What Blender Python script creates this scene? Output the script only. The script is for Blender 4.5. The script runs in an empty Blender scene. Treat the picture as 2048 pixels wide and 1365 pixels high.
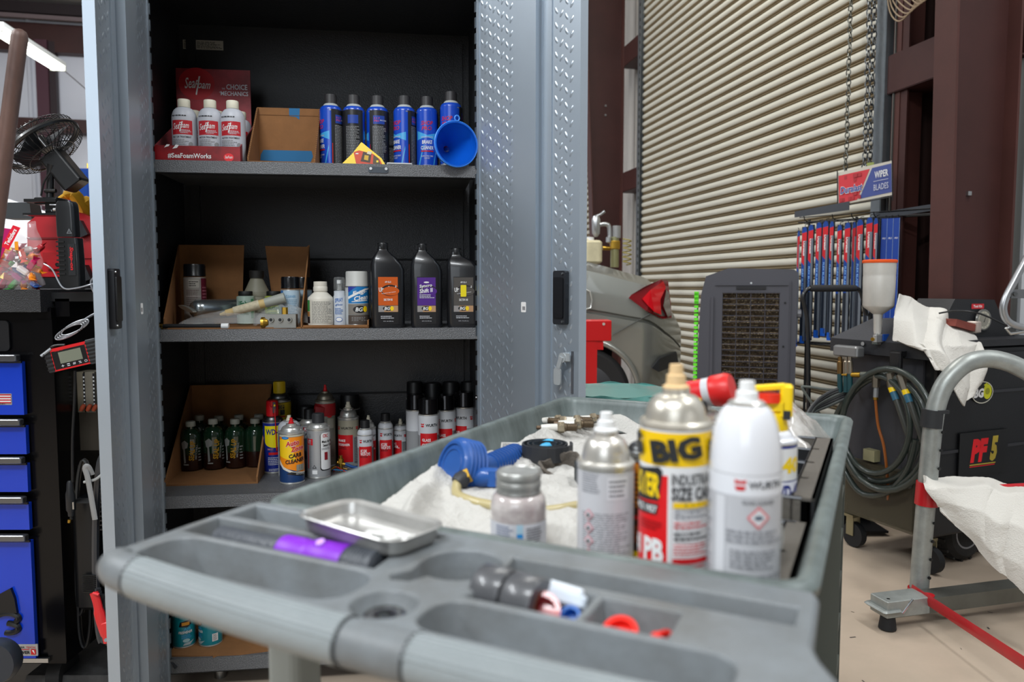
import bpy, math, random
from math import sin, cos, pi, radians as R
from mathutils import Vector, Matrix, noise as NZ
random.seed(7)
S = bpy.context.scene
COL = S.collection
# ---------------------------------------------------------------- camera, light, exposure
F = 1510.0; TH = math.atan(107.5/1510); CH = 1.2
cam = bpy.data.cameras.new('camera'); co = bpy.data.objects.new('camera', cam); COL.objects.link(co)
co.location = (0, 0, CH); co.rotation_euler = (pi/2-TH, 0, 0)
cam.sensor_width = 36; cam.lens = 36*F/2048; cam.clip_start = .01
cam.dof.use_dof = True; cam.dof.focus_distance = 2.2; cam.dof.aperture_fstop = 4.0
S.camera = co
S.view_settings.view_transform = 'Standard'; S.view_settings.look = 'None'
S.view_settings.exposure = 0.15; S.view_settings.gamma = 1
W = bpy.data.worlds.new('hall'); S.world = W; W.use_nodes = True
bg = W.node_tree.nodes['Background']; bg.inputs[0].default_value = (1, .96, .90, 1); bg.inputs[1].default_value = .11
def area(loc, aim, sx, sy, power, col=(1, 1, 1)):
    l = bpy.data.lights.new('area_light', 'AREA'); l.shape = 'RECTANGLE'; l.size = sx; l.size_y = sy; l.energy = power; l.color = col
    o = bpy.data.objects.new('area_light', l); COL.objects.link(o); o.location = loc
    o.rotation_euler = (Vector(aim)-Vector(loc)).to_track_quat('-Z', 'Y').to_euler()
area((-1.0, -1.4, 4.6), (-.8, -.9, 0), 2.4, .5, 200, (.93, .97, 1))
area((2.2, 1.2, 4.7), (2.1, 1.9, 0), .5, 3.0, 88, (.97, .99, 1))
area((.3, 4.6, 4.9), (.9, 5.4, 0), .5, 3.0, 85, (1, .98, .93))
area((-4.2, 6.5, 5.0), (-3.8, 9.5, 1), .5, 4.0, 380, (.92, .95, 1))
area((-4.6, 1.2, 4.6), (-4.4, 1.8, 0), .5, 3.0, 280, (.93, .97, 1))  # unseen lamp added at the left to brighten the right cabinet door
area((-1.6, -4.5, 2.8), (.4, 2.6, .9), 3.2, 2.6, 75, (.86, .93, 1))    # unseen cool panel added behind the camera, coloured like daylight

# ---------------------------------------------------------------- helpers
def srgb(h):
    h = h.lstrip('#'); c = [int(h[i:i+2], 16)/255 for i in (0, 2, 4)]
    return tuple(x/12.92 if x <= .04045 else ((x+.055)/1.055)**2.4 for x in c)
_m = {}
def mat(hexc, rough=.5, metal=0, bump=0, bs=80, var=0, vs=8, trans=0, ior=1.45, alpha=1, emit=0, coat=0, v2=None, stretch=None, spec=.5, sheen=0):
    k = (hexc, rough, metal, bump, bs, var, vs, trans, ior, alpha, emit, coat, v2, stretch, spec, sheen)
    if k in _m: return _m[k]
    m = bpy.data.materials.new('surface_'+hexc); m.use_nodes = True; nt = m.node_tree; b = nt.nodes['Principled BSDF']
    c = srgb(hexc)+(1,)
    b.inputs['Base Color'].default_value = c; b.inputs['Roughness'].default_value = rough; b.inputs['Metallic'].default_value = metal
    b.inputs['IOR'].default_value = ior; b.inputs['Transmission Weight'].default_value = trans; b.inputs['Alpha'].default_value = alpha
    b.inputs['Specular IOR Level'].default_value = spec; b.inputs['Coat Weight'].default_value = coat
    b.inputs['Sheen Weight'].default_value = sheen
    if emit: b.inputs['Emission Color'].default_value = c; b.inputs['Emission Strength'].default_value = emit
    if var or bump:
        tc = nt.nodes.new('ShaderNodeTexCoord'); mp = nt.nodes.new('ShaderNodeMapping'); nt.links.new(tc.outputs['Object'], mp.inputs[0])
        if stretch: mp.inputs['Scale'].default_value = stretch
    if var:
        n = nt.nodes.new('ShaderNodeTexNoise'); n.inputs['Scale'].default_value = vs; n.inputs['Detail'].default_value = 6; n.inputs['Roughness'].default_value = .65
        nt.links.new(mp.outputs[0], n.inputs['Vector'])
        r = nt.nodes.new('ShaderNodeValToRGB'); r.color_ramp.elements[0].position = .35; r.color_ramp.elements[1].position = .68
        d = srgb(v2) if v2 else tuple(x*(1-var) for x in c[:3])
        r.color_ramp.elements[0].color = d+(1,); r.color_ramp.elements[1].color = c
        nt.links.new(n.outputs[0], r.inputs[0]); nt.links.new(r.outputs[0], b.inputs['Base Color'])
    if bump:
        n = nt.nodes.new('ShaderNodeTexNoise'); n.inputs['Scale'].default_value = bs; n.inputs['Detail'].default_value = 3
        nt.links.new(mp.outputs[0], n.inputs['Vector'])
        bp = nt.nodes.new('ShaderNodeBump'); bp.inputs['Strength'].default_value = bump; bp.inputs['Distance'].default_value = .004
        nt.links.new(n.outputs[0], bp.inputs['Height']); nt.links.new(bp.outputs[0], b.inputs['Normal'])
    _m[k] = m; return m

def ray(x, y):
    a = (x-1024)/F; b = -(y-682.5)/F
    fy = cos(TH)+b*sin(TH); fz = -sin(TH)+b*cos(TH)
    return a/fy, fz/fy
def at(px, py, Y):
    a, c = ray(px, py); return Vector((a*Y, Y, CH+c*Y))
def on(px, py, z):
    a, c = ray(px, py); t = (z-CH)/c; return Vector((a*t, t, z))

_txt = {}
def glyphs(body, bold, shear, font):
    k = (body, bold, shear)
    if k in _txt: return _txt[k]
    c = bpy.data.curves.new('t', 'FONT'); c.body = body; c.size = 1; c.resolution_u = 2; c.offset = bold; c.shear = shear
    c.align_x = 'CENTER'; c.align_y = 'CENTER'
    o = bpy.data.objects.new('t', c); me = o.to_mesh()
    v = [(p.co.x, p.co.y) for p in me.vertices]; f = [tuple(q.vertices) for q in me.polygons]
    o.to_mesh_clear(); bpy.data.objects.remove(o); bpy.data.curves.remove(c)
    if v:
        x0 = min(p[0] for p in v); x1 = max(p[0] for p in v); y0 = min(p[1] for p in v); y1 = max(p[1] for p in v)
        v = [((p[0]-(x0+x1)/2)/(x1-x0), (p[1]-(y0+y1)/2)/(y1-y0)) for p in v]
    _txt[k] = (v, f); return v, f
def clip(poly, a, lo):
    out = []
    for i in range(len(poly)):
        p, q = poly[i], poly[(i+1) % len(poly)]
        ip = p[0] >= a if lo else p[0] <= a; iq = q[0] >= a if lo else q[0] <= a
        if ip: out.append(p)
        if ip != iq:
            t = (a-p[0])/(q[0]-p[0]); out.append((a, p[1]+t*(q[1]-p[1])))
    return out

class MB:
    def __init__(s): s.v = []; s.f = []; s.m = []; s.sm = []; s.mats = []; s.X = Matrix(); s.k = 0
    def mi(s, m):
        if m not in s.mats: s.mats.append(m)
        return s.mats.index(m)
    def add(s, vs, fs, m, smooth=False):
        o = len(s.v); i = s.mi(m)
        s.v += [tuple(s.X @ Vector(p)) for p in vs]
        for f in fs: s.f.append(tuple(o+j for j in f)); s.m.append(i); s.sm.append(smooth)
        return s
    def box(s, c, d, m, rot=None, top=1.0, bev=0):
        x, y, z = d[0]/2, d[1]/2, d[2]/2
        if bev:
            b = bev; M4 = Matrix.Translation(c) @ (rot.to_4x4() if rot is not None else Matrix())
            P = rrect(d[0], d[1], b, 3); n = len(P); vs = []
            for zz, ins in ((-z, b*.6), (-z+b*.6, 0), (z-b*.6, 0), (z, b*.6)):
                q = (top if zz > 0 else 1)
                vs += [M4 @ Vector((px*(1-ins/max(x, .001))*q, py*(1-ins/max(y, .001))*q, zz)) for px, py in P]
            fs = [(r*n+i, r*n+(i+1) % n, (r+1)*n+(i+1) % n, (r+1)*n+i) for r in range(3) for i in range(n)]
            fs += [tuple(reversed(range(n))), tuple(range(3*n, 4*n))]
            return s.add(vs, fs, m)
        vs = [(sx*x*(top if sz > 0 else 1), sy*y*(top if sz > 0 else 1), sz*z) for sz in (-1, 1) for sy in (-1, 1) for sx in (-1, 1)]
        M4 = Matrix.Translation(c) @ (rot.to_4x4() if rot is not None else Matrix())
        return s.add([M4 @ Vector(p) for p in vs], [(0, 2, 3, 1), (4, 5, 7, 6), (0, 1, 5, 4), (2, 6, 7, 3), (0, 4, 6, 2), (1, 3, 7, 5)], m)
    def lathe(s, prof, m, seg=28, X=None, smooth=True, sx=1, sy=1, open=False):
        X = X or Matrix(); vs = []; n = len(prof)
        for r, z in prof:
            vs += [X @ Vector((r*cos(2*pi*i/seg)*sx, r*sin(2*pi*i/seg)*sy, z)) for i in range(seg)]
        fs = [(j*seg+i, j*seg+(i+1) % seg, (j+1)*seg+(i+1) % seg, (j+1)*seg+i) for j in range(n-1) for i in range(seg)]
        if prof[0][0] > 1e-5 and not open: fs.append(tuple(reversed(range(seg))))
        if prof[-1][0] > 1e-5 and not open: fs.append(tuple(range((n-1)*seg, n*seg)))
        return s.add(vs, fs, m, smooth)
    def tube(s, pts, r, m, seg=10, closed=False, caps=True, smooth=True, flat=1):
        pts = [Vector(p) for p in pts]; n = len(pts); vs = []; prev = None
        rs = r if isinstance(r, (list, tuple)) else [r]*n
        for i, p in enumerate(pts):
            a = pts[(i-1) % n] if (closed or i) else p; b = pts[(i+1) % n] if (closed or i < n-1) else p
            t = (b-a).normalized()
            if prev is None:
                u = t.cross(Vector((0, 0, 1)))
                if u.length < .05: u = t.cross(Vector((0, 1, 0)))
            else: u = prev-t*prev.dot(t)
            u.normalize(); prev = u; w = t.cross(u)
            vs += [p+(u*cos(2*pi*k/seg)*flat+w*sin(2*pi*k/seg))*rs[i] for k in range(seg)]
        rng = n if closed else n-1
        fs = [(i*seg+k, i*seg+(k+1) % seg, ((i+1) % n)*seg+(k+1) % seg, ((i+1) % n)*seg+k) for i in range(rng) for k in range(seg)]
        if caps and not closed: fs += [tuple(reversed(range(seg))), tuple(range((n-1)*seg, n*seg))]
        return s.add(vs, fs, m, smooth)
    def cyl(s, a, b, r, m, seg=20, r2=None):
        return s.tube([a, b], [r, r if r2 is None else r2], m, seg)
    def prism(s, pts, h, m, X=None, smooth=False):       # polygon in xy, extruded h along z
        X = X or Matrix(); n = len(pts)
        vs = [X @ Vector((x, y, 0)) for x, y in pts]+[X @ Vector((x, y, h)) for x, y in pts]
        s.add(vs, [(i, (i+1) % n, n+(i+1) % n, n+i) for i in range(n)], m, smooth)
        return s.add(vs, [tuple(reversed(range(n))), tuple(range(n, 2*n))], m)
    def sheet(s, P, nu, nv, m, th=.002, smooth=True, f=None):   # P(u,v)->vec grid with a thickness
        g = [[Vector(P(i/nu, j/nv)) for j in range(nv+1)] for i in range(nu+1)]; vs = []; back = []
        for i in range(nu+1):
            for j in range(nv+1):
                a = g[min(i+1, nu)][j]-g[max(i-1, 0)][j]; b = g[i][min(j+1, nv)]-g[i][max(j-1, 0)]
                n = a.cross(b); n.normalize(); vs.append(g[i][j]); back.append(g[i][j]-n*th)
        N = len(vs); w = nv+1
        keep = [(i, j) for i in range(nu) for j in range(nv) if f is None or f((i+.5)/nu, (j+.5)/nv)]
        ks = set(keep); fs = []
        for i, j in keep:
            q = (i*w+j, (i+1)*w+j, (i+1)*w+j+1, i*w+j+1); fs.append(q); fs.append(tuple(N+k for k in reversed(q)))
            for (di, dj, a, b) in ((0, -1, 0, 1), (1, 0, 1, 2), (0, 1, 2, 3), (-1, 0, 3, 0)):
                if (i+di, j+dj) not in ks: fs.append((q[b], q[a], N+q[a], N+q[b]))
        return s.add(vs+back, fs, m, smooth)
    # decals: flat marks on a surface given by a map g(u, v, off)
    def poly(s, pts, m, g, strip=None, dz=None):
        if dz is None: s.k += 1; dz = .00012*s.k+.0002
        if sum(pts[i-1][0]*pts[i][1]-pts[i][0]*pts[i-1][1] for i in range(len(pts))) < 0: pts = list(pts)[::-1]
        if not strip: return s.add([g(u, v, dz) for u, v in pts], [tuple(range(len(pts)))], m)
        a = min(p[0] for p in pts); b = max(p[0] for p in pts); k = math.floor(a/strip)
        while k*strip < b:
            q = clip(clip(pts, k*strip, True), (k+1)*strip, False)
            if len(q) > 2: s.add([g(u, v, dz) for u, v in q], [tuple(range(len(q)))], m)
            k += 1
    def decals(s, ops, g, strip=None):
        for op in ops:
            t = op[0]
            if t == 'r': _, u0, v0, u1, v1, m = op; s.poly([(u0, v0), (u1, v0), (u1, v1), (u0, v1)], m, g, strip)
            elif t == 'p': s.poly(op[1], op[2], g, strip)
            elif t == 'e':
                _, u, v, ru, rv, m = op; s.poly([(u+ru*cos(2*pi*i/24), v+rv*sin(2*pi*i/24)) for i in range(24)], m, g, strip)
            elif t == 't':
                _, body, u, v, w, h, m = op[:7]; kw = op[7] if len(op) > 7 else {}
                vv, ff = glyphs(body, kw.get('bold', .015)*.55, kw.get('shear', 0), None); a = R(kw.get('rot', 0)); s.k += 1; dz = .0001*s.k+.0003
                P = [(u+(x*w)*cos(a)-(y*h)*sin(a), v+(x*w)*sin(a)+(y*h)*cos(a)) for x, y in vv]
                ff = [q if sum(P[q[i-1]][0]*P[q[i]][1]-P[q[i]][0]*P[q[i-1]][1] for i in range(len(q))) > 0 else q[::-1] for q in ff]
                if not strip or w/len(body) < strip*1.5: s.add([g(x, y, dz) for x, y in P], ff, m)
                else:
                    for q in ff: s.poly([P[i] for i in q], m, g, strip, dz)
            elif t == 'l':                                # rows of illegible small print
                _, u0, v0, u1, v1, n, m = op; s.k += 1; rr = random.Random(int(u0*9999)+n)
                for i in range(n):
                    v = v1-(v1-v0)*(i+.5)/n; h = (v1-v0)/n*.22; u = u0; e = u1-(u1-u0)*(rr.random()*.3)
                    while u < e:
                        w = (u1-u0)*(.05+.12*rr.random()); s.poly([(u, v-h), (min(u+w, e), v-h), (min(u+w, e), v+h), (u, v+h)], m, g, strip, .0001*s.k+.0003); u += w+(u1-u0)*.025
    def build(s, name, parent=None, label=None, bevel=0, sub=0, autosm=None, radial=False):
        me = bpy.data.meshes.new(name); me.from_pydata(s.v, [], s.f); me.update()
        for m in s.mats: me.materials.append(m)
        me.polygons.foreach_set('material_index', s.m); me.polygons.foreach_set('use_smooth', s.sm)
        if any(s.sm):
            try: me.set_sharp_from_angle(angle=R(autosm or 38))
            except Exception: pass
        if radial:
            me.polygons.foreach_set('use_smooth', [True]*len(s.f)); me.normals_split_custom_set_from_vertices([Vector((v[0], v[1], 0)).normalized() for v in s.v])
        o = bpy.data.objects.new(name, me); COL.objects.link(o)
        if parent is not None: o.parent = parent
        if label: o['label'] = label
        if bevel: b = o.modifiers.new('b', 'BEVEL'); b.width = bevel; b.segments = 2; b.limit_method = 'ANGLE'; b.angle_limit = R(40)
        if sub: b = o.modifiers.new('s', 'SUBSURF'); b.levels = b.render_levels = sub
        return o
def tag(o, label, cat, group=None):
    o['label'] = label; o['category'] = cat
    if group: o['group'] = group
    return o
def thing(name, label, cat, loc=(0, 0, 0), rz=0, group=None):
    o = bpy.data.objects.new(name, None); COL.objects.link(o); o.location = loc; o.rotation_euler = (0, 0, rz); o.empty_display_size = .05
    return tag(o, label, cat, group)
def struct(name, mb, **k):
    o = mb.build(name, **k); o['kind'] = 'structure'; return o
def copy_thing(root, loc, rz, label, group=None, name=None):
    r = root.copy(); COL.objects.link(r); r.location = loc; r.rotation_euler = (0, 0, rz); r['label'] = label
    if group: r['group'] = group
    if name: r.name = name
    for ch in list(root.children):
        c = ch.copy(); COL.objects.link(c); c.parent = r
        for g in list(ch.children):
            d = g.copy(); COL.objects.link(d); d.parent = c
    return r
def rrect(w, d, r, n=5, cx=0, cy=0):
    out = []
    for qx, qy, a0 in ((1, 1, 0), (-1, 1, 90), (-1, -1, 180), (1, -1, 270)):
        for i in range(n+1):
            a = R(a0+90*i/n); out.append((cx+qx*(w/2-r)+r*cos(a), cy+qy*(d/2-r)+r*sin(a)))
    return out
def offset(P, d):                                        # grow a counter-clockwise outline by d
    n = len(P); out = []
    for i in range(n):
        a = Vector(P[i-1]); b = Vector(P[i]); c = Vector(P[(i+1) % n])
        e1 = (b-a).normalized(); e2 = (c-b).normalized(); n1 = Vector((e1.y, -e1.x)); n2 = Vector((e2.y, -e2.x))
        q = n1+n2; q = q/max(q.length, 1e-6); out.append(tuple(b+q*d/max(.35, q.dot(n1))))
    return out
def flat(ox, oy, oz): return lambda u, v, d: (ox+u, oy-d, oz+v)       # a face looking towards -y
def wrap(Rr, z0=0): return lambda u, v, d: ((Rr+d)*sin(u/Rr), -(Rr+d)*cos(u/Rr), z0+v)
def arc(c, r, a0, a1, n, plane='xy', z=0):
    o = []
    for i in range(n+1):
        a = R(a0+(a1-a0)*i/n); x, y = c[0]+r*cos(a), c[1]+r*sin(a)
        o.append((x, y, z) if plane == 'xy' else (x, z, y))
    return o
def smooth_path(P, n=6):
    P = [Vector(p) for p in P]; out = []
    for i in range(len(P)-1):
        a, b, c, d = P[max(i-1, 0)], P[i], P[i+1], P[min(i+2, len(P)-1)]
        for k in range(n):
            t = k/n; out.append(.5*((2*b)+(c-a)*t+(2*a-5*b+4*c-d)*t*t+(3*b-a-3*c+d)*t**3))
    out.append(P[-1]); return out

# shared surfaces
BLK = mat('#101113', .45); WHT = mat('#dfe0e0', .45); STEEL = mat('#b9bbbb', .3, 1); DSTEEL = mat('#77797a', .35, 1)
TIN = mat('#cfcfcb', .3, .7); BRASS = mat('#b8923c', .35, 1); RED = mat('#c4141c', .4); YEL = mat('#f0cc12', .42); BLUE = mat('#17388c', .4)
CARD = mat('#8a5f38', .85, bump=.15, bs=60, var=.18, vs=14); CARDE = mat('#6d4a2b', .9); CREAM = mat('#d8d3c0', .5)
GREYT = mat('#70747a', .6); CHROME = mat('#dadcdd', .12, 1); RUB = mat('#17181a', .7); ORG = mat('#e77817', .45)
# ---------------------------------------------------------------- the hall (local x = away from us through the side wall, local y = along the side wall)
HA = R(12.1)
def hall(p, q, z=0): return Vector((p*cos(HA)-q*sin(HA), p*sin(HA)+q*cos(HA), z))
def H(mb): mb.X = Matrix.Rotation(HA, 4, 'Z'); return mb
BRN = mat('#3f211e', .5, bump=.05, bs=20, var=.25, vs=2.5)
BRN2 = mat('#4c2b26', .5, var=.25, vs=3)
PANEL = mat('#bdb9b4', .55, var=.12, vs=1.2)
mb = H(MB()); mb.box((-3.5, 4, -.05), (16, 24, .1), mat('#b8a795', .42, var=.28, vs=2.6, v2='#ab9c8b', bump=.04, bs=300))
rr = random.Random(3)
spk = mat('#4a4541', .7)
for i in range(420):                                      # chips and scuffs in the epoxy floor
    p, q = rr.uniform(-1.5, 2.6), rr.uniform(.3, 5); a = rr.uniform(0, pi); l = rr.uniform(.003, .012); w = l*rr.uniform(.15, .5)
    mb.add([(p+l*cos(a)*sx-w*sin(a)*sy, q+l*sin(a)*sx+w*cos(a)*sy, .0008) for sx, sy in ((-1, -1), (1, -1), (1, 1), (-1, 1))], [(0, 1, 2, 3)], spk)
for (x0, y0, x1, y1) in ((1.1, 1.45, 2.2, 1.75), (.9, 2.0, 1.1, 1.5)):
    P = [(x0+(x1-x0)*i/14+rr.uniform(-.01, .01), y0+(y1-y0)*i/14+rr.uniform(-.015, .015)) for i in range(15)]
    for a, b in zip(P, P[1:]): mb.add([hw for hw in ((a[0], a[1], .0008), (b[0], b[1], .0008), (b[0], b[1]+.003, .0008), (a[0], a[1]+.003, .0008))], [(0, 1, 2, 3)], spk)
struct('floor', mb)
def ribbed(mb, p, q0, q1, z0, z1, m, axis='q', pitch=.3):
    n = int(abs(q1-q0)/pitch)+1; pts = []
    for i in range(n+1):
        c = q0+(q1-q0)*i/n
        for d, h in ((-.04, 0), (-.02, -.03), (.02, -.03), (.04, 0)):
            pts.append((min(max(c+d*(1 if q1 > q0 else -1), min(q0, q1)), max(q0, q1)), h))
    f = (lambda c, h, z: (p+h, c, z)) if axis == 'q' else (lambda c, h, z: (c, p+h, z))
    vs = [f(c, h, z) for c, h in pts for z in (z0, z1)]
    mb.add(vs, [(2*i, 2*i+1, 2*i+3, 2*i+2) for i in range(len(pts)-1)], m)
mb = H(MB()); ribbed(mb, 3.12, 7.36, 8.4, 0, 5.4, PANEL, 'q', .25); ribbed(mb, 3.12, -.2, 3.0, 0, 5.4, mat('#b4b7ba', .5), 'q', .3)
ribbed(mb, 3.16, 3.0, 3.8, 0, 5.4, mat('#33201d', .6), 'q', .25); mb.box((3.2, 5.5, 4.6), (.06, 3.7, 1.9), PANEL); mb.box((3.2, 11, 4.6), (.06, 5.2, 1.9), PANEL); mb.box((3.22, 7, 2.7), (.03, 15, 5.4), PANEL)
struct('wall_right', mb)
mb = H(MB()); ribbed(mb, 13.4, -12, 3.2, 0, 5.5, mat('#cfd2da', .5, var=.06, vs=.8), 'p', .9); mb.box((-4.4, 13.46, 2.7), (15.4, .04, 5.5), PANEL); struct('wall_back', mb)
mb = H(MB()); mb.box((-11.6, 5, 2.7), (.06, 18, 5.4), PANEL); struct('wall_left', mb)
mb = H(MB()); mb.box((-4.3, 3.5, 5.62), (15.6, 21, .1), mat('#b6b1ab', .6, var=.1, vs=1)); struct('ceiling', mb)
def girt(name, a, b, z, h=.2, d=.19, m=BRN):              # C-shaped wall rail between two plan points
    A, B = Vector(a), Vector(b); t = (B-A).normalized(); mb = H(MB()); nrm = Vector((-t.y, t.x))
    L = (B-A).length; c = (A+B)/2
    rot = Matrix.Rotation(math.atan2(t.y, t.x), 3, 'Z')
    for (oy, oz, sy, sz) in ((0, h/2, d, .008), (0, -h/2, d, .008), (-d/2, 0, .008, h), (d/2, 0, .008, h)):
        mb.box((c.x+nrm.x*oy, c.y+nrm.y*oy, z+oz), (L, sy, sz), m, rot)
    return struct(name, mb)
girt('trim_1', (3.0, 7.4), (3.0, 7.9), 3.66); girt('trim_2', (3.0, 7.4), (3.0, 7.9), 2.33)
girt('trim_3', (3.0, 2.95), (3.0, 3.8), 2.36); girt('trim_4', (3.0, 2.95), (3.0, 3.8), 3.7)
girt('trim_5', (3.0, 13.3), (-11.5, 13.3), 3.72); girt('trim_6', (3.0, 13.3), (-11.5, 13.3), 5.05, .42)
mb = H(MB()); mb.box((-4.3, 13.1, 5.42), (15.4, .25, .16), mat('#1e1316', .6)); mb.box((-4.3, 12.95, 5.27), (15.4, .06, .06), mat('#6c5f60', .5)); struct('trim_7', mb)
def column(label_n, q, pin, flip=1):
    mb = H(MB())
    for z0, z1 in ((0, 5.4),):
        a, b = pin(z0), pin(z1)
        for dq, m in ((.005, BRN),):
            mb.add([(a, q-dq, z0), (2.9, q-dq, z0), (2.9, q-dq, z1), (b, q-dq, z1), (a, q+dq, z0), (2.9, q+dq, z0), (2.9, q+dq, z1), (b, q+dq, z1)],
                   [(0, 1, 2, 3), (7, 6, 5, 4), (0, 3, 7, 4), (1, 5, 6, 2)], m)
        mb.add([(x+o, q+dq, z) for z, x in ((z0, a), (z1, b)) for o in (-.012, 0) for dq in (-.065, .065)],
               [(0, 1, 5, 4), (2, 6, 7, 3), (0, 4, 6, 2), (1, 3, 7, 5), (0, 2, 3, 1), (4, 5, 7, 6)], BRN2)
        mb.box((2.9, q, 2.7), (.012, .15, 5.4), BRN2)
    for z in (1.62, 3.05, 3.15): mb.box((2.72, q-.012, z), (.018, .014, .018), STEEL)
    return struct(label_n, mb)
column('trim_8', 2.93, lambda z: 2.63-.018*z); column('trim_9', 7.9, lambda z: 2.66-.042*z)
mb = H(MB())                                               # brown rafter and post of the far wall
mb.box((-8.5, 11.6, 5.45), (.22, 4.0, .25), mat('#4a3b33', .6), Matrix.Rotation(R(-8), 3, 'Z')); struct('trim_10', mb)
mb = H(MB()); P = at(111, 200, 12.4); q = Vector((P.x*cos(HA)+P.y*sin(HA), 13.2)); mb.box((q.x, 13.2, 2.5), (.17, .12, 5), mat('#4a2a35', .5)); mb.box((q.x+.13, 13.25, 2.5), (.09, .1, 5), mat('#2a1d20', .5)); struct('trim_11', mb)

def rolling_door(name, q0, q1, z1=4.3):                    # interlocking curved slats
    mb = H(MB()); A = mat('#c4c2b6', .42, var=.07, vs=3, stretch=(1, .2, 4)); p = .0735; prof = []
    n = int(z1/p)
    for i in range(n):
        z = i*p
        prof += [(.002, z), (.011, z+.003), (.010, z+.006), (-.001, z+.009), (-.003, z+.012), (.001, z+.015), (.010, z+.018), (.011, z+.021), (.001, z+.024), (-.004, z+.030)]
        for k in range(1, 8): t = k/8; prof.append((-.004-.010*sin(pi*t)**.7+.004*t, z+.030+t*(p-.031)))
    TAN_ = mat('#8f8064', .6, var=.25, vs=5, stretch=(1, .3, 4)); N_ = 17
    vs = [(2.93+x, q, z) for x, z in prof for q in (q0, q1)]
    for par in (0, 1): mb.add(vs, [(2*i, 2*i+2, 2*i+3, 2*i+1) for i in range(len(prof)-1) if (i % N_ < 9) == bool(par)], TAN_ if par else A, True)
    o = struct(name, mb, autosm=30); o['label'] = 'cream steel roll-up door made of curved slats'
    g = H(MB()); GV = mat('#8d9499', .4, .8, var=.2, vs=6)
    for q, s in ((q0, -1), (q1, 1)):
        for dp, w, ww in ((-.045, .004, .075), (.045, .004, .075)):
            g.box((2.93+dp, q-s*.02+(s*.03), 2.2), (w, ww, 4.4), GV)
        g.box((2.93, q+s*.05, 2.2), (.09, .004, 4.4), GV); g.box((3.0, q+s*.09, 2.2), (.18, .006, 4.4), GV if s > 0 else mat('#6e6f6b', .5, .6))
        for k in range(58): g.box((2.88, q-s*.012, .05+k*.0735), (.004, .012, .03), mat('#23261f', .6)) if s > 0 else None
    g.build('door_guide', o); return o
rolling_door('door_1', 3.76, 7.33); rolling_door('door_2', 8.6, 12.0)
mb = H(MB()); mb.box((2.99, 3.66, 2.2), (.14, .06, 4.4), BRN2); mb.box((2.93, 3.63, 2.2), (.01, .10, 4.4), BRN); struct('trim_12', mb)
mb = H(MB()); mb.cyl((3.02, 3.07, .2), (3.02, 3.07, 2.25), .035, mat('#b3ada2', .7), 10); mb.cyl((3.05, 3.0, 0), (3.05, 3.0, 2.25), .03, mat('#4a4a48', .5), 10); struct('trim_13', mb)

def chain(name, label, p, q, z0, z1, link, m, dp=0):
    mb = H(MB()); n = int((z1-z0)/(link*.78))
    for i in range(n):
        z = z0+i*link*.78; a = i*pi/2+.5; c = Vector((p+dp*i, q+.004*sin(i*.7), z))
        mb.tube([c+Vector((cos(a)*link*.32*cos(t), sin(a)*link*.32*cos(t), link*.5*sin(t)+link/2)) for t in [2*pi*k/8 for k in range(8)]], link*.09, m, 5, True)
    return tag(mb.build(name), label, 'chain')
chain('hoist_chain', 'thin steel hand chain hanging in front of the roll-up door slats', 2.82, 3.93, 1.85, 3.4, .038, mat('#6c6f6a', .35, .9))
chain('hoist_chain', 'doubled steel chain hanging on the door guide rail above the wiper sign', 2.83, 3.78, 1.75, 3.4, .042, mat('#6f7376', .35, .9))
chain('hoist_chain', 'second strand of steel chain beside the guide rail, nearer the brown jamb', 2.85, 3.765, 1.75, 3.4, .042, mat('#5f6366', .35, .9))
mb = H(MB())
for k in range(7):
    mb.tube(smooth_path([(2.8, 3.55-k*.03, 3.2), (2.8, 3.6-.01*k, 2.75+.02*k), (2.8, 3.52-.02*k, 2.58+.015*k), (2.8, 3.4-.015*k, 2.62), (2.8, 3.3-.02*k, 2.8), (2.8, 3.25, 3.2)], 5), .004, mat('#8a7760', .7), 6)
tag(mb.build('rope_coil'), 'tan wire and cord coil hanging at the top beside the roll-up door', 'rope')

# fluorescent lamp high on the left
A_, B_ = at(-12, 63, 8.4), at(116, 132, 9.9)
t = thing('tube_lamp', 'bright white fluorescent tube lamp glowing high at the left', 'lamp', tuple((A_+B_)/2), math.atan2(B_.y-A_.y, B_.x-A_.x))
L_ = (B_-A_).length; mb = MB(); mb.box((0, 0, .05), (L_, .2, .05), mat('#d9dcd8', .5)); mb.build('housing', t)
for s in (-1, 1):
    mb = MB(); mb.cyl((-L_/2, s*.05, 0), (L_/2, s*.05, 0), .028, mat('#fbfff0', .3, emit=9), 12); mb.build('tube', t)
mb = MB()
for s in (-1, 1): mb.box((s*L_/2, 0, .01), (.03, .18, .08), mat('#c9c9bf', .5))
mb.build('end_cap', t)
mb = MB(); a, b = at(118, 132, 9.9), at(176, 182, 11); mb.tube([a, b], .008, mat('#99999c', .5), 5); tag(mb.build('support_wire'), 'thin wire running from the end of the tube lamp', 'wire')

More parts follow.
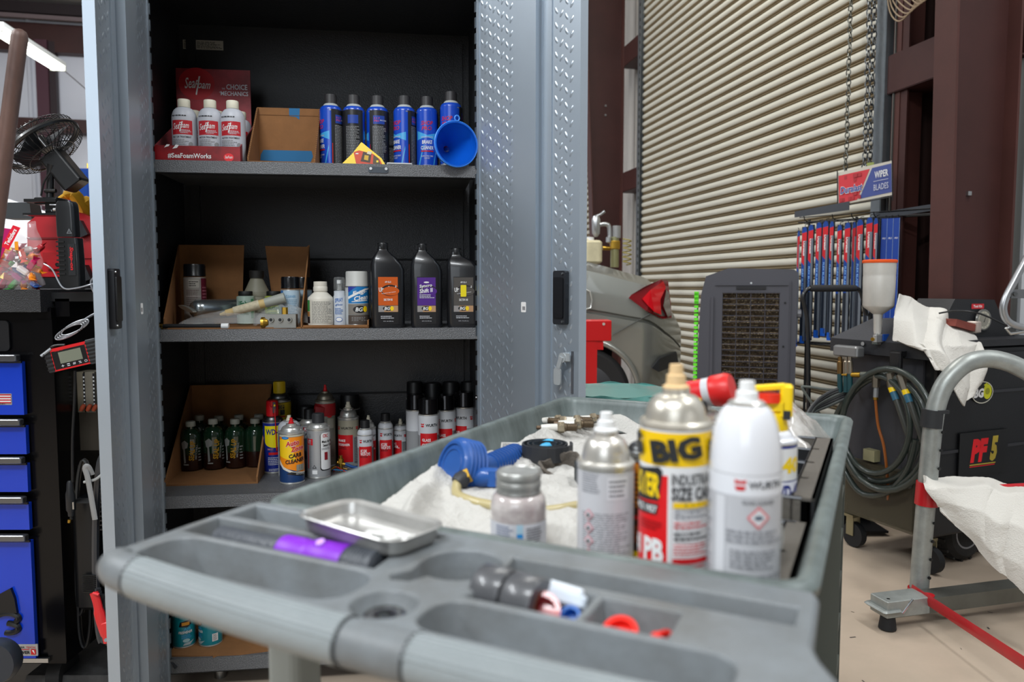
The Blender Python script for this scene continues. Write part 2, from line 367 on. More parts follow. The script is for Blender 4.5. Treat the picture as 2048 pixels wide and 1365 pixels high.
# ---------------------------------------------------------------- steel cabinet
CB = R(7.2); CL = Vector((-1.009, 2.15, 0)); CX = Vector((cos(CB), sin(CB), 0)); CY = Vector((-sin(CB), cos(CB), 0))
def cab(x, y, z=0): return CL+CX*x+CY*y+Vector((0, 0, z))
VIEWY = [575]
def cabx(px, y):                                          # shelf position under a sight line
    a, _ = ray(px, VIEWY[0]); t = (y+CL.dot(CY))/(a*CY.x+CY.y); return (Vector((a*t, t, 0))-CL).dot(CX)
def cabz(px, py, y):
    a, c = ray(px, py); t = (y+CL.dot(CY))/(a*CY.x+CY.y); return CH+c*t
INT = mat('#24262a', .42, bump=.35, bs=260, spec=.6)
HAM = mat('#7b7d80', .4, .3, bump=.7, bs=330, var=.5, vs=300)
DOORM = mat('#a9b4bf', .36, .62, var=.06, vs=2.5)
S1, S2, S3, S4 = 1.558, 1.079, .594, .105
t = cabinet = thing('storage_cabinet', 'tall grey steel tool cabinet with both diamond-plate doors open', 'cabinet', tuple(CL), CB)
mb = MB()
mb.box((-.075, .28, 1.07), (.03, .52, 2.04), INT); mb.box((.938, .28, 1.07), (.03, .52, 2.04), INT)
mb.box((.43, .5, 1.07), (1.04, .02, 2.04), INT); mb.box((.43, .26, 2.105), (1.04, .5, .03), INT); mb.box((.43, .26, .06), (1.04, .5, .01), INT)
for x, w in ((-.035, .05), (.93, .028)): mb.box((x, .012, 1.07), (w, .02, 2.04), INT)
mb.box((.45, .012, 2.085), (.95, .02, .07), HAM)
for x in (-.02, .885): mb.box((x, .484, 1.07), (.03, .014, 1.98), INT)
for z in (.33, .82, 1.30, 1.70): mb.box((.43, .487, z), (.9, .01, .005), mat('#0c0d0e', .7))
for z in (1.93, 1.62, 1.23, .86):
    for x in (-.052, .91): mb.cyl((x, .05, z), (x+.004, .05, z), .004, STEEL, 8)
mb.build('body', t)
def sh(z, h, lab, extra=None):
    m = MB(); m.box((.43, .25, z-.004), (.96, .48, .008), HAM); m.box((.4425, .006, z-h/2), (.945, .012, h), HAM); m.box((.43, .02, z-h), (.945, .03, .003), INT)
    if extra: extra(m)
    return m.build('shelf', t, lab)
def plate_extra(m):
    x = cabx(760, 0); P = rrect(.058, .017, .006, 3); m.prism(P, .003, mat('#4b5056', .35, .7), Matrix.Translation((x, .001, S1-.017)) @ Matrix.Rotation(pi/2, 4, 'X'))
    for s in (-1, 1): m.cyl((x+s*.022, -.006, S1-.014), (x+s*.022, 0, S1-.014), .0042, mat('#c9c9c9', .3, .8), 12)
sh(S1, .034, 'top shelf with small latch plate on its lip', plate_extra); sh(S2, .034, 'middle shelf'); sh(S3, .036, 'lower shelf'); sh(S4, .042, 'bottom shelf')
mb = MB(); x0, z0 = cabx(380, .486), cabz(380, 98, .486); x1 = cabx(459, .486); z1 = cabz(380, 79, .486); g = flat(0, .489, 0)
mb.decals([('r', x0, z0, x1, z1, mat('#b9b6ab', .6)), ('t', 'GLADIATOR', x0+.022, z1-.006, .036, .006, BLK, dict(bold=.03)), ('l', x0+.045, z0+.004, x1-.004, z1-.004, 6, BLK), ('l', x0+.004, z0+.004, x0+.04, z1-.011, 4, BLK)], g); mb.build('data_sticker', t)
for x in (.12, .8):
    for y in (.09, .45): mb = MB(); mb.tube([(x, y, 0), (x, y, .03), (x, y, .035), (x, y, .062)], [.018, .018, .03, .03], RUB if y > .2 else STEEL, 16); mb.build('levelling_foot', t)
mb = MB(); mb.tube([(-.06, .03, .18), (.02, .0, .08)], .006, INT, 6); mb.build('brace', t)

def diamond(mb, x0, x1, z0, z1, y, s, m):                 # raised tread pattern
    px, pz = .0385, .037; nx = int((x1-x0)/px)+1
    for i in range(nx+1):
        for j in range(-3, int((z1-z0)/pz)+3):
            for alt in (0, 1):
                x = x0+.010+i*px+(px/2 if alt else 0); z = z0+.01+j*pz+i*.013+(pz/2+.006 if alt else 0)
                if x > x1-.008 or not z0+.01 < z < z1-.01: continue
                a = R(-32 if alt == 0 else 38); L = .0115 if alt == 0 else .0105; w = .0050
                ux, uz = sin(a), cos(a); vs = []
                for r, h in ((1, 0), (.6, .7), (0, 1)):
                    for q in range(8):
                        tt = 2*pi*q/8; lx = w*r*sin(tt); lz = L*r*cos(tt)
                        vs.append((x+lx*uz+lz*ux, y+s*h*.0014, z-lx*ux+lz*uz))
                fs = [(r*8+q, r*8+(q+1) % 8, (r+1)*8+(q+1) % 8, (r+1)*8+q) for r in (0, 1) for q in range(8)]
                mb.add(vs, [f if s < 0 else f[::-1] for f in fs], m, True)
def cab_door(loc, ang, s, Wd, lab):                       # s: side (-1/+1) of local y that is the inner face
    mb = MB(); z0, z1 = .03, 2.06; zc = (z0+z1)/2; hh = z1-z0
    mb.box((Wd/2, -s*.010, zc), (Wd, .020, hh), DOORM, bev=0)
    mb.box((Wd-.006, s*.003, zc), (.012, .006, hh), DOORM); mb.box((.006, s*.0015, zc), (.012, .003, hh), DOORM)
    mb.box((Wd-.019, s*.001, zc), (.014, .003, hh), DOORM)
    mb.box((.245, s*.012, zc), (.092, .024, hh-.02), DOORM); mb.box((.315, s*.0018, zc), (.03, .0036, hh-.02), DOORM)
    diamond(mb, .014, .198, z0+.02, z1-.02, 0, s, DOORM); diamond(mb, .334, Wd-.026, z0+.02, z1-.02, 0, s, DOORM)
    for k in range(44): mb.box((-.002, s*.002, .08+k*.045), (.006, .008, .030), mat('#6e767d', .35, .8))
    o = mb.build('door', cabinet, lab); o.location = loc; o.rotation_euler = (0, 0, ang)
    hx = .374 if s < 0 else .396; hz = 1.173
    mb = MB(); mb.prism(rrect(.046, .14, .006, 3), .014, mat('#202227', .45), Matrix.Translation((hx, s*.001+(.014 if s > 0 else 0), hz)) @ Matrix.Rotation(pi/2, 4, 'X'))
    mb.prism(rrect(.036, .105, .004, 3), .004, mat('#121317', .4), Matrix.Translation((hx, s*.015+(.004 if s > 0 else 0), hz)) @ Matrix.Rotation(pi/2, 4, 'X'))
    for dz in (-.062, .062): mb.cyl((hx+.014, s*.018, hz+dz), (hx+.014, 0, hz+dz), .003, STEEL, 8)
    mb.build('handle', o, 'black recessed handle')
    mb = MB(); mb.decals([('p', rrect(.021, .028, .003, 3, .243, 1.146), mat('#ececec', .5)), ('r', .238, 1.138, .250, 1.148, mat('#8f8f92', .5))], (lambda u, v, d: (u, s*(.0245+d), v))); mb.build('sticker', o, 'small white sticker')
    if s < 0:
        mb = MB(); LX = .392
        CHR2 = mat('#b4babd', .3, .35); mb.cyl((LX, -.02, 1.018), (LX, 0, 1.018), .013, CHR2, 16); mb.box((LX+.012, -.016, 1.02), (.026, .004, .02), CHR2)
        mb.box((LX-.006, -.022, 1.004), (.014, .004, .034), CHR2, Matrix.Rotation(R(20), 3, 'Y')); mb.prism(rrect(.026, .044, .007, 3), .004, CHR2, Matrix.Translation((LX-.014, -.02, .968)) @ Matrix.Rotation(pi/2, 4, 'X'))
        mb.box((LX+.022, -.003, .98), (.008, .003, .11), mat('#4b4d52', .5)); mb.build('latch', o, 'chrome cam latch')
    return o
cab_door((0, 0, 0), R(-79.1)-CB, 1, .45, 'left door, dark and glossy inside')
cab_door((.914, 0, 0), R(-51)-CB, -1, .44, 'right door, pale blue-grey diamond plate inside')
mb = MB(); mb.prism([(-.04, 0), (.0, -.012), (.09, .02), (.09, .04), (-.03, .03)], .05, mat('#9aa0a6', .3, .7), Matrix.Translation((.93, -.01, 2.065)) @ Matrix.Rotation(pi/2, 4, 'X')); mb.build('corner_bracket', cabinet)

# ---------------------------------------------------------------- service cart
CO = Vector((-.300, .869, 0)); CA = R(-25.9); TZ = .95; FZ = .885
def cw(x, y, z=0): return CO+Vector((x*cos(CA)-y*sin(CA), x*sin(CA)+y*cos(CA), z))
def cl(v): d = Vector(v)-CO; return Vector((d.x*cos(CA)+d.y*sin(CA), -d.x*sin(CA)+d.y*cos(CA), v[2]))
CART = mat('#747a7e', .45, bump=.12, bs=160, var=.2, vs=9, v2='#5f6161')
CARTG = mat('#6f7978', .42, bump=.08, bs=120, var=.3, vs=16, v2='#525a58', stretch=(1.2, 1.2, .3))
t = thing('utility_cart', 'grey moulded plastic utility cart with a deep top tray and a pocketed handle end', 'cart', tuple(CO), CA)
def loops(mb, w, d, cx, cy, LL, m, r0=.03, n=5, floor=True):
    vs = []; k = 4*(n+1)
    for ins, z in LL: vs += [(x, y, z) for x, y in rrect(w-2*ins, d-2*ins, max(r0-ins*.6, .006), n, cx, cy)]
    fs = [(r*k+i, r*k+(i+1) % k, (r+1)*k+(i+1) % k, (r+1)*k+i) for r in range(len(LL)-1) for i in range(k)]
    mb.add(vs, fs, m, True); e = len(LL)-1
    mb.add(vs, [tuple(range(e*k, (e+1)*k)), tuple(reversed(range(k)))], m)
mb = MB(); loops(mb, .612, .955, .306, .4775, [(.02, .862), (.006, .925), (.001, .938), (0, .944), (.003, .949), (.008, .951), (.015, .950), (.019, .946), (.021, .938), (.034, .893), (.042, .886), (.06, FZ)], CARTG, .035)
loops(mb, .58, .92, .306, .4775, [(.0, .855), (.0, .863)], CARTG, .03); mb.build('deep_tray', t, 'deep upper tray with greenish grey worn sides')
from mathutils.geometry import tessellate_polygon
mb = MB()
outer = [(.006, -.0005), (.002, -.012), (.001, -.10), (.003, -.135), (.003, -.16), (.004, -.178), (.010, -.190), (.2, -.203), (.6, -.205), (.645, -.192), (.636, -.155), (.618, -.12), (.612, -.10), (.610, -.012), (.606, -.0005)]
A8 = lambda a: R(a)
cup = [(.316+.037*cos(A8(a)), -.070+.037*sin(A8(a))) for a in range(-110, 200, 15)]+[(.283, -.100), (.272, -.117), (.279, -.126), (.295, -.122)]
holes = [([(.012, -.052), (.240, -.052), (.262, -.012), (.012, -.012)], .06), ([(.008, -.112), (.250, -.112), (.243, -.063), (.008, -.063)], .06),
  ([(x, y) for x, y in rrect(.246, .066, .027, 6, .143, -.155)], .046), (cup, .07), (rrect(.052, .052, .0255, 8, .304, -.171), .016),
  ([(.357, -.066), (.600, -.070), (.600, -.034), (.352, -.033)], .04), ([(.352, -.130), (.449, -.130), (.449, -.080), (.37, -.080)], .03),
  ([(.457, -.130), (.520, -.130), (.520, -.084), (.457, -.084)], .03), (rrect(.232, .056, .022, 6, .457, -.167), .046)]
lip = .0028; edge = [outer]; 
for P, dp in holes: edge.append(offset(P, lip))
tri = tessellate_polygon([[Vector((x, y, 0)) for x, y in e] for e in edge]); flatv = [p for e in edge for p in e]
def nrmz(f): a, b, c = (flatv[i] for i in f); return (b[0]-a[0])*(c[1]-a[1])-(b[1]-a[1])*(c[0]-a[0])
mb.add([(x, y, TZ) for x, y in flatv], [f if nrmz(f) > 0 else f[::-1] for f in tri], CART)
for P, dp in holes:
    LL = [(lip, 0), (lip*.65, -.0004), (lip*.25, -.0014), (0, -.003), (-.004, -dp+.005), (-.008, -dp)]; n = len(P); vs = []
    for o_, z in LL: vs += [(x, y, TZ+z) for x, y in offset(P, o_)]
    mb.add(vs, [(r*n+i, r*n+(i+1) % n, (r+1)*n+(i+1) % n, (r+1)*n+i) for r in range(5) for i in range(n)], CART, True); mb.add(vs, [tuple(range(5*n, 6*n))], CART)
n = len(outer); vs = []
for o_, z in ((0, 0), (.003, -.0015), (.004, -.005), (-.001, -.030), (-.020, -.045)): vs += [(x, y, TZ+z) for x, y in offset(outer, o_)]
mb.add(vs, [((r+1)*n+i, (r+1)*n+(i+1) % n, r*n+(i+1) % n, r*n+i) for r in range(4) for i in range(n)], CART, True); mb.add(vs, [tuple(reversed(range(4*n, 5*n)))], CART)
mb.build('handle_tray', t, 'moulded end tray with tool pockets and cup holder', autosm=50)
HB = [(.006, -.184), (.014, -.188), (.03, -.192), (.1, -.200), (.2, -.208), (.3, -.212), (.42, -.213), (.52, -.210), (.6, -.202), (.645, -.188)]
bar = smooth_path([(x, y, .9355) for x, y in HB], 6)
mb = MB(); mb.tube(bar, [.014]+[.0178]*(len(bar)-2)+[.014], CART, 28); 
GR = mat('#868d8f', .5, bump=.15, bs=160, var=.12, vs=9)
for a0, a1, nm in ((.045, .315, 0), (.355, .6, 0)):
    Q = [p for p in bar if a0 < p.x < a1]
    mb.tube(Q, .0187, GR, 28)
    for k in range(6):
        an = R(28+k*13); mb.tube([p+Vector((0, -cos(an)*.0185, sin(an)*.0185)) for p in Q], .0012, GR, 6)
    for p in (Q[0], Q[-1]): mb.tube([p+Vector((-.0015, 0, 0)), p+Vector((.0015, 0, 0))], .0192, mat('#35383a', .6), 28)
mb.lathe([(0, -.004), (.010, -.002), (.0168, .005), (.0179, .018)], CART, 20, Matrix.Translation((-.001, -.181, .9355)) @ Matrix.Rotation(R(-15), 4, 'Z') @ Matrix.Rotation(pi/2, 4, 'Y'))
mb.build('handle_bar', t, 'rounded handle bar with ribbed grips')
LEG = mat('#8c928f', .5, var=.1, vs=8); DLEG = mat('#3b3f3b', .55)
for x, y in ((.036, .02), (.555, .03)):
    mb = MB(); mb.box((x, y, .51), (.046 if x < .1 else .03, .05, .70), LEG if x < .1 else DLEG, bev=.01); mb.build('leg', t)
for x, y, sx in ((.036, .92, .05), (.556, .85, .075)):
    mb = MB(); mb.box((x, y+.02, .51), (.008, .12, .70), DLEG) if x > .3 else mb.box((x, y, .51), (sx, .05, .70), DLEG, bev=.01)
    if x > .3:
        for k in range(8): mb.box((x+.022, y+.02, .22+k*.085), (.044, .12, .006), mat('#565b55', .5))
        for dy in (-.04, .08): mb.box((x+.022, y+dy, .51), (.046, .008, .70), mat('#4d524d', .5))
    mb.build('leg', t, 'ribbed dark rear leg' if x > .3 else None)
mb = MB(); loops(mb, .58, .92, .306, .4775, [(.01, .12), (0, .19), (.003, .196), (.012, .196), (.016, .19), (.03, .14), (.04, .137)], CART, .03); mb.build('lower_tray', t)
for x in (.07, .54):
    for y in (.09, .87):
        mb = MB(); mb.cyl((x-.016, y, .05), (x+.016, y, .05), .05, RUB, 20); mb.box((x, y, .1), (.05, .06, .05), STEEL); mb.build('caster', t)
# ---------------------------------------------------------------- bottles and cans
def ell(r0, z0, r1, z1, n=6):                             # quarter-ellipse shoulder from (r0,z0) up to (r1,z1)
    return [(r1+(r0-r1)*cos(pi/2*i/n), z0+(z1-z0)*sin(pi/2*i/n)) for i in range(n+1)]
def dome(mb, Rr, z0, z1, rv, m, ring=.0012):
    mb.lathe([(Rr, z0-.004), (Rr+ring, z0-.003), (Rr+ring, z0+.001), (Rr-.001, z0+.003), (Rr-.004, z0+.002)]+[(r, z) for r, z in ell(Rr-.005, z0+.003, rv+.003, z1-.006)]+[(rv+.002, z1-.005), (rv+.002, z1), (rv-.002, z1+.001), (rv-.003, z1-.004), (.004, z1-.004)], m, 32)
def valve_nozzle(mb, z, m, r=.010, h=.016, tip=None):
    mb.lathe([(r*1.35, z-.003), (r*1.35, z+.002), (r, z+.004), (r*.95, z+h*.55), (r*.72, z+h*.6), (r*.66, z+h), (r*.3, z+h), (0, z+h-.001)], m, 20)
LAST = ['']
def can(name, label, cat, loc, rz, Rr, hb, base, ops=(), group=None, top='dome', ht=None, topm=None, cap=None, nozzle=None, bm=None, labm=None, v0=.006, v1=None, span=None, sleeve=None, extra=None):
    """spray can: body to height hb, shoulder to ht, then a nozzle or a cap; label = wrapped sheet with decals"""
    t = thing(name, label, cat, loc, rz, group); mb = MB(); ht = ht or hb+.02; LAST[0] = t.name
    mb.lathe([(Rr*.8, .004), (Rr*.9, 0), (Rr+.0006, .0008), (Rr+.0006, .003), (Rr, .005), (Rr, hb-.003)], bm or TIN, 32)
    if top == 'dome': dome(mb, Rr, hb, ht, .0125, topm or TIN)
    elif top == 'bullet': mb.lathe(ell(Rr, hb-.003, .016, ht, 10)+[(.014, ht+.001)], topm or base, 32); mb.lathe([(.017, ht-.002), (.0175, ht+.002), (.015, ht+.004), (.006, ht+.002), (0, ht+.002)], TIN, 24)
    mb.build('body', t)
    mb = MB(); v1 = v1 or hb-.006; g = wrap(Rr); hw = (span or 2*pi*Rr)/2
    mb.poly([(-hw, v0), (hw, v0), (hw, v1), (-hw, v1)], base, g, Rr*.2)
    for f in range(len(mb.sm)): mb.sm[f] = True
    mb.decals(ops, g, Rr*.2); mb.build('label', t, radial=True)
    if nozzle: mb = MB(); valve_nozzle(mb, ht, nozzle[0], *nozzle[1:]); mb.build('nozzle', t)
    if cap:
        m, rc, hc = cap[:3]; mb = MB(); z = (cap[3] if len(cap) > 3 else ht-.004)
        mb.lathe([(rc*1.02, z), (rc*1.02, z+.003), (rc, z+.004), (rc*.985, z+hc-.004), (rc*.93, z+hc), (0, z+hc)], m, 32)
        if len(cap) > 4:
            for i in range(24): a = 2*pi*i/24; mb.box((rc*cos(a), rc*sin(a), z+hc*.5), (.0012, .0012, hc*.8), m, Matrix.Rotation(a, 3, 'Z'))
        mb.build('cap', t)
    if extra: extra(t)
    return t
def fit(o, px, w=None, top=None, Rn=None):                # give a can or bottle its width and height as seen on the shelf
    y = (o.location-CL).dot(CY); mz = max(v[2] for c in o.children for v in c.bound_box); b = [c for c in o.children if c.name.startswith('body')][0]
    rn = Rn or max(v[0] for v in b.bound_box); s = (w/F*o.location.y/2)/rn if w else 1
    o.scale = (s, s, (cabz(px, top, y)-o.location.z)/mz if top else s); return o
def toward(x, y): w = cab(x, y); return -math.atan2(w.x, w.y)*1.0-0   # turn that faces the camera
def face(x, y, a=0): return -math.atan2(cab(x, y).x, cab(x, y).y)+R(a)
NAVY = mat('#0f2a86', .3, coat=.3); WTXT = mat('#c9cbd2', .5); RTXT = mat('#c01c2a', .5); INK = mat('#17171a', .45, coat=.3)
GTXT = mat('#8b8c8e', .6)

VIEWY[0] = 250
# top shelf: six brake cleaner cans
SPB = mat('#1246b8', .3, coat=.4); SKY = mat('#3f9fd8', .35, coat=.3); SPW = mat('#aeb3b3', .4); PINK = mat('#d2354e', .5)
def shop_pro(px, y, a, lab, lift=0):
    Rr = .033; x = cabx(px, y); g = 'blue aerosol cans in the row on the top shelf'; hb = .178
    ops = [('r', -.034, .008, .034, .178, SPB), ('p', [(-.034, .090), (0, .098), (.034, .086), (.034, .112), (0, .104), (-.034, .118)], SKY),
           ('p', [(-.030, .012), (-.024, .012), (-.008, .075), (-.011, .075)], SKY), ('p', [(.018, .012), (.022, .012), (.032, .06), (.031, .07)], SKY),
           ('t', 'SHOP', 0, .140, .036, .013, RTXT, dict(bold=.03, shear=.15)), ('t', 'PRO', -.001, .124, .030, .012, RTXT, dict(bold=.03, shear=.15)),
           ('t', 'NON-CHLORINATED', 0, .098, .036, .004, WTXT), ('t', 'BRAKE', 0, .083, .031, .011, WHT, dict(bold=.04, shear=.1)), ('t', 'CLEANER', 0, .066, .038, .011, WHT, dict(bold=.04, shear=.1)),
           ('r', -.019, .054, .019, .0575, RED), ('t', 'CLEANS AND DRIES', 0, .041, .036, .0045, WTXT), ('t', 'QUICKLY', 0, .034, .017, .005, WTXT), ('t', 'NET WT 14 OZ', 0, .014, .022, .003, WTXT)]
    for s in (-1, 1):                                    # the black back of the label
        o = s*pi*Rr; c = .0
    B = pi*Rr
    back = [('r', -B, .008, -.040, .176, INK), ('r', .040, .008, B, .176, INK), ('r', .052, .135, B-.018, .160, mat('#1d3f96', .4)), ('t', 'SHOP', .062, .152, .018, .006, PINK, dict(bold=.03)), ('t', 'PRO', .062, .144, .014, .006, PINK, dict(bold=.03)),
            ('t', 'BRAKE CLEANER', .082, .146, .020, .004, WTXT), ('l', .050, .015, B-.012, .130, 26, GTXT), ('r', -B+.018, .135, -.056, .160, mat('#1d3f96', .4)), ('t', 'BRAKE CLEANER', -.074, .146, .022, .004, WTXT), ('l', -B+.012, .015, -.052, .128, 24, GTXT), ('r', .042, .012, .0435, .075, RED)]
    def ex(t):
        mb = MB(); mb.lathe([(.0245, hb+.010), (.021, hb+.016), (.018, hb+.019), (.016, hb+.019)], SPW, 28); mb.build('collar', t)
    def shoulder(t):
        mb = MB(); mb.lathe(ell(Rr, hb-.004, .0235, hb+.011, 6), SPB, 32); mb.build('shoulder', t); ex(t)
    return can('spray_can', lab, 'spray can', cab(x, y, S1+lift), face(x, y, a), Rr, hb, SPB, ops+back, g, None, hb+.018, cap=(mat('#2b2a2c', .5), .0185, .032), bm=mat('#a3a6a8', .4, .6), extra=shoulder)
for px, y, a, lab, lf in ((662, .13, -68, 'leftmost blue and black brake cleaner can, beside the brown cardboard box on the top shelf', 0), (708, .13, 118, 'brake cleaner can turned to its black back with a blue edge, second from the left', 0),
    (755, .13, -112, 'brake cleaner can showing only its black printed back, third of six on the top shelf', 0), (809, .12, -52, 'brake cleaner can half blue and half black, fourth from the left on the top shelf', 0),
    (854, .12, 0, 'brake cleaner can facing front with its whole red and blue brand panel readable', 0), (902, .10, -24, 'tallest-looking blue brake cleaner can at the right, half hidden by the funnel', .012)):
    shop_pro(px, y, a, lab, lf)

# blue funnel lying on its side, mouth to the camera
w = at(913, 288, 2.232); t = thing('funnel', 'bright blue plastic funnel lying with its wide mouth facing forward', 'funnel', w, R(20))
FB = mat('#0b5fd0', .35, coat=.3); mb = MB(); X = Matrix.Rotation(pi/2, 4, 'X') @ Matrix.Rotation(R(4), 4, 'Y')
mb.lathe([(.061, 0), (.0655, .0), (.0672, -.002), (.0655, -.004), (.062, -.004), (.060, -.030), (.012, -.085), (.009, -.13)], FB, 40, X, open=True)
mb.lathe([(.009, -.13), (.0075, -.128), (.0105, -.085), (.0585, -.029), (.061, -.001)], FB, 40, X, open=True); mb.build('bowl', t)
mb = MB(); mb.lathe([(.0655, .001), (.0675, -.0015), (.0655, -.0035), (.0635, -.001), (.0655, .001)], mat('#3f8df0', .35), 44, X, open=True); mb.build('rim', t)
mb = MB(); mb.tube([(.002+.007*cos(2*pi*i/12), 0, .0735+.008*sin(2*pi*i/12)) for i in range(12)], .0022, mat('#3f8df0', .35), 8, True); mb.build('hanging_tab', t)

# yellow packet and white card on the shelf edge
x = cabx(724, .03); t = thing('packet', 'folded yellow foil packet with a red picture on the shelf edge', 'packet', cab(x, .03, S1), CB)
mb = MB(); P = [(-.062, .0), (.068, .0), (.055, .022), (.0, .068), (-.004, .070), (-.03, .034)]
mb.prism(P, .006, YEL, Matrix.Translation((0, .006, 0)) @ Matrix.Rotation(R(78), 4, 'X')); mb.build('pouch', t)
mb = MB(); c = R(78); g = lambda u, v, d: (u, -v*-cos(c)*1+.0-d-.0005, v*sin(c)+d*.1)
mb.decals([('p', [(-.018, .002), (.058, .002), (.050, .020), (.03, .036), (-.01, .046), (-.026, .040)], mat('#c8401e', .5)), ('p', [(-.006, .012), (.022, .008), (.026, .036), (.002, .042)], mat('#3c2a1c', .5)), ('p', [(.004, .018), (.016, .015), (.018, .03), (.006, .032)], mat('#c9a01c', .5)), ('p', [(.030, .006), (.052, .004), (.046, .022), (.032, .033)], mat('#4a4024', .5)), ('r', .04, .01, .046, .016, YEL), ('p', [(.012, .036), (.024, .033), (.028, .042), (.016, .044)], mat('#cfc7a8', .5)), ('r', -.02, .034, -.012, .037, WHT)], g); mb.build('picture', t)
x = cabx(798, .03); mb = MB(); mb.box((0, 0, .004), (.075, .03, .007), mat('#b9bcbe', .6), bev=.002); mb.box((0, -.016, .0055), (.07, .002, .003), WHT); o = mb.build('card_stack'); o.location = cab(x, .03, S1); o.rotation_euler = (0, 0, CB+.05); tag(o, 'white folded card lying flat beside the yellow packet', 'card')

# cut-open cardboard box with blue tape
def open_box(name, lab, x0, x1, y0, y1, z, hback, hfront, m, lean=.0, left=True, right=True, frontlip=0, group=None, vcut=None):
    t = thing(name, lab, 'box', cab((x0+x1)/2, (y0+y1)/2, z), CB, group); w, d = (x1-x0)/2, (y1-y0)/2; th = .004
    mb = MB(); mb.box((0, 0, .002), (2*w, 2*d, .004), m); mb.build('base', t)
    mb = MB()
    P = [(-w, 0), (w, 0), (w, hback)]+([(vcut[1]-w, hback), (vcut[2]-w, vcut[3]), (vcut[0]-w, hback)] if vcut else [])+[(-w, hback)]
    mb.prism(P, th, m, Matrix.Translation((0, d, 0)) @ Matrix.Rotation(pi/2, 4, 'X')); bp = mb.build('back_panel', t)
    for s, ok in ((-1, left), (1, right)):
        if not ok: continue
        mb = MB(); P = [(-d, 0), (d, 0), (d, hback*.995), (d-.01, hback*.98), (-d, hfront)]
        mb.prism(P, th, m, Matrix.Translation((s*w-(th if s > 0 else 0), 0, 0)) @ Matrix.Rotation(pi/2, 4, 'Z') @ Matrix.Rotation(pi/2, 4, 'X'))
        n = 26
        for i in range(n):                                # fluted cut edge
            y = -d+(2*d-.01)*(i+.5)/n; zz = hfront+(hback*.98-hfront)*(i+.5)/n; mb.box((s*(w-.002), y, zz), (.005, .003, .004), CARDE)
        mb.build('side_panel', t)
    if frontlip: mb = MB(); mb.box((0, -d+.002, frontlip/2), (2*w, .004, frontlip), m); mb.build('front_panel', t)
    return t, bp
x0, x1 = cabx(514, .16), cabx(639, .16)
t, bp = open_box('cardboard_box', 'brown cut-down cardboard box patched with two strips of blue tape', x0, x1+.004, .012, .17, S1, cabz(575, 217, .17)-S1, .012, CARD)
mb = MB(); TP = mat('#1c6494', .7); g = flat(0, .079-.004, 0); w = (x1-x0)/2; hb = cabz(575, 217, .17)-S1
mb.decals([('p', [(.0, hb-.024), (.020, hb-.026), (.030, hb-.034), (.032, hb), (-.0, hb)], TP), ('p', [(-w+.004, .030), (w-.032, .026), (w-.024, .045), (w-.028, .062), (-w+.014, .062), (-w+.006, .048)], TP)], g); mb.build('tape', t, 'blue painter tape')
mb = MB(); mb.box((0, .0745, hb-.022), (2*w, .0012, .0012), CARDE); mb.build('crease', t)

# red display carton with white bottles
xA, xB = cabx(307, .012), cabx(479, .012); xc = (xA+xB)/2; hw = (xB-xA)/2; yb = .34
SFR = mat('#b3121c', .45, var=.25, vs=6, v2='#6d0d14'); SFD = mat('#7a1016', .5)
t = thing('display_carton', 'red printed display carton with a tall header board on the top shelf', 'box', cab(xc, 0, S1), CB)
fh = cabz(390, 292, .012)-S1; hh = cabz(430, 139, yb)-S1
mb = MB(); mb.box((0, .18, .002), (2*hw, .335, .004), SFD); mb.box((0, .014, fh/2), (2*hw, .004, fh), SFR); g = flat(0, .0118, 0)
mb.decals([('t', '#SeaFoamWorks', -.022, .014, .118, .015, WHT, dict(bold=.035)), ('e', .085, .012, .014, .0115, mat('#e01822', .4)), ('t', 'SeaFoam', .085, .013, .021, .008, WHT, dict(shear=.35, bold=.02)),
  ('p', [(-.09, .036), (-.078, .040), (-.074, .045), (-.083, .045)], WHT), ('p', [(-.068, .033), (-.055, .036), (-.050, .044), (-.058, .045)], WHT)], g); mb.build('front_panel', t)
mb = MB(); hx0, hx1 = cabx(355, yb)-xc, cabx(503, yb)-xc; zlo = cabz(430, 225, yb)-S1
mb.box(((hx0+hx1)/2, yb, hh/2), (hx1-hx0, .004, hh), mat('#a8323c', .5, var=.5, vs=5, v2='#5a1218')); g = flat(0, yb-.002, 0); cx = cabx(396, yb)-xc; cz = cabz(396, 168, yb)-S1
mb.decals([('e', cx, cz, .056, .051, mat('#b01a24', .5)), ('t', 'Sea', cx-.022, cz+.002, .032, .034, WHT, dict(shear=.4, bold=.02, rot=4)), ('t', 'Foam', cx+.018, cz-.002, .050, .026, WHT, dict(shear=.4, bold=.02, rot=-2)), ('p', [(cx-.004, cz-.034), (cx+.0, cz-.036), (cx+.012, cz+.024), (cx+.007, cz+.024)], WHT),
  ('t', 'THE', cabx(449, yb)-xc, cabz(449, 178, yb)-S1, .010, .005, WTXT), ('t', 'CHOICE', cabx(476, yb)-xc, cabz(476, 175, yb)-S1, .066, .017, WTXT, dict(bold=.03)), ('t', 'OF', cabx(443, yb)-xc, cabz(443, 185, yb)-S1, .007, .004, WTXT), ('t', 'MECHANICS', cabx(471, yb)-xc, cabz(471, 188, yb)-S1, .086, .014, WTXT, dict(bold=.03))], g); mb.build('header_board', t)
for s in (-1, 1):
    mb = MB(); X = Matrix.Translation((s*hw-(.003 if s > 0 else 0), 0, 0)) @ Matrix.Rotation(pi/2, 4, 'Z') @ Matrix.Rotation(pi/2, 4, 'X')
    mb.prism([(.014, 0), (yb, 0), (yb, cabz(430, 225, yb)-S1), (.014, fh)], .003, mat('#84343a', .5), X); mb.build('side_panel', t)
SFW = mat('#b9bcc4', .4, var=.05, vs=4)
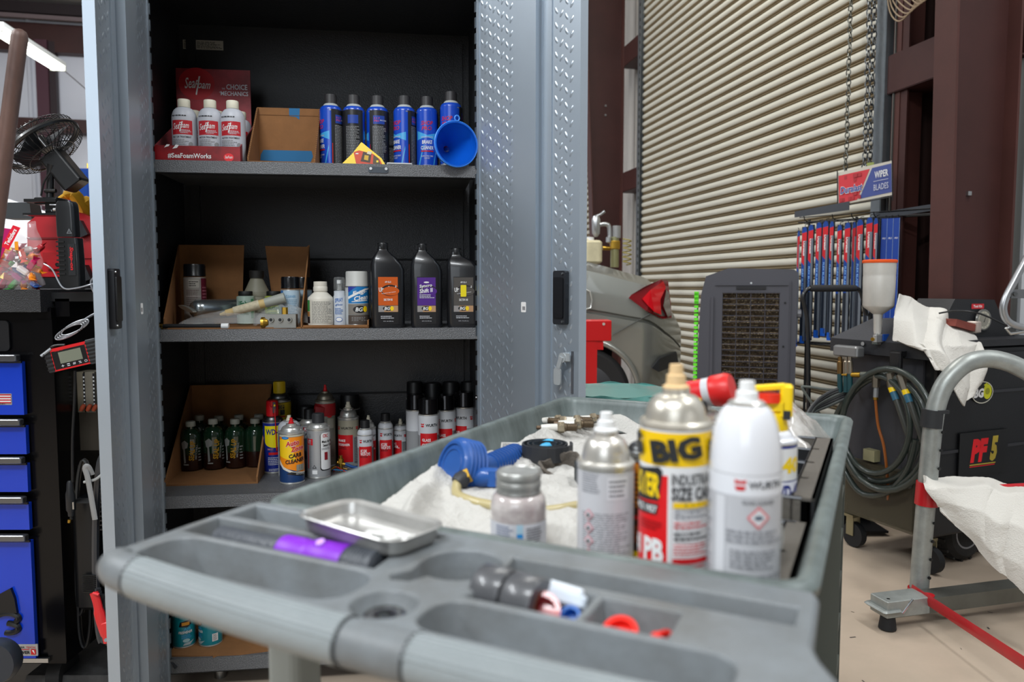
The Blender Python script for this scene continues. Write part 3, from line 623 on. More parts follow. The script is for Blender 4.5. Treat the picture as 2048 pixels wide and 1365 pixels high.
def sea_bottle(px, y, lab):
    x = cabx(px, y); Rr = .0345; t = thing('additive_bottle', lab, 'bottle', cab(x, y, S1+.005), face(x, y, -14), 'white additive bottles standing in the red carton')
    mb = MB(); mb.lathe([(Rr*.9, 0), (Rr, .004), (Rr, .118)]+ell(Rr, .118, .0155, .152, 8)+[(.0155, .158)], SFW, 32); mb.build('body', t)
    mb = MB(); g = wrap(Rr); LR = mat('#b3202a', .45)
    mb.decals([('r', -.030, .072, .030, .112, LR), ('t', 'Sea', -.016, .095, .020, .018, WHT, dict(shear=.4, rot=6)), ('t', 'Foam', .006, .098, .028, .016, WHT, dict(shear=.4, rot=0)), ('p', [(-.006, .080), (-.003, .079), (.004, .108), (.001, .108)], WHT), ('l', -.004, .075, .026, .086, 3, WTXT),
      ('t', 'MOTOR TREATMENT', 0, .065, .052, .005, INK), ('l', -.028, .018, .020, .060, 9, GTXT), ('e', .024, .046, .006, .006, GTXT), ('l', -.028, .122, .028, .128, 1, INK)], g, .008); mb.build('label', t)
    mb = MB(); mb.lathe([(.0165, .153), (.0172, .155), (.0172, .174), (.016, .176), (0, .176)], CREAM, 28); mb.build('cap', t)
for px, y, lab in ((369, .06, 'left white additive bottle in the front row of the red carton'), (421, .06, 'middle white additive bottle in the front row of the red carton'), (466, .06, 'right white additive bottle in the front row of the red carton'),
                   (388, .20, 'white cap and shoulder of the bottle behind the left one in the carton'), (435, .20, 'white cap and shoulder of the bottle behind the middle one in the carton'), (481, .20, 'white cap and shoulder of the bottle behind the right one in the carton')): sea_bottle(px, y, lab)

# ---------------------------------------------------------------- middle shelf
VIEWY[0] = 590
xL, xR = cabx(328, .03), cabx(604, .03)
yb = .34
vz = cabz(512, 560, yb)-S2; bx0, bx1 = cabx(362, yb), cabx(621, yb); hbk = cabz(500, 491, yb)-S2
t = thing('cardboard_box', 'large open-front brown cardboard box with a torn back flap on the middle shelf', 'box', cab(0, 0, S2), CB)
mb = MB(); mb.box(((xL+xR)/2+.01, .18, .002), (xR-xL, .32, .004), CARD); mb.build('base', t)
mb = MB(); P = [(bx0, 0), (bx1, 0), (bx1, hbk+.003), (bx1-.01, hbk-.004), (cabx(533, yb), hbk-.002), (cabx(548, yb), .03), (cabx(484, yb), .03), (cabx(491, yb), hbk), (bx0, hbk)]
mb.prism(P, .004, CARD, Matrix.Translation((0, yb, 0)) @ Matrix.Rotation(pi/2, 4, 'X')); mb.build('back_panel', t)
mb = MB(); mb.add([(xL, .03, 0), (bx0, yb, 0), (bx0, yb, hbk), (xL, .03, .03), (xL-.004, .03, 0), (bx0-.004, yb, 0), (bx0-.004, yb, hbk), (xL-.004, .03, .03)], [(0, 1, 2, 3), (7, 6, 5, 4), (3, 2, 6, 7), (0, 3, 7, 4), (0, 4, 5, 1)], CARD); mb.build('side_panel', t)
mb = MB(); mb.add([(xR, .02, 0), (bx1, yb, 0), (bx1, yb, hbk), (xR, .02, .03), (xR-.004, .02, 0), (bx1-.004, yb, 0), (bx1-.004, yb, hbk), (xR-.004, .02, .03)], [(3, 2, 1, 0), (4, 5, 6, 7), (7, 6, 2, 3), (0, 4, 7, 3), (0, 1, 5, 4)], CARD); mb.build('side_panel', t)
tx0, tx1 = cabx(606, .02), cabx(737, .02)
mb = MB(); mb.box(((tx0+tx1)/2, .13, .002), (tx1-tx0, .24, .004), CARD); mb.box(((tx0+tx1)/2, .012, .005), (tx1-tx0, .004, .010), CARD); mb.box((tx1-.002, .13, .012), (.004, .24, .024), CARD)
o = mb.build('cardboard_tray'); o.location = cab(0, 0, S2); o.rotation_euler = (0, 0, CB); tag(o, 'shallow brown cardboard tray under the white bottles on the middle shelf', 'tray')

MAR = mat('#5e1026', .45)
x = cabx(390.5, .22); can('spray_can', 'tall spray can with a big black cap and a white and maroon label', 'spray can', cab(x, .22, S2+.005), face(x, .22, 0), .033, .150, mat('#8f8a84', .5), [('r', .018, .006, .06, .144, MAR), ('r', -.02, .115, .012, .140, mat('#a8a49c', .5)), ('l', -.018, .118, .010, .136, 3, INK), ('l', -.028, .04, .014, .110, 12, mat('#6b5a58', .6)), ('r', -.03, .086, .016, .090, mat('#a79d98', .6)), ('l', .022, .03, .045, .12, 9, mat('#a05a68', .6))], top=None, cap=(mat('#0d0e12', .3), .0325, .038, .150))
# silver cylinder lying down
w = at(390, 619, 2.30); t = thing('grease_gun_canister', 'shiny silver canister lying down with a flat key on its rounded end', 'canister', w, CB+R(-42)+R(90)*0)
mb = MB(); X = Matrix.Rotation(-pi/2, 4, 'X'); sil = mat('#a9b2b5', .25, .9); mb.lathe([(0, -.012), (.012, -.011), (.022, -.006), (.0285, .004), (.030, .016), (.030, .19), (.026, .20), (0, .20)], sil, 36, X); mb.build('body', t)
mb = MB(); mb.prism([(.040*cos(2*pi*i/20)-.012, .006*sin(2*pi*i/20)) for i in range(20)][::1], .012, mat('#b9bab2', .35, .8), Matrix.Rotation(R(14), 4, 'Y') @ Matrix.Translation((0, -.012, -.001)) @ Matrix.Rotation(pi/2, 4, 'X')); mb.build('key', t)
# dark-capped jug
x = cabx(514, .27); t = thing('jug', 'pale plastic jug with a dark cap standing in front of the torn flap', 'jug', cab(x, .27, S2+.005), face(x, .27))
JG = mat('#8d8a78', .5, trans=.0, var=.15, vs=10); mb = MB(); mb.lathe([(.036, 0), (.040, .006), (.040, .085), (.037, .090), (.040, .094), (.0385, .102)]+[(.0385-.019*i/6, .102+.042*i/6) for i in range(7)]+[(.021, .150), (.021, .158)], JG, 32); mb.lathe([(.0406, .086), (.0412, .090), (.0406, .094)], JG, 32); mb.build('body', t)
mb = MB(); mb.lathe([(.0225, .146), (.0225, .168), (.020, .170), (0, .170)], mat('#1c1b18', .6), 28); mb.build('cap', t)
# two small jars with green lettering
GRN = mat('#14633c', .5)
for px, y, c1, lab in ((491, .20, '#9fb3a6', 'pale mint bottle with a black cap and green lettering'), (547, .22, '#9fae4a', 'yellow-green bottle with a black cap and green lettering')):
    x = cabx(px, y); t = thing('cleaner_bottle', lab+' on the middle shelf', 'bottle', cab(x, y, S2+.005), face(x, y), 'small cleaner bottles with green lettering')
    m = mat(c1, .35, coat=.2); mb = MB(); mb.lathe([(.024, 0), (.027, .003), (.0275, .082), (.027, .087), (.024, .088), (.022, .089)], m, 28); mb.build('body', t)
    mb = MB(); g = wrap(.0278); mb.decals([('r', .016, .02, .026, .08, mat('#4d8a62', .5)), ('t', 'Fabu', -.002, .066, .030, .016, GRN, dict(bold=.05, rot=6)), ('t', 'butter', .0, .052, .036, .013, GRN, dict(bold=.05, rot=4)), ('p', [(-.022, .042), (-.020, .042), (-.020, .074), (-.022, .074)], GRN), ('l', -.018, .03, .016, .038, 2, GRN)], g, .007); mb.build('label', t)
    mb = MB(); mb.lathe([(.0205, .086), (.0215, .088), (.0215, .102), (.020, .104), (0, .104)], mat('#141512', .55), 24); mb.build('cap', t)
LBL = mat('#a6bccb', .45)
for px, y, a, lab in ((581, .13, 0, 'spray can with a shiny black cap and pale blue label in front of its twin'), (606, .24, 30, 'black-capped spray can half hidden behind the pale blue one')):
    x = cabx(px, y); can('spray_can', lab, 'spray can', cab(x, y, S2+.005), face(x, y, a), .0285, .112, LBL, [('r', -.09, .006, -.024, .106, mat('#3a6da8', .45)), ('r', .030, .006, .08, .106, mat('#b9bdb8', .5)), ('t', 'CLEANER', 0, .088, .03, .008, mat('#5b91b8', .5)), ('l', -.016, .03, .022, .08, 10, mat('#7795ab', .5)), ('r', .040, .03, .046, .10, mat('#1f4f8c', .5))], 'pale blue spray cans in the open box', None, cap=(mat('#0e0f12', .18), .0275, .036, .112))
# white squat bottle
WB = mat('#cfcbbf', .4)
x = cabx(641, .06); t = thing('bottle', 'squat white plastic bottle with a sloped shoulder and white cap', 'bottle', cab(x, .06, S2+.005), face(x, .06, -10))
mb = MB(); mb.lathe([(.034, 0), (.0375, .004), (.0375, .080), (.036, .086), (.019, .102), (.019, .106)], WB, 32); mb.build('body', t)
mb = MB(); mb.lathe([(.0205, .104), (.021, .106), (.021, .117), (.0195, .119), (.020, .122), (.0195, .133), (0, .134)], WB, 28); mb.build('cap', t)
mb = MB(); g = wrap(.0377); mb.decals([('r', -.052, .012, -.016, .078, mat('#c5c1b4', .5)), ('r', -.05, .045, -.030, .078, mat('#2c7a34', .5)), ('r', -.05, .030, -.030, .044, mat('#9a6a38', .5)), ('r', -.05, .010, -.030, .029, mat('#1d1216', .5)), ('r', -.022, .010, .050, .076, mat('#c2bfb4', .55)), ('l', -.020, .012, .044, .074, 18, mat('#6d6c68', .6))], g, .008); mb.build('label', t)
# small spray bottle with a clear cap
x = cabx(679, .06); t = thing('spray_bottle', 'slim white spray bottle with blue writing under a clear cap', 'bottle', cab(x, .06, S2+.005), face(x, .06, -8))
mb = MB(); mb.lathe([(.015, 0), (.018, .003), (.018, .088), (.0165, .092), (.0165, .105), (.010, .107)], mat('#b9c0c9', .4), 24); mb.build('body', t)
mb = MB(); BT = mat('#2b62a8', .5); mb.decals([('t', 'SPRAY', 0, .078, .026, .012, BT, dict(shear=.2, bold=.03, rot=8)), ('t', 'glass', 0, .064, .022, .008, BT, dict(shear=.3)), ('l', -.013, .035, .013, .055, 5, BT), ('e', 0, .020, .010, .007, BT), ('e', 0, .020, .0085, .0055, WHT)], wrap(.0182), .006); mb.build('label', t)
mb = MB(); mb.lathe([(.0172, .108), (.0172, .140), (.015, .146), (0, .147)], mat('#e8eef0', .12, trans=.9, alpha=.6), 22); mb.build('clear_cap', t)
mb = MB(); mb.cyl((0, 0, .105), (0, 0, .128), .006, mat('#9b9b98', .5), 12); mb.box((0, -.006, .132), (.010, .02, .010), WHT); mb.build('nozzle', t)
# large blue and white can
x = cabx(714, .07); FBL = mat('#1f74b4', .35, coat=.3)
can('spray_can', 'wide spray can with a tall white cap and blue label beside the black oil bottles', 'spray can', cab(x, .07, S2+.005), face(x, .07, 6), .0355, .120, mat('#b4b9bb', .35, coat=.3), [('r', -.032, .068, .05, .118, FBL), ('p', [(-.032, .100), (-.032, .118), (-.004, .118)], mat('#2a3a96', .4)), ('p', [(-.032, .088), (.02, .112), (.05, .116), (.05, .112), (.02, .106), (-.032, .080)], WHT), ('t', 'Frigi-', .006, .100, .046, .014, WHT, dict(bold=.05, shear=.2, rot=9)), ('t', 'Clean', .010, .085, .046, .014, WHT, dict(bold=.05, shear=.2, rot=9)), ('p', [(-.02, .074), (.03, .079), (.03, .076), (-.02, .072)], WHT), ('r', -.032, .034, .05, .066, mat('#77736d', .5)), ('e', .004, .050, .020, .011, INK), ('t', 'BG', .002, .050, .022, .013, WHT, dict(bold=.05, shear=.2)), ('e', .021, .051, .007, .009, YEL), ('r', -.032, .006, .05, .033, mat('#4e453e', .5)), ('l', -.02, .015, .03, .028, 3, GTXT)], None, 'none', .122, cap=(mat('#b8b9b5', .45), .0335, .045, .119))
# black motor fluid bottles
BB = mat('#1b1c1f', .28, coat=.2)
def oil_bottle(px, y, a, lab, c1, title, kind):
    x = cabx(px, y); t = thing('oil_bottle', lab, 'bottle', cab(x, y, S2), face(x, y, a), 'black quart bottles on the middle shelf')
    w, d, h = .100, .066, .166; mb = MB(); P = rrect(w, d, .016, 5); n = len(P); vs = []
    sec = [(0, .9, 0, 1), (.004, 1, 0, 1), (h, 1, 0, 1), (h+.016, .93, -.003, .95), (h+.034, .72, -.008, .85), (h+.048, .47, -.012, .62), (h+.056, .30, -.013, .52), (h+.060, .27, -.013, .46), (h+.068, .27, -.013, .46)] if kind == 0 else \
          [(0, .9, 0, 1), (.004, 1, 0, 1), (h, 1, 0, 1), (h+.012, .96, -.002, .95), (h+.026, .80, -.008, .85), (h+.036, .55, -.016, .62), (h+.042, .36, -.021, .52), (h+.048, .29, -.022, .46), (h+.055, .28, -.022, .46)]
    for z, s, ox, sd in sec: vs += [(px_*s+ox, py_*sd, z) for px_, py_ in P]
    fs = [(r*n+i, r*n+(i+1) % n, (r+1)*n+(i+1) % n, (r+1)*n+i) for r in range(len(sec)-1) for i in range(n)]
    mb.add(vs, fs+[tuple(reversed(range(n))), tuple(range((len(sec)-1)*n, len(sec)*n))], BB, True); mb.build('body', t, autosm=60)
    ox, zc = sec[-1][2], sec[-1][0]; mb = MB(); mb.lathe([(.0155, zc-.010), (.0165, zc-.008), (.0165, zc+.008), (.0145, zc+.011), (.0, .011+zc)], mat('#151618', .35), 28, Matrix.Translation((ox, 0, 0)))
    for i in range(24): q = 2*pi*i/24; mb.box((ox+.0165*cos(q), .0165*sin(q), zc), (.001, .001, .014), mat('#151618', .35))
    mb.build('cap', t)
    mb = MB(); g = flat(0, -d/2, 0); m1 = mat(c1, .4, coat=.3); TAN = mat('#b08a66', .5)
    ops = [('r', -.030, .010, .030, .148, mat('#141417', .4)), ('r', -.029, .065, .029, .146, m1), ('r', -.029, .046, .029, .064, TAN), ('r', -.029, .046, -.012, .064, mat('#8e8a88', .5)), ('e', -.001, .056, .015, .007, INK), ('t', 'BG', -.003, .056, .017, .009, WHT, dict(bold=.05, shear=.2)), ('e', .011, .056, .0055, .0065, YEL),
           ('t', 'API GL-5' if title != 'S' else ' .', 0, .132, .018, .005, WHT, dict(bold=.04)), ('l', -.022, .026, .022, .036, 2, WTXT), ('t', '32 FL. OZ. (946 mL)', 0, .019, .030, .003, WTXT)]
    ops += [('e', .006, .108, .026, .016, mat('#241c1c', .4)), ('e', .008, .106, .025, .013, m1)]
    if title == 'S': ops += [('t', 'Syncro', -.002, .121, .040, .012, WHT, dict(bold=.05, shear=.1, rot=6)), ('t', 'Shift II', -.001, .108, .042, .012, WHT, dict(bold=.05, shear=.1, rot=6)), ('l', -.022, .085, .026, .098, 3, WTXT)]
    else: ops += [('t', 'Ultra-Guard', -.001, .113, .052, .013, WHT, dict(bold=.05, shear=.1, rot=8)), ('t', 'Full Synthetic Gear Lubricant', .002, .101, .042, .0035, WHT, dict(rot=8)), ('t', 'SAE 75W-90' if title == 'U' else 'SAE 75W-140', 0, .081, .026, .007, WHT, dict(bold=.04))]
    mb.decals(ops, g)
    if title == 'H': mb.decals([('p', rrect(.017, .034, .002, 2, .0, .107), mat('#e8d60c', .5)), ('l', -.006, .096, .006, .118, 4, INK)], g)
    mb.build('label', t)
    mb = MB(); mb.tube([(ox*.6+.016*cos(2*pi*i/20), -d/2*.80-.001, h+.020+.007*sin(2*pi*i/20)) for i in range(20)], .0009, BB, 6, True); mb.build('embossed_oval', t)
    mb = MB(); mb.tube([(-.0445+.003, -.02, .012), (.0, -d/2-.0008, .012), (.0415, -.02, .012)][1:2]+[(x_, -d/2-.0006, .010) for x_ in (.0, .034)], .0008, BB, 5); mb.build('base_seam', t); return t
def oil_fit(px, *a):
    o = oil_bottle(px, *a[:-2]); fit(o, px, a[-2], a[-1])
oil_fit(775, .05, 3, 'black bottle with an orange gear oil label, leftmost of the three oil bottles', '#c2540f', 'U', 0, 66, 486)
oil_fit(853, .05, 0, 'black bottle with a purple label between the orange and the grey labelled ones', '#4a1a80', 'S', 0, 62, 488)
oil_fit(927, .05, 0, 'black oil bottle with a grey label and a small yellow sticker', '#4a4642', 'H', 1, 66, 497)
# black hose with brass ferrules
t = thing('grease_hose', 'black rubber hose with brass ends lying along the shelf edge', 'hose', cab(0, .035, S2+.008), CB)
xa, xb = cabx(300, .03), cabx(455, .03)
mb = MB(); mb.cyl((xa, 0, .001), (xb-.02, -.01, 0), .0065, RUB, 14); mb.build('tube', t)
for a, b in ((xa+.005, xa+.034), (xb-.038, xb-.018)):
    mb = MB(); n = 5
    for k in range(n): x = a+(b-a)*k/n; mb.cyl((x, 0, 0), (x+(b-a)/n*.7, 0, 0), .0085, BRASS, 14); mb.cyl((x+(b-a)/n*.6, 0, 0), (x+(b-a)/n, 0, 0), .0072, BRASS, 14)
    mb.build('ferrule', t)
mb = MB(); mb.cyl((xb-.018, -.01, 0), (xb+.002, -.01, 0), .0085, WHT, 12); mb.build('white_sleeve', t)
# plastic bags, tube and metal manifold
CLR = mat('#f2f6f6', .06, trans=.0, alpha=.09, ior=1.4, spec=1.0)
def crumple(name, lab, cat, c, w, h, d, seed, m, parent=None, amp=.25, rz=CB, nu=26, nv=18, group=None):
    rr = random.Random(seed); ph = [(rr.uniform(2, 7), rr.uniform(2, 7), rr.uniform(0, 6), rr.uniform(.4, 1)) for _ in range(7)]
    def P(u, v):
        q = sum(abs(sin(a*u*2+b*v*2+p))*k for a, b, p, k in ph)/len(ph)
        x = (u-.5)*w; e = sin(pi*u)**.5*sin(pi*min(v*.98+.01, 1))**.5; y = -d*.5+d*v; z = h*(e*(1-amp)+q*amp*e)*(1+.22*abs(NZ.noise(Vector((u*6, v*6, seed))))-.16*abs(NZ.noise(Vector((u*14, v*13, seed)))))+.001
        return (x+.01*sin(5*v+seed), y+.01*sin(4*u+seed), z)
    mb = MB(); mb.sheet(P, nu, nv, m, .0006)
    o = mb.build(name); o.location = c; o.rotation_euler = (0, 0, rz)
    return tag(o, lab, cat, group)
x = cabx(470, .08); crumple('plastic_bag', 'clear plastic bag lying crumpled in front of the mint bottle', 'bag', cab(x, .085, S2+.006), .30, .052, .10, 4, CLR)
x = cabx(565, .06); crumple('plastic_bag', 'clear plastic bag over the metal manifold block', 'bag', cab(x, .10, S2+.006), .17, .075, .075, 9, CLR)
a, b = at(440, 630, 2.235), at(532, 606, 2.26)
t = thing('caulk_tube', 'pale tube with a torn paper label poking out of the clear bag', 'tube', a, 0); D = b-a; mb = MB()
mb.tube([D*0, D*.12, D*.13, D*.98], [.004, .007, .010, .0135], mat('#b8a06c', .6), 20); mb.build('body', t)
mb = MB(); mb.tube([D*.30, D*.86], [.0125, .0145], mat('#c3b99e', .7, var=.3, vs=90), 20); mb.build('paper_label', t)
mb = MB(); mb.tube([D*.98, D*1.42], [.0140, .0165], mat('#8d9088', .5), 20); mb.build('rear_sleeve', t)
x = cabx(562, .035); t = thing('manifold_block', 'small aluminium manifold block with three ports on the shelf edge', 'fitting', cab(x, .022, S2), CB-.05); ALU = mat('#8f8f8a', .4, .8)
mb = MB(); mb.box((0, .012, .022), (.088, .03, .040), ALU); mb.build('block', t)
for k, dx in enumerate((-.026, .0, .026)):
    mb = MB(); mb.tube([(dx, -.003, .026), (dx, -.010, .026)], .0075, ALU, 16); mb.tube([(dx, -.0101, .026), (dx, -.0102, .026)], .0048, BLK, 12); mb.build('port', t)
mb = MB(); mb.lathe([(.016, 0), (.016, .008), (.012, .012), (.008, .02)], BRASS, 18, Matrix.Translation((-.055, .0, .018)) @ Matrix.Rotation(pi/2, 4, 'Y')); mb.build('brass_fitting', t); mb = MB(); mb.cyl((.01, .01, .04), (.01, .01, .062), .009, BRASS, 6); mb.build('brass_fitting', t)
# ---------------------------------------------------------------- lower shelf
VIEWY[0] = 880
def s3y(px, py):                                          # depth on the lower shelf of a point seen at a pixel
    w = on(px, py, S3); return (w-CL).dot(CY)
VIEWY[0] = 950; yf = .12; xL, xR = cabx(331, yf), cabx(512, yf); VIEWY[0] = 800; yb = .455; bx0, bx1 = cabx(384, yb), cabx(542, yb); hb = cabz(460, 770, yb)-S3
t = thing('cardboard_box', 'open brown cardboard box holding small green bottles on the lower shelf', 'box', cab(0, 0, S3), CB)
mb = MB(); mb.add([(xL, yf, 0), (xR, yf, 0), (bx1, yb, 0), (bx0, yb, 0), (xL, yf, .005), (xR, yf, .005), (bx1, yb, .005), (bx0, yb, .005)], [(3, 2, 1, 0), (4, 5, 6, 7), (0, 1, 5, 4)], CARD); mb.build('base', t)
mb = MB(); mb.add([(bx0, yb, 0), (bx1, yb, 0), (bx1, yb, hb), (bx0, yb, hb), (bx0, yb+.005, 0), (bx1, yb+.005, 0), (bx1, yb+.005, hb), (bx0, yb+.005, hb)], [(0, 1, 2, 3), (7, 6, 5, 4), (3, 2, 6, 7)], CARD); mb.build('back_panel', t)
for xa, xb, e in ((xL, bx0, -.005), (xR, bx1, .005)):
    mb = MB(); q = [(xa, yf, 0), (xb, yb, 0), (xb, yb, hb), (xa, yf, .012 if e < 0 else .02)]; mb.add(q+[(x+e, y, z) for x, y, z in q], [(0, 1, 2, 3), (7, 6, 5, 4), (3, 2, 6, 7), (0, 3, 7, 4)], CARD); mb.build('side_panel', t)
VIEWY[0] = 880
GLS = mat('#16301f', .08, coat=.5, spec=.8); LIQ = mat('#24100c', .2, coat=.3); YT = mat('#b88a1a', .5)
seal = thing('glass_bottle', 'x', 'bottle', (0, 0, 0)); mb = MB()
mb.lathe([(.018, 0), (.0235, .003), (.024, .036)], LIQ, 28, open=True); mb.lathe([(.024, .036), (.024, .070)]+ell(.024, .070, .0085, .090, 8)+[(.0085, .098)], GLS, 28, open=True); mb.build('body', seal)
mb = MB(); mb.lathe([(.0105, .095), (.011, .096), (.011, .104), (.010, .106), (0, .106)], mat('#a9aca2', .45), 24); mb.build('cap', seal)
mb = MB(); GG = mat('#8f9290', .5)
mb.decals([('t', 'SEAL UP', .004, .045, .042, .012, YT, dict(rot=84, bold=.06)), ('t', 'MITCHELL', .0135, .042, .032, .004, GG, dict(rot=84, bold=.05)), ('p', [(-.022, .062), (-.012, .068), (-.004, .062), (-.006, .052), (-.012, .050), (-.010, .020), (-.015, .018), (-.016, .048), (-.019, .050)], GG), ('r', -.016, .014, -.004, .017, GG), ('l', .018, .02, .026, .052, 5, GG)], wrap(.0243), .006); mb.build('label', seal)
sealb = copy_thing(seal, (0, 0, 0), 0, 'x')
k = 0
for px, top, rowi in ((382, 843, 0), (427, 838, 0), (471, 838, 0), (511, 837, 0), (400, 831, 1), (439, 832, 1), (479, 830, 1), (519, 829, 1)):
    y = .31+.01*k if rowi == 0 else .405; x = cabx(px, y)
    o = seal if k == 0 else (sealb if k == 1 else copy_thing(seal, (0, 0, 0), 0, 'x'))
    nm = ['leftmost green glass bottle of the front row in the cardboard box', 'second green glass bottle from the left in the front row', 'third green glass bottle from the left in the front row', 'green bottle turned to its barcode beside the box wall, front row',
          'green bottle just behind and between the first two in the box', 'green bottle behind the second front bottle', 'green bottle behind the third front bottle', 'green bottle in the back right corner of the cardboard box'][k]
    o.location = cab(x, y, S3+.0055); o.rotation_euler = (0, 0, face(x, y, [-6, 4, -22, 150, 15, 40, -30, 10][k])); tag(o, nm, 'bottle', 'small green glass bottles in the cardboard box'); k += 1
    fit(o, px, 41 if rowi == 0 else 40, top)

# WD can with the flip straw
def p3(px, py, Rr): y = s3y(px, py)+Rr; return cabx(px, y), y
WDB = mat('#16287e', .35, coat=.3); WY = mat('#e6d80c', .4)
y = .27; x = cabx(546, y)
def straw_top(t, z, ang=0):
    mb = MB(); mb.lathe([(.020, z-.006), (.0205, z), (.0205, z+.022), (.019, z+.036), (.016, z+.038), (0, z+.038)], RED, 24); mb.box((0, -.008, z+.03), (.02, .034, .018), RED, bev=.004); mb.build('trigger_cap', t, 'red trigger cap')
    mb = MB(); mb.tube([(.004, -.026, z+.028), (.004, -.036, z-.02), (.006, -.0365, z-.10)], .0016, RED, 8); mb.box((.002, -.026, z+.02), (.009, .008, .03), mat('#4a4b4d', .4)); mb.cyl((.003, -.031, z+.026), (.003, -.029, z+.026), .003, YEL, 10); mb.build('straw', t, 'red straw on a grey hinge')
can('spray_can', 'blue and yellow lubricant can with a red flip straw beside the cardboard box', 'spray can', cab(x, y, S3), face(x, y, 8), .0325, .150, WDB,
    [('p', [(-.034, .088), (.046, .088), (.046, .136), (-.034, .136)], WY), ('e', .004, .090, .037, .016, WY), ('t', 'WD-40', -.0, .119, .056, .017, WDB, dict(bold=.06)), ('t', 'SMART', -.014, .070, .020, .005, mat('#c78b8b', .5)), ('t', '2', .008, .070, .009, .012, RED, dict(bold=.06)), ('r', -.020, .054, .016, .061, RED), ('l', -.022, .024, .02, .048, 5, WTXT), ('l', -.02, .008, .02, .015, 2, WTXT)], ht=.168, extra=lambda t: straw_top(t, .168), topm=DSTEEL)
fit(bpy.data.objects[LAST[0]], 546, 40, 800)
y = .36; x = cabx(561, y)
can('spray_can', 'yellow lubricant can with a yellow dome cap standing behind the blue one', 'spray can', cab(x, y, S3), face(x, y, -8), .035, .198, mat('#2b2a22', .5), [('r', -.05, .13, .06, .19, mat('#b79c0a', .45)), ('t', 'BIG', .004, .178, .03, .012, INK, dict(bold=.06)), ('r', .006, .155, .02, .170, INK), ('p', [(-.005, .13), (.06, .13), (.06, .15)], mat('#8b8b85', .5)), ('r', .006, .148, .022, .152, RED)], cap=(mat('#c2a60c', .5), .0185, .034, .216, 1), ht=.222, topm=DSTEEL)
fit(bpy.data.objects[LAST[0]], 561, 45, 763)
OR1 = mat('#ef8a10', .38, coat=.3); YE2 = mat('#f4c81a', .38, coat=.3)
y = .13; x = cabx(583, y)
can('spray_can', 'orange and yellow carburettor cleaner can with a red button, front of the lower shelf', 'spray can', cab(x, y, S3), face(x, y, 6), .0345, .162, mat('#193a6b', .4, coat=.3),
    [('r', -.045, .060, .045, .150, OR1), ('p', [(-.045, .060), (-.045, .140), (-.012, .150), (.012, .060)], YE2), ('p', [(-.045, .09), (-.045, .060), (.045, .030), (.045, .060)], OR1), ('p', [(-.045, .066), (-.030, .048), (0, .034), (.045, .028), (.045, .034), (0, .041), (-.028, .056), (-.045, .078)], mat('#d8d3c8', .5)), ('p', [(-.02, .034), (.045, .020), (.045, .030), (-.006, .040)], INK), ('t', 'OUT OF THIS', .022, .031, .03, .005, WHT, dict(rot=-8)), ('r', -.045, .151, .045, .157, mat('#b9b6a4', .5)),
     ('e', -.022, .148, .011, .0045, mat('#2a58a8', .4)), ('e', -.022, .148, .008, .0022, SKY), ('t', 'Auto', -.002, .131, .040, .018, WHT, dict(bold=.10, shear=.25, rot=10)), ('t', 'Auto', -.002, .131, .039, .016, RED, dict(bold=.06, shear=.25, rot=10)), ('t', 'Zone', .012, .114, .040, .018, WHT, dict(bold=.10, shear=.25, rot=10)), ('t', 'Zone', .012, .114, .039, .016, RED, dict(bold=.06, shear=.25, rot=10)),
     ('t', 'CARB', .006, .092, .036, .013, INK, dict(bold=.06, shear=.2, rot=8)), ('t', 'CLEANER', .006, .075, .056, .013, INK, dict(bold=.06, shear=.2, rot=8)), ('r', .008, .042, .034, .062, mat('#8f8d82', .5)), ('l', .010, .044, .032, .060, 5, mat('#3c3c38', .5))], nozzle=(RED, .0062, .018), ht=.188)
fit(bpy.data.objects[LAST[0]], 583, 50, 836)
y = .215; x = cabx(579, y)
can('spray_can', 'white can with a cream nozzle peeking out behind the orange carburettor cleaner', 'spray can', cab(x, y, S3), face(x, y, 20), .033, .165, mat('#a9adb5', .4), [('r', -.05, .09, -.01, .16, mat('#27398a', .4)), ('p', [(.0, .12), (.05, .16), (.05, .175), (0, .14)], WDB)], top='bullet', ht=.190, topm=mat('#b9bcc2', .4), nozzle=(CREAM, .008, .020))
fit(bpy.data.objects[LAST[0]], 579, 46, 831)
y = .19; x = cabx(637, y); MAS = mat('#a7a9ab', .35, .35)
can('spray_can', 'silver sensor cleaner can with a charcoal cap beside the orange can', 'spray can', cab(x, y, S3), face(x, y, -4), .0325, .148, MAS,
    [('p', rrect(.040, .112, .008, 3, .026, .079), INK), ('p', rrect(.038, .110, .008, 3, .027, .081), WHT), ('r', -.034, .100, -.014, .119, mat('#c8202c', .45)), ('l', -.031, .104, -.017, .115, 3, WTXT), ('t', 'CRC', .022, .127, .016, .010, RED, dict(bold=.05)), ('t', 'Mass Air Flow', .032, .110, .042, .008, INK, dict(bold=.05)), ('t', 'Sensor Cleaner', .034, .099, .040, .008, INK, dict(bold=.05)), ('l', .010, .085, .04, .092, 2, GTXT),
     ('r', .018, .055, .028, .078, mat('#8a1824', .5)), ('r', -.031, .030, -.028, .098, mat('#c8202c', .45)), ('l', -.026, .03, -.018, .135, 24, GTXT), ('p', [(-.016, .032), (-.004, .032), (-.010, .042)], INK), ('p', [(-.0135, .0335), (-.0065, .0335), (-.010, .0395)], MAS), ('r', -.016, .014, -.002, .026, WHT)], ht=.168, cap=(mat('#2c2d30', .55), .0165, .028, .162, 1))
fit(bpy.data.objects[LAST[0]], 637, 48, 827)
y = .29; x = cabx(619, y)
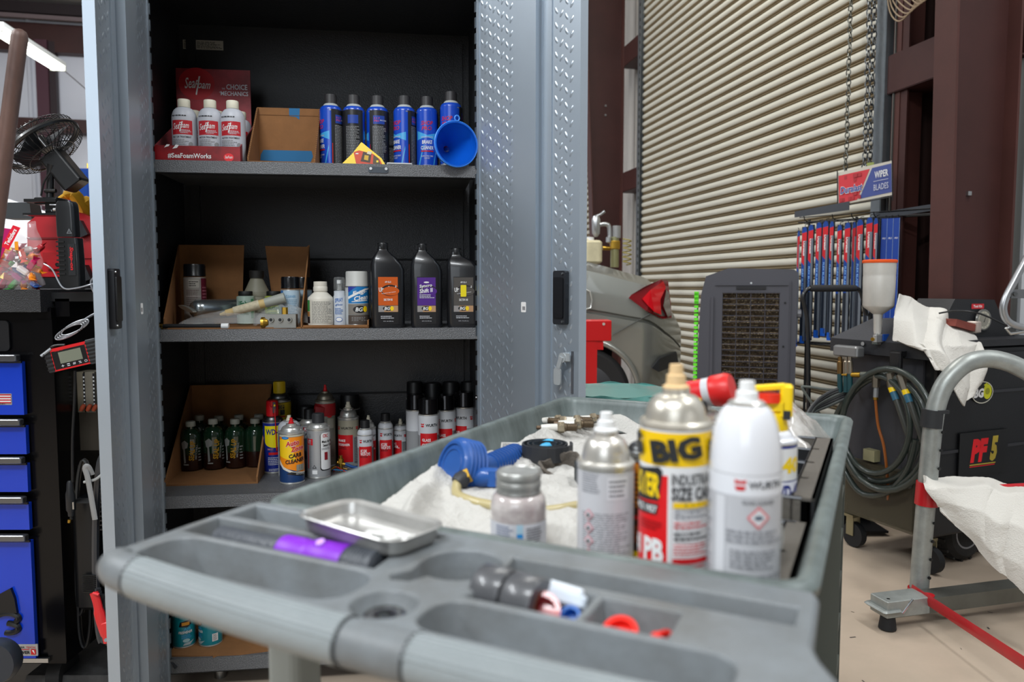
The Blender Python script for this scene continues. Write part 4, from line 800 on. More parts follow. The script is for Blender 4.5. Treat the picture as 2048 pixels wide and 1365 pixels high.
can('spray_can', 'dark-capped can with a red R label partly hidden behind the silver can', 'spray can', cab(x, y, S3), face(x, y, 0), .032, .15, mat('#8e9094', .45), [('r', -.02, .128, .03, .140, mat('#8a1824', .5)), ('t', 'RC', -.008, .134, .014, .009, WHT, dict(bold=.04)), ('t', 'AIR', -.006, .118, .014, .008, INK, dict(bold=.05)), ('r', -.03, .04, .03, .105, mat('#27404f', .5))], ht=.168, cap=(BLK, .016, .03, .162))
fit(bpy.data.objects[LAST[0]], 619, 42, 819)
y = .34; x = cabx(652, y)
def red_sleeve(t): mb = MB(); mb.lathe([(.0345, .158), (.0355, .162), (.0355, .192), (.0345, .196)], mat('#a3141c', .5), 28, open=True); mb.box((-.02, -.012, .176), (.04, .05, .032), mat('#8f1018', .5), Matrix.Rotation(R(10), 3, 'Y'), bev=.008); mb.build('straw_holder', t, 'red plastic straw holder')
can('spray_can', 'tall dark can with a red holder strapped around it, back of lower shelf', 'spray can', cab(x, y, S3), face(x, y, 0), .034, .205, mat('#7d7c70', .5), [('r', -.03, .03, .03, .15, mat('#6e6f68', .5)), ('r', .006, .12, .03, .15, mat('#9a988c', .5)), ('e', .014, .165, .012, .012, RED)], ht=.232, topm=mat('#8b8577', .4, .8), nozzle=(RED, .006, .02), extra=red_sleeve)
fit(bpy.data.objects[LAST[0]], 652, 40, 770)
WR = mat('#c6161e', .42); WG = mat('#5b5c5e', .5)
def wlogo(u, v, s): return [('p', [(u-.5*s, v+.1*s), (u-.5*s, v+.5*s), (u-.2*s, v+.38*s), (u+.2*s, v+.38*s), (u+.5*s, v+.5*s), (u+.5*s, v+.1*s)], WR), ('p', [(u-.5*s, v-.1*s), (u+.5*s, v-.1*s), (u+.35*s, v-.5*s), (u-.35*s, v-.5*s)], WR)]
def wurth(px, y, a, lab, Rr=.0285, hb=.160, kind='cap', title=('GLASS', 'CLEANER'), rev=False, off=0, small=False, light='#c3c6cb', lift=0, capm=None):
    x = cabx(px, y); W1 = mat(light, .38, coat=.3); k = Rr/.0285; b = mat('#8c8e90', .42)
    ops = [('r', -pi*Rr, hb*.62, pi*Rr, hb-.006, W1)]+wlogo(-.017*k, hb*.80, .010*k)+[('t', 'WURTH', .009*k, hb*.80, .034*k, .0075*k, INK, dict(bold=.06))]
    ops += [('r', -.024*k, hb*.10, .026*k, hb*.66, WR), ('t', title[0], -.006*k, hb*.545, .024*k, .0075, WHT, dict(bold=.05)), ('t', title[1], 0, hb*.46, .036*k, .0075, WHT, dict(bold=.05)), ('l', -.018*k, hb*.36, .018*k, hb*.42, 2, INK)]
    ops += [('r', .030*k, hb*.08, pi*Rr-.01, hb*.60, WG), ('l', .032*k, hb*.1, pi*Rr-.012, hb*.58, 14, GTXT)]+wlogo(.040*k, hb*.80, .009*k)
    kw = dict(cap=((capm or mat('#1a181a', .15, .5)), .0262*k, .038, hb-.002)) if kind == 'cap' else dict(cap=(mat('#17171a', .5), Rr*.62, .026, hb+.004)) if kind == 'small' else dict(nozzle=(CREAM, .0075, .02))
    return can('spray_can', lab, 'spray can', cab(x, y, S3+lift), face(x, y, a), Rr, hb, b, ops, 'red and white brand cans on the lower shelf', 'none' if kind == 'cap' else ('dome' if kind == 'nozzle' else 'bullet'), hb+(.002 if kind == 'cap' else .028 if kind == 'nozzle' else .008), topm=None if kind == 'nozzle' else W1, v1=hb-.005, **kw)
VIEWY[0] = 860
def wf(px, y, a, lab, w, top, kind='cap', title=('GLASS', 'CLEANER'), **k):
    rn = dict(cap=.0285, nozzle=.0285, small=.0245, none=.0245)[kind]; hb = dict(cap=.150, nozzle=.150, small=.090, none=.100)[kind]
    return fit(wurth(px, y, a, lab, rn, hb, kind, title, **k), px, w, top)
wf(697, .34, -30, 'stained white and red can with a cream nozzle in front of a dark cap', 43, 804, 'nozzle', ('BRAKE', 'DEGREASER'), light='#9d9886')
wf(730, .26, 0, 'small red and white dye bottle with a black cap, nearest of the pair', 32, 841, 'small', ('A/C LEAK', 'W/UV DYE'))
wf(737, .33, 30, 'small white bottle with a cream nozzle behind the nearest dye bottle', 30, 831, 'nozzle', ('A/C', 'OIL'))
wf(771, .34, 0, 'small red and white dye bottle with a black cap, right of the first one', 31, 827, 'small', ('A/C LEAK', 'W/UV DYE'))
wf(801, .38, -45, 'small rounded white bottle without a cap beside the dye bottles', 29, 838, 'none', ('A/C', 'OIL'))
wf(832, .31, 110, 'white can with a glossy black cap turned sideways at the left of the glass cleaner', 40, 789)
wf(857, .24, 0, 'red and white glass cleaner can with a glossy black cap, nearest of the group', 43, 797.5)
wf(892, .31, -14, 'red and white can with a glossy black cap just right of the glass cleaner', 40, 790)
wf(929, .34, -40, 'red and white can with a glossy black cap at the right end near the door', 41, 784)
for px, y, w, top, lab in ((700, .42, 42, 789, 'black-capped can in the dark behind the cream nozzle can'), (830, .42, 36, 764, 'dark-capped can in the back row above the glass cleaner, left'), (866, .42, 36, 766, 'dark-capped can in the back row above the glass cleaner, middle'), (902, .42, 36, 764, 'dark-capped can in the back row near the right wall, inner'), (938, .42, 36, 764, 'dark-capped can in the back row near the right wall, outer'), (612, .42, 38, 812, 'black can hidden in the dark behind the silver sensor cleaner')):
    wf(px, y, 40, lab, w, top, light='#242426', capm=BLK)
VIEWY[0] = 890
t = thing('brass_valve', 'small brass valve fitting with a blue hose lying among the cans', 'fitting', cab(cabx(681, .25), .25, S3), CB)
mb = MB(); mb.cyl((0, 0, .0), (0, 0, .03), .006, BRASS, 10); mb.cyl((0, 0, .028), (.0, 0, .042), .010, BRASS, 6); mb.tube([(-.012, 0, .03), (.014, 0, .022)], .006, BRASS, 10); mb.cyl((0, 0, .040), (0, 0, .052), .006, BRASS, 10); mb.build('valve', t)
mb = MB(); mb.tube(smooth_path([(.012, 0, .024), (.04, .0, .012), (.07, .01, .006), (.09, .03, .006)]), .005, mat('#17427c', .5), 10); mb.build('blue_hose', t)
mb = MB()
rr = random.Random(5)
for c in ('#b98a1a', '#1c6a9c', '#a01a20'): mb.tube(smooth_path([(-.05+rr.uniform(0, .03), rr.uniform(-.03, .0), .003), (-.02, rr.uniform(-.03, .02), .012), (.02, rr.uniform(-.04, .01), .004)]), .0022, mat(c, .5), 6)
mb.build('wires', t)

# ---------------------------------------------------------------- bottom shelf
VIEWY[0] = 1260
TEAL = mat('#127f8c', .3, coat=.3)
mb = MB(); P = [(-.01, .02), (.06, .012), (.12, .008), (.125, -.004), (.135, .006), (.2, .004), (.3, .02), (.36, .05), (.36, .3), (-.01, .3)]; mb.prism(P, .004, CARD); o = mb.build('cardboard_sheet'); o.location = cab(0, 0, S4); o.rotation_euler = (0, 0, CB); tag(o, 'torn flat cardboard sheet lining the bottom shelf under the teal cans', 'cardboard')
for px, py, a, lab in ((368, 1297, 10, 'teal air freshener can standing at the left on the bottom shelf'), (421, 1294, -70, 'teal can turned to its barcode, right of the first one on the bottom shelf')):
    w = on(px, py, S4+.004); y = (w-CL).dot(CY)+.03; x = cabx(px, y)
    fit(can('spray_can', lab, 'spray can', cab(x, y, S4+.0045), face(x, y, a), .0335, .150, TEAL, [('p', [(-.020, .082), (-.016, .100), (.014, .108), (.016, .088), (.004, .078)], INK), ('r', -.012, .086, .010, .098, mat('#c98a2a', .5)), ('t', 'AIR', .004, .072, .022, .010, SKY), ('t', 'FRESHENER', -.002, .060, .040, .010, WHT, dict(bold=.04, shear=.2)), ('l', -.014, .035, .018, .052, 4, SKY), ('e', .0, .028, .010, .007, mat('#9fc3c8', .5)), ('p', [(-.01, .010), (.01, .010), (.024, .026), (.014, .022), (-.006, .018)], mat('#a9b9bd', .5)), ('r', .045, .02, .062, .05, WHT), ('l', .047, .022, .060, .048, 7, INK)], 'teal cans on the bottom shelf', cap=(WHT, .028, .03, .150)), px, 47, 1195)
# ---------------------------------------------------------------- things in the cart
def cart_at(px, py, d): v = at(px, py, d); c = cl(v); return c
def fit_c(o, w=None, top=None, px=1024):
    b = [c for c in o.children if c.name.startswith('body')][0]; rn = max(v[0] for v in b.bound_box); mz = max(v[2] for c in o.children for v in c.bound_box)
    s = (w/F*o.location.y/2)/rn if w else 1; zt = at(px, top, o.location.y-.01).z
    o.scale = (s, s, (zt-o.location.z)/mz); return o
def tow(px, py, d): v = at(px, py, d); return Vector((v.x, v.y, FZ)), -math.atan2(v.x, v.y)
GP = mat('#c9cacd', .38, coat=.25); GPR = mat('#8d8e94', .6)
loc, fz = tow(1490, 970, .692)
WHC = mat('#dcdee3', .22, coat=.5)
o = can('spray_can', 'big white aerosol can with a rounded shoulder and white nozzle, nearest in the cart', 'spray can', loc, fz, .033, .150, mat('#b7b8bc', .35, coat=.3),
    [('r', -.104, .128, .104, .146, WHC), ('r', -.028, .006, -.018, .126, mat('#cfd0d4', .4))]+wlogo(-.004, .138, .010)+[('t', 'WURTH', .020, .138, .034, .0065, mat('#3c3e42', .5), dict(bold=.05)), ('t', 'GLASS CLEANER', .013, .1225, .030, .0035, mat('#4c4d50', .5)), ('p', [(.002, .109), (.0125, .1195), (.023, .109), (.0125, .0985)], mat('#d46a6e', .5)), ('p', [(.0045, .109), (.0125, .117), (.0205, .109), (.0125, .101)], mat('#cfd0d3', .5)), ('e', .0125, .109, .004, .002, mat('#4c5a6c', .5)),
     ('l', -.016, .085, .040, .098, 3, GPR), ('l', -.012, .062, .034, .08, 5, mat('#8a8b90', .6)), ('l', -.014, .010, .042, .058, 12, GPR), ('l', -.06, .01, -.034, .12, 20, GPR), ('t', 'J', -.046, .138, .003, .008, INK)], top='bullet', ht=.205, topm=WHC, nozzle=(WHT, .0105, .022), v1=.147)
fit_c(o, 144, 765, 1490)
loc, fz = tow(1349, 980, .76); PBY = mat('#f0c400', .35, coat=.3); PBR = mat('#d8161c', .38, coat=.3); DK = mat('#26282a', .5)
ops = [('r', -.12, .006, .12, .172, mat('#dfdfe0', .35, coat=.2)), ('r', -.12, .139, .12, .172, PBY), ('r', -.12, .006, -.006, .024, PBY), ('r', -.066, .012, -.006, .130, PBR), ('p', [(-.066, .006), (-.004, .006), (-.004, .012), (-.066, .018)], DK), ('p', [(-.066, .100), (-.016, .104), (-.012, .134), (-.016, .138), (-.04, .134), (-.066, .137)], DK), ('t', 'BLASTER', -.044, .119, .058, .024, YEL, dict(bold=.07, shear=.1)), ('p', [(-.06, .088), (-.018, .090), (-.016, .101), (-.06, .100)], DK), ('t', 'SINCE 1957', -.037, .095, .038, .007, WHT, dict(bold=.05)),
       ('t', '#1', -.048, .055, .016, .022, WHT, dict(bold=.07)), ('t', 'PB', -.022, .054, .024, .024, WHT, dict(bold=.08)), ('t', 'PENETRATING', -.043, .030, .066, .015, WHT, dict(bold=.08)), ('l', -.04, .074, -.012, .084, 3, mat('#8c1216', .5)), ('t', 'CATALYST', -.030, .018, .03, .004, WHT),
       ('t', 'INDUSTRIAL', .0205, .127, .046, .011, DK, dict(bold=.03)), ('t', 'SIZE CAN', .0205, .113, .046, .013, DK, dict(bold=.05)), ('r', -.001, .099, .044, .1045, PBY), ('l', .006, .1, .036, .104, 1, DK), ('l', .0, .088, .040, .097, 2, GPR), ('l', 0, .078, .04, .086, 2, RED), ('l', .0, .066, .04, .076, 2, DK), ('l', 0, .052, .038, .064, 4, RED), ('r', -.001, .044, .044, .049, RED), ('l', 0, .028, .036, .042, 4, RED), ('r', -.001, .018, .046, .024, PBY), ('l', 0, .008, .044, .017, 2, DK), ('r', -.006, .006, -.003, .138, WHT)]
for u in (-.062, .001, .064): ops.append(('t', 'BIG', u, .156, .052, .023, DK, dict(bold=.10, rot=8, shear=-.05)))
o = can('spray_can', 'tall yellow, red and white penetrating oil can with a tan nozzle', 'spray can', loc, fz, .037, .178, mat('#dfdfe0', .35), ops, ht=.212, topm=mat('#cbc6ba', .32, .65), nozzle=(mat('#d8b98a', .5), .0105, .024), v1=.174)
fit_c(o, 145, 731, 1349)
loc, fz = tow(1211, 1000, .817)
o = can('spray_can', 'small silver spray can with a pale grey printed label and white nozzle', 'spray can', loc, fz, .033, .122, mat('#c2c2c6', .35, coat=.2), [('l', -.030, .008, .034, .074, 26, mat('#85868c', .6)), ('r', .002, .088, .028, .112, mat('#d2d2d6', .5)), ('l', .004, .090, .026, .110, 4, mat('#77787e', .6)), ('l', -.03, .094, -.004, .116, 9, GPR)]+[('p', [(-.026, .015+.014*k), (-.0195, .0215+.014*k), (-.013, .015+.014*k), (-.0195, .0085+.014*k)], mat('#c98a92', .5)) for k in range(5)]+[('p', [(-.024, .015+.014*k), (-.0195, .0195+.014*k), (-.015, .015+.014*k), (-.0195, .0105+.014*k)], mat('#cfcfd3', .5)) for k in range(5)]+[('e', -.0195, .015+.014*k, .0018, .002, DK) for k in range(5)],
        ht=.156, topm=mat('#d0cdc6', .3, .65), nozzle=(WHT, .0105, .020))
fit_c(o, 118, 828, 1211)
loc, fz = tow(1538, 1000, .935)
o = can('spray_can', 'blue and yellow lubricant can with a yellow trigger sprayer behind the white one', 'spray can', loc, fz, .033, .160, WDB, [('p', [(-.03, .10), (.06, .10), (.06, .15), (-.03, .15)], WHT), ('t', '40', .030, .124, .030, .026, YEL, dict(bold=.1)), ('r', .0, .066, .052, .098, mat('#dfe0ea', .5)), ('t', 'WD-40', .026, .083, .044, .022, WDB, dict(bold=.08)), ('r', .0, .060, .052, .065, YEL), ('r', 0, .012, .052, .038, mat('#9aa2ac', .5)), ('t', '40', .035, .026, .018, .016, DK, dict(bold=.06)), ('p', [(.0, .006), (.052, .02), (.052, .026), (0, .012)], YEL)], ht=.182, topm=WHC)
fit_c(o, 106, 850, 1538)
mb = MB(); z = .182; mb.lathe([(.020, z-.012), (.022, z-.006), (.019, z+.012), (.017, z+.02)], YEL, 24); mb.box((.018, 0, z+.038), (.016, .03, .05), YEL, bev=.004); mb.box((-.002, 0, z+.030), (.044, .030, .018), YEL, bev=.004); mb.box((-.008, -.004, z+.058), (.05, .02, .008), YEL, Matrix.Rotation(R(-8), 3, 'Y'), bev=.002); mb.build('trigger_sprayer', o, 'yellow trigger sprayer')
mb = MB(); mb.tube([(-.002, -.006, z+.050), (-.002, -.006, z+.036)], .015, mat('#e5341c', .4), 20); mb.box((.019, -.016, z+.018), (.009, .004, .014), DK); mb.build('red_button', o, 'orange-red button')
loc, fz = tow(1398, 950, 1.0)
o = can('spray_can', 'lubricant can with a tilted red and black cap behind the tall yellow one', 'spray can', loc, fz, .033, .165, WDB, [('p', [(-.03, .09), (.09, .09), (.09, .14), (-.03, .14)], YEL), ('r', .0, .145, .05, .16, mat('#c9ccd4', .5)), ('t', 'WD-40', .02, .115, .05, .02, WDB, dict(bold=.07))], ht=.185)
fit_c(o, 100, 812, 1398)
mb = MB(); XR = Matrix.Translation((.006, -.01, .207)) @ Matrix.Rotation(R(76), 4, 'Y') @ Matrix.Rotation(R(14), 4, 'X')
mb.lathe([(.012, -.026), (.021, -.024), (.0215, .0)], RED, 24, XR); mb.lathe([(.0217, 0), (.0222, .012)], mat('#b9bbbf', .4), 24, XR); mb.lathe([(.0225, .010), (.024, .013), (.025, .032), (.022, .038), (0, .040)], mat('#c81e1e', .4), 28, XR); mb.box((.004, -.026, .196), (.006, .006, .03), DK, Matrix.Rotation(R(-12), 3, 'Y')); mb.cyl((-.002, -.030, .198), (-.002, -.034, .198), .004, YEL, 10); mb.build('straw_cap', o, 'red and black straw cap')
loc, fz = tow(1300, 1000, .85); c3 = mat('#c87a1c', .4)
can('spray_can', 'orange and black can mostly hidden between the silver and the yellow can', 'spray can', loc, fz+R(20), .030, .128, mat('#3c2114', .45), [('r', -.05, .07, .02, .12, c3), ('r', -.05, .055, .02, .062, RED), ('r', -.05, .03, .02, .05, mat('#8a3a14', .5)), ('r', -.05, .008, .02, .02, YEL), ('l', -.04, .03, .0, .11, 14, mat('#5a2d10', .5))], ht=.145, topm=DSTEEL)
# glass jar
loc, fz = tow(1037, 1040, .85); loc.z = FZ+.012
t = thing('glass_jar', 'clear glass jar of murky pinkish fluid with a dented metal screw lid', 'jar', loc, fz)
JM = mat('#cdc6c2', .12, coat=.6, var=.3, vs=30, v2='#9a8e8e'); Rj = .0325
mb = MB(); mb.lathe([(.028, 0), (Rj-.001, .003), (Rj, .010), (Rj, .062)]+ell(Rj, .062, .0245, .078, 6)+[(.0235, .081), (.0235, .084)], JM, 36); mb.build('body', t)
mb = MB(); LM = mat('#a5a5a1', .35, .5, var=.2, vs=60); mb.lathe([(.0245, .078), (.0262, .080), (.0252, .084), (.0262, .087), (.0262, .093), (.0252, .095), (.0262, .098), (.0262, .1045), (.0245, .107), (.0235, .1055), (.0, .1045)], LM, 36); mb.build('lid', t, 'ridged metal lid')
mb = MB(); mb.decals([('r', -.045, .010, .045, .046, mat('#c2c3c9', .4)), ('r', -.002, .010, .005, .034, mat('#1683c8', .4)), ('r', -.002, .034, .005, .046, mat('#a3c3d4', .4)), ('l', -.028, .012, -.005, .044, 9, mat('#6c7694', .5)), ('l', .009, .012, .03, .042, 9, mat('#4c4c54', .5))], wrap(Rj), .006); mb.build('label', t); fit_c(t, 114, 945, 1037)

# white terry towel bundled over the tray floor
TERRY = mat('#b5b3ae', .95, bump=.6, bs=260)
def nz(x, y, f): return NZ.noise(Vector((x*f, y*f, 1.7)))
def H2(x, y):
    z = .010+.010*math.exp(-((x-.10)/.05)**2-((y-.30)/.10)**2)+.006*sin(18*x+9*y+1)*sin(11*y-6*x)+.004*sin(41*x-17*y)
    z += .012*math.exp(-(((x-.07)*.9+(y-.215)*.5)/.018)**2)*math.exp(-((y-.23)/.09)**2)+.007*math.exp(-(((x-.18)+(y-.35)*.4)/.02)**2)
    z += .012*math.exp(-((x-.05)/.04)**2)+.020*math.exp(-(((x-.10)*.8+(y-.19)*.45-.012*sin(30*x))/.014)**2)*math.exp(-((x-.12)/.07)**2)+.004*abs(sin(23*x+31*y))+.003*abs(sin(37*x-12*y+2))
    z += .0035*nz(x, y, 28)+.0022*nz(x, y, 75)+.0016*nz(x, y, 190)
    return max(z, .002)
def P(u, v):
    y = .085+.80*v; xl = .047+.012*sin(9*v+1)+.03*max(0, v-.8); xr = .40-.10*v+.02*sin(14*v)
    x = xl+(xr-xl)*u; q = cw(x, y, FZ+.003+H2(x, y)*min(1, 8*(1-u)+.25)*min(1, (1-v)*8+.3)); return q
mb = MB(); mb.sheet(P, 130, 230, TERRY, .004); tag(mb.build('terry_towel'), 'white terry towel spread under the tools on the cart tray', 'towel')
for k, (px, py, d, a, lab) in enumerate(((868, 957, 1.13, 20, 'small grey printed tag sticking out of the towel near the blue gauge'), (1025, 893, 1.35, -5, 'small printed care tag on the towel edge beside the cart wall'))):
    v = at(px, py, d); mb = MB(); mb.box((0, 0, 0), (.042, .016, .0012), mat('#b8b6b0', .6)); mb.decals([('l', -.018, -.006, .018, .006, 4, mat('#55555a', .6))], lambda u, w, dd: (u, w, .0007+dd)); o = mb.build('care_tag'); o.location = v; o.rotation_euler = (R(40), 0, R(a)); tag(o, lab, 'tag')

# blue gauge gun with its hose
BL = mat('#1d4f96', .48, coat=.15, var=.12, vs=25); v = cw(.125, .315, FZ); t = thing('pressure_gun', 'blue rubber-booted air gauge gun with ribbed grip on the towel', 'tool', v, 0)
ax = Vector((-.78, -.52, .30)).normalized(); c = at(925, 937, 1.13)-v; X = Matrix.Translation(c) @ ax.to_track_quat('Z', 'Y').to_matrix().to_4x4()
mb = MB(); mb.lathe([(.0, -.026), (.030, -.025), (.040, -.020), (.0425, -.012), (.0435, .010), (.042, .018), (.038, .022), (.034, .022), (.033, .019), (0, .019)], BL, 36, X)
for k in range(5): mb.lathe([(.0425, -.018+k*.007), (.0452, -.016+k*.007), (.0425, -.014+k*.007)], BL, 36, X, open=True)
mb.lathe([(.024, .0185), (.0255, .021), (.027, .0185)], BL, 36, X, open=True); mb.build('gauge_boot', t)
g0, g1 = at(968, 935, 1.16)-v, at(1032, 912, 1.33)-v; D = g1-g0
mb = MB(); mb.tube([g0-D*.2, g0, g0+D*.3, g0+D*.9, g1+D*.02], [.012, .016, .017, .021, .015], BL, 18)
for k in range(11): mb.tube([g0+D*(.12+k*.08), g0+D*(.15+k*.08)], .0188+.0004*k, BL, 18)
mb.build('ribbed_grip', t)
b0, b1 = at(938, 958, 1.11)-v, at(1003, 952, 1.08)-v
mb = MB(); mb.tube([b0, b0*.5+b1*.5, b1], [.010, .015, .011], BL, 12); mb.tube([b1*.8+b0*.2+Vector((0, 0, .008)), b1*.8+b0*.2+Vector((.0, -.004, -.014))], .012, BL, 8); mb.tube([b1, b1+Vector((.004, -.003, 0))], .0085, BLK, 14); mb.build('valve_body', t)
mb = MB(); q = at(1008, 945, 1.10)-v; mb.tube([q+Vector((-.01, 0, 0)), q+Vector((.012, .0, .002)), q+Vector((.045, .02, .004))], [.004, .005, .003], CHROME, 8); mb.cyl(q+Vector((.008, -.002, .002)), q+Vector((.014, -.002, .003)), .006, BRASS, 10); mb.build('air_fitting', t)
h0 = at(932, 952, 1.09)-v; h1 = at(914, 968, 1.08)-v
mb = MB(); mb.tube([h0, h0*.4+h1*.6, h1], [.011, .013, .011], mat('#2a2b2e', .5), 16); mb.tube([h0+Vector((.006, .0, .003)), h0], .012, BRASS, 6); mb.build('hose_cuff', t)
pts = [h1+v, at(915, 990, 1.05), at(945, 1015, 1.02), at(985, 1026, 1.0), at(1050, 1052, .97), at(1110, 1055, .98), at(1160, 1048, 1.0), at(1260, 1040, 1.03)]
pts = [Vector((p.x, p.y, max(p.z, FZ+.021))) for p in pts]; mb = MB(); mb.tube([p-v for p in smooth_path(pts, 8)], .0072, mat('#a99c70', .4, coat=.3), 14); mb.build('hose', t, 'translucent tan hose')
# coiled black strip
v = cw(.135, .545, FZ+.018); t = thing('rubber_strip', 'coiled flat black rubber strip standing on edge on the towel', 'strip', v, 0); mb = MB(); sp = [Vector(((.020+.0045*a/pi)*cos(a), (.020+.0045*a/pi)*sin(a), .0)) for a in [i*pi/10 for i in range(62)]]
vs = [p+Vector((0, 0, z)) for p in sp for z in (0, .026)]+[p*.93+Vector((0, 0, z)) for p in sp for z in (0, .026)]; n = len(sp); o2 = 2*n
mb.add(vs, [(2*i, 2*i+1, 2*i+3, 2*i+2) for i in range(n-1)]+[(o2+2*i, o2+2*i+2, o2+2*i+3, o2+2*i+1) for i in range(n-1)]+[(2*i+1, o2+2*i+1, o2+2*i+3, 2*i+3) for i in range(n-1)], mat('#26272a', .55)); mb.build('coil', t)
mb = MB(); q = sp[0]*0
for k in range(3): mb.box((.085+.012*k, -.058-.006*k, .002+.003*k), (.09, .010, .004), mat('#1c1d20', .5), Matrix.Rotation(R(-32), 3, 'Z'))
mb.build('loose_end', t)
# grey rag, black box, light blue cap
v = at(1128, 948, 1.26); rr = random.Random(2)
def Pr(u, w):
    a = 2*pi*u; r = .018+.016*w+.006*nz(cos(a), sin(a)+w, 1.6); return (r*cos(a)+.003*nz(u*9, w, 3), r*sin(a)+.004*nz(w, cos(a), 4), .060*w+.008*sin(2*a+1)*w+.004*nz(cos(a), w, 5))
mb = MB(); mb.sheet(Pr, 48, 16, mat('#5f5850', .95, bump=.6, bs=200, var=.3, vs=60), .004); mb.lathe([(.020, .004), (.022, .03), (0, .034)], mat('#3a342e', .95), 20); o = mb.build('shop_rag'); o.location = v-Vector((0, 0, .03)); o.rotation_euler = (R(28), R(-8), 0); tag(o, 'crumpled dirty grey rag cup-shaped beside the coiled strip', 'rag')
v = cw(.262, .43, FZ+.03); mb = MB(); mb.box((0, 0, 0), (.05, .04, .035), mat('#2b3032', .5), bev=.004); g = flat(-.01, -.02, 0); mb.decals([('e', .008, 0, .008, .010, mat('#a9adad', .5)), ('e', .008, 0, .006, .008, mat('#2b3032', .5))], g); o = mb.build('small_case'); o.location = v; o.rotation_euler = (0, 0, R(8)); tag(o, 'small dark plastic case lying under the grey rag', 'case')
v = at(1092, 896, 1.33); mb = MB(); mb.lathe([(.011, -.018), (.014, -.016), (.015, .008), (.012, .016), (.0, .018)], mat('#3aa7d6', .4), 20, Matrix.Rotation(R(80), 4, 'Y')); o = mb.build('cap_plug'); o.location = v; tag(o, 'light blue plastic cap lying on the towel by the grey rag', 'cap')
# spark plugs
def spark_plug(px, py, d, az, lab):
    v = at(px, py, d-.03); v.z = max(v.z, FZ+.036); t = thing('spark_plug', lab, 'spark plug', v, R(az), 'used spark plugs on the towel'); t.scale = (1.2,)*3; X = Matrix.Rotation(R(90), 4, 'Y')
    mb = MB(); mb.lathe([(.0048, -.030), (.0052, -.028), (.0062, -.018), (.0062, -.002)], mat('#cfccc4', .3, coat=.5), 14, X); mb.build('insulator', t, 'white ceramic insulator')
    mb = MB(); mb.lathe([(.002, -.038), (.0035, -.037), (.0035, -.031), (.002, -.03)], mat('#6d5a48', .5, .5), 10, X); mb.build('terminal', t)
    mb = MB(); mb.lathe([(.0072, -.003), (.0095, 0), (.0095, .008), (.0068, .010)], mat('#a89c86', .35, .9), 6, X, smooth=False)
    mb.lathe([(.0072, .0085), (.0072, .012)]+[(.0068 if k % 2 else .0060, .012+k*.0013) for k in range(14)]+[(.004, .0305)], mat('#5f5140', .5, .7), 14, X); mb.box((.033, .0, .004), (.004, .003, .001), DSTEEL); mb.build('threads', t)
for a in ((1118, 868, 1.52, 2, 'spark plug nearest the camera, white tip pointing left'), (1152, 864, 1.56, -6, 'spark plug lying second from the front on the pile'), (1112, 851, 1.60, 12, 'spark plug at the left rear of the pile, threads towards the rag'), (1150, 847, 1.60, -4, 'brown spark plug on top of the pile at the back'), (1182, 852, 1.62, 14, 'spark plug at the right end, half behind the silver can'), (1130, 858, 1.585, 170, 'reversed spark plug wedged in the middle of the pile')): spark_plug(*a)
mb = MB(); mb.sheet(lambda u, w: cw(.06+.19*u, .84+.05*w, FZ+.014+.03*sin(pi*w)*sin(pi*u*.9+.2)+.005*sin(14*u)), 16, 8, TERRY, .003); tag(mb.build('terry_towel'), 'second white cloth heaped behind the spark plugs', 'towel')

# black plastic organiser down the right side
OG = mat('#1c1d1f', .42, bump=.2, bs=140); OGE = mat('#57534d', .5, bump=.2, bs=140)
def organiser(lab, x0, x1, y0, y1, zt, n, rimw=.026):
    t = thing('parts_organizer', lab, 'organizer', cw(x0, y0, FZ+.001), CA, 'black plastic organizers in the cart'); w, d, h = x1-x0, y1-y0, zt-FZ; mb = MB()
    mb.box((w/2, d/2, .003), (w, d, .006), OG)
    for x in (.002, w-.002): mb.box((x, d/2, h/2), (.004, d, h), OG)
    mb.box((w-rimw/2, d/2, h-.002), (rimw, d, .004), OGE); mb.box((w-rimw, d/2, h*.55), (.003, d, h*.9), OG); mb.build('bin', t)
    for k in range(n+1): mb = MB(); mb.box((w/2-.008, .002+(d-.004)*k/n, h/2), (w-.016, .004, h), OGE if k in (0, n) else OG); mb.box((w/2-.008, .002+(d-.004)*k/n, h-.001), (w-.014, .006, .002), mat('#8d9095', .35)); mb.build('divider', t)
    mb = MB(); mb.add([(.004, 0, h*.68), (w-rimw, 0, h*.68), (w-rimw, d, h*.72), (.004, d, h*.72)], [(0, 1, 2, 3)], mat('#20242b', .3)); mb.build('compartment_floor', t)
organiser('long black parts organizer with four compartments at the far right of the cart', .44, .588, .30, .70, .948, 4)
organiser('second black organizer behind the white can near the cart front', .46, .585, .055, .275, .925, 2)
v = cw(.548, .155, .938); t = thing('tape_roll', 'small white roll of tape standing in the near organizer', 'roll', v, CA); mb = MB(); mb.lathe([(.012, -.012), (.024, -.012), (.024, .012), (.012, .012), (.012, -.012)], mat('#b9b7b2', .6), 28, Matrix.Rotation(R(90), 4, 'Y') @ Matrix.Rotation(R(20), 4, 'X'), open=True); mb.build('tape', t)
crumple('plastic_bag', 'clear crinkled plastic bag with red print over the far right corner of the cart', 'bag', cw(.475, .80, FZ+.012), .20, .120, .24, 21, mat('#e9e6e2', .12, alpha=.42, spec=.9, var=.3, vs=35, v2='#c3bbb2'), rz=CA, nu=40, nv=30)
mb = MB(); rr = random.Random(8)
for k in range(9):
    x, y = .41+.16*rr.random(), .72+.06*rr.random(); z = FZ+.085+.02*rr.random(); a = rr.uniform(0, 3); L = .012+.012*rr.random()
    mb.add([cw(x+sx*L*cos(a)-sy*.004*sin(a), y+sx*L*sin(a)+sy*.004*cos(a), z+sy*.004) for sx, sy in ((-1, -1), (1, -1), (1, 1), (-1, 1))], [(0, 1, 2, 3)], mat('#b03048', .5))
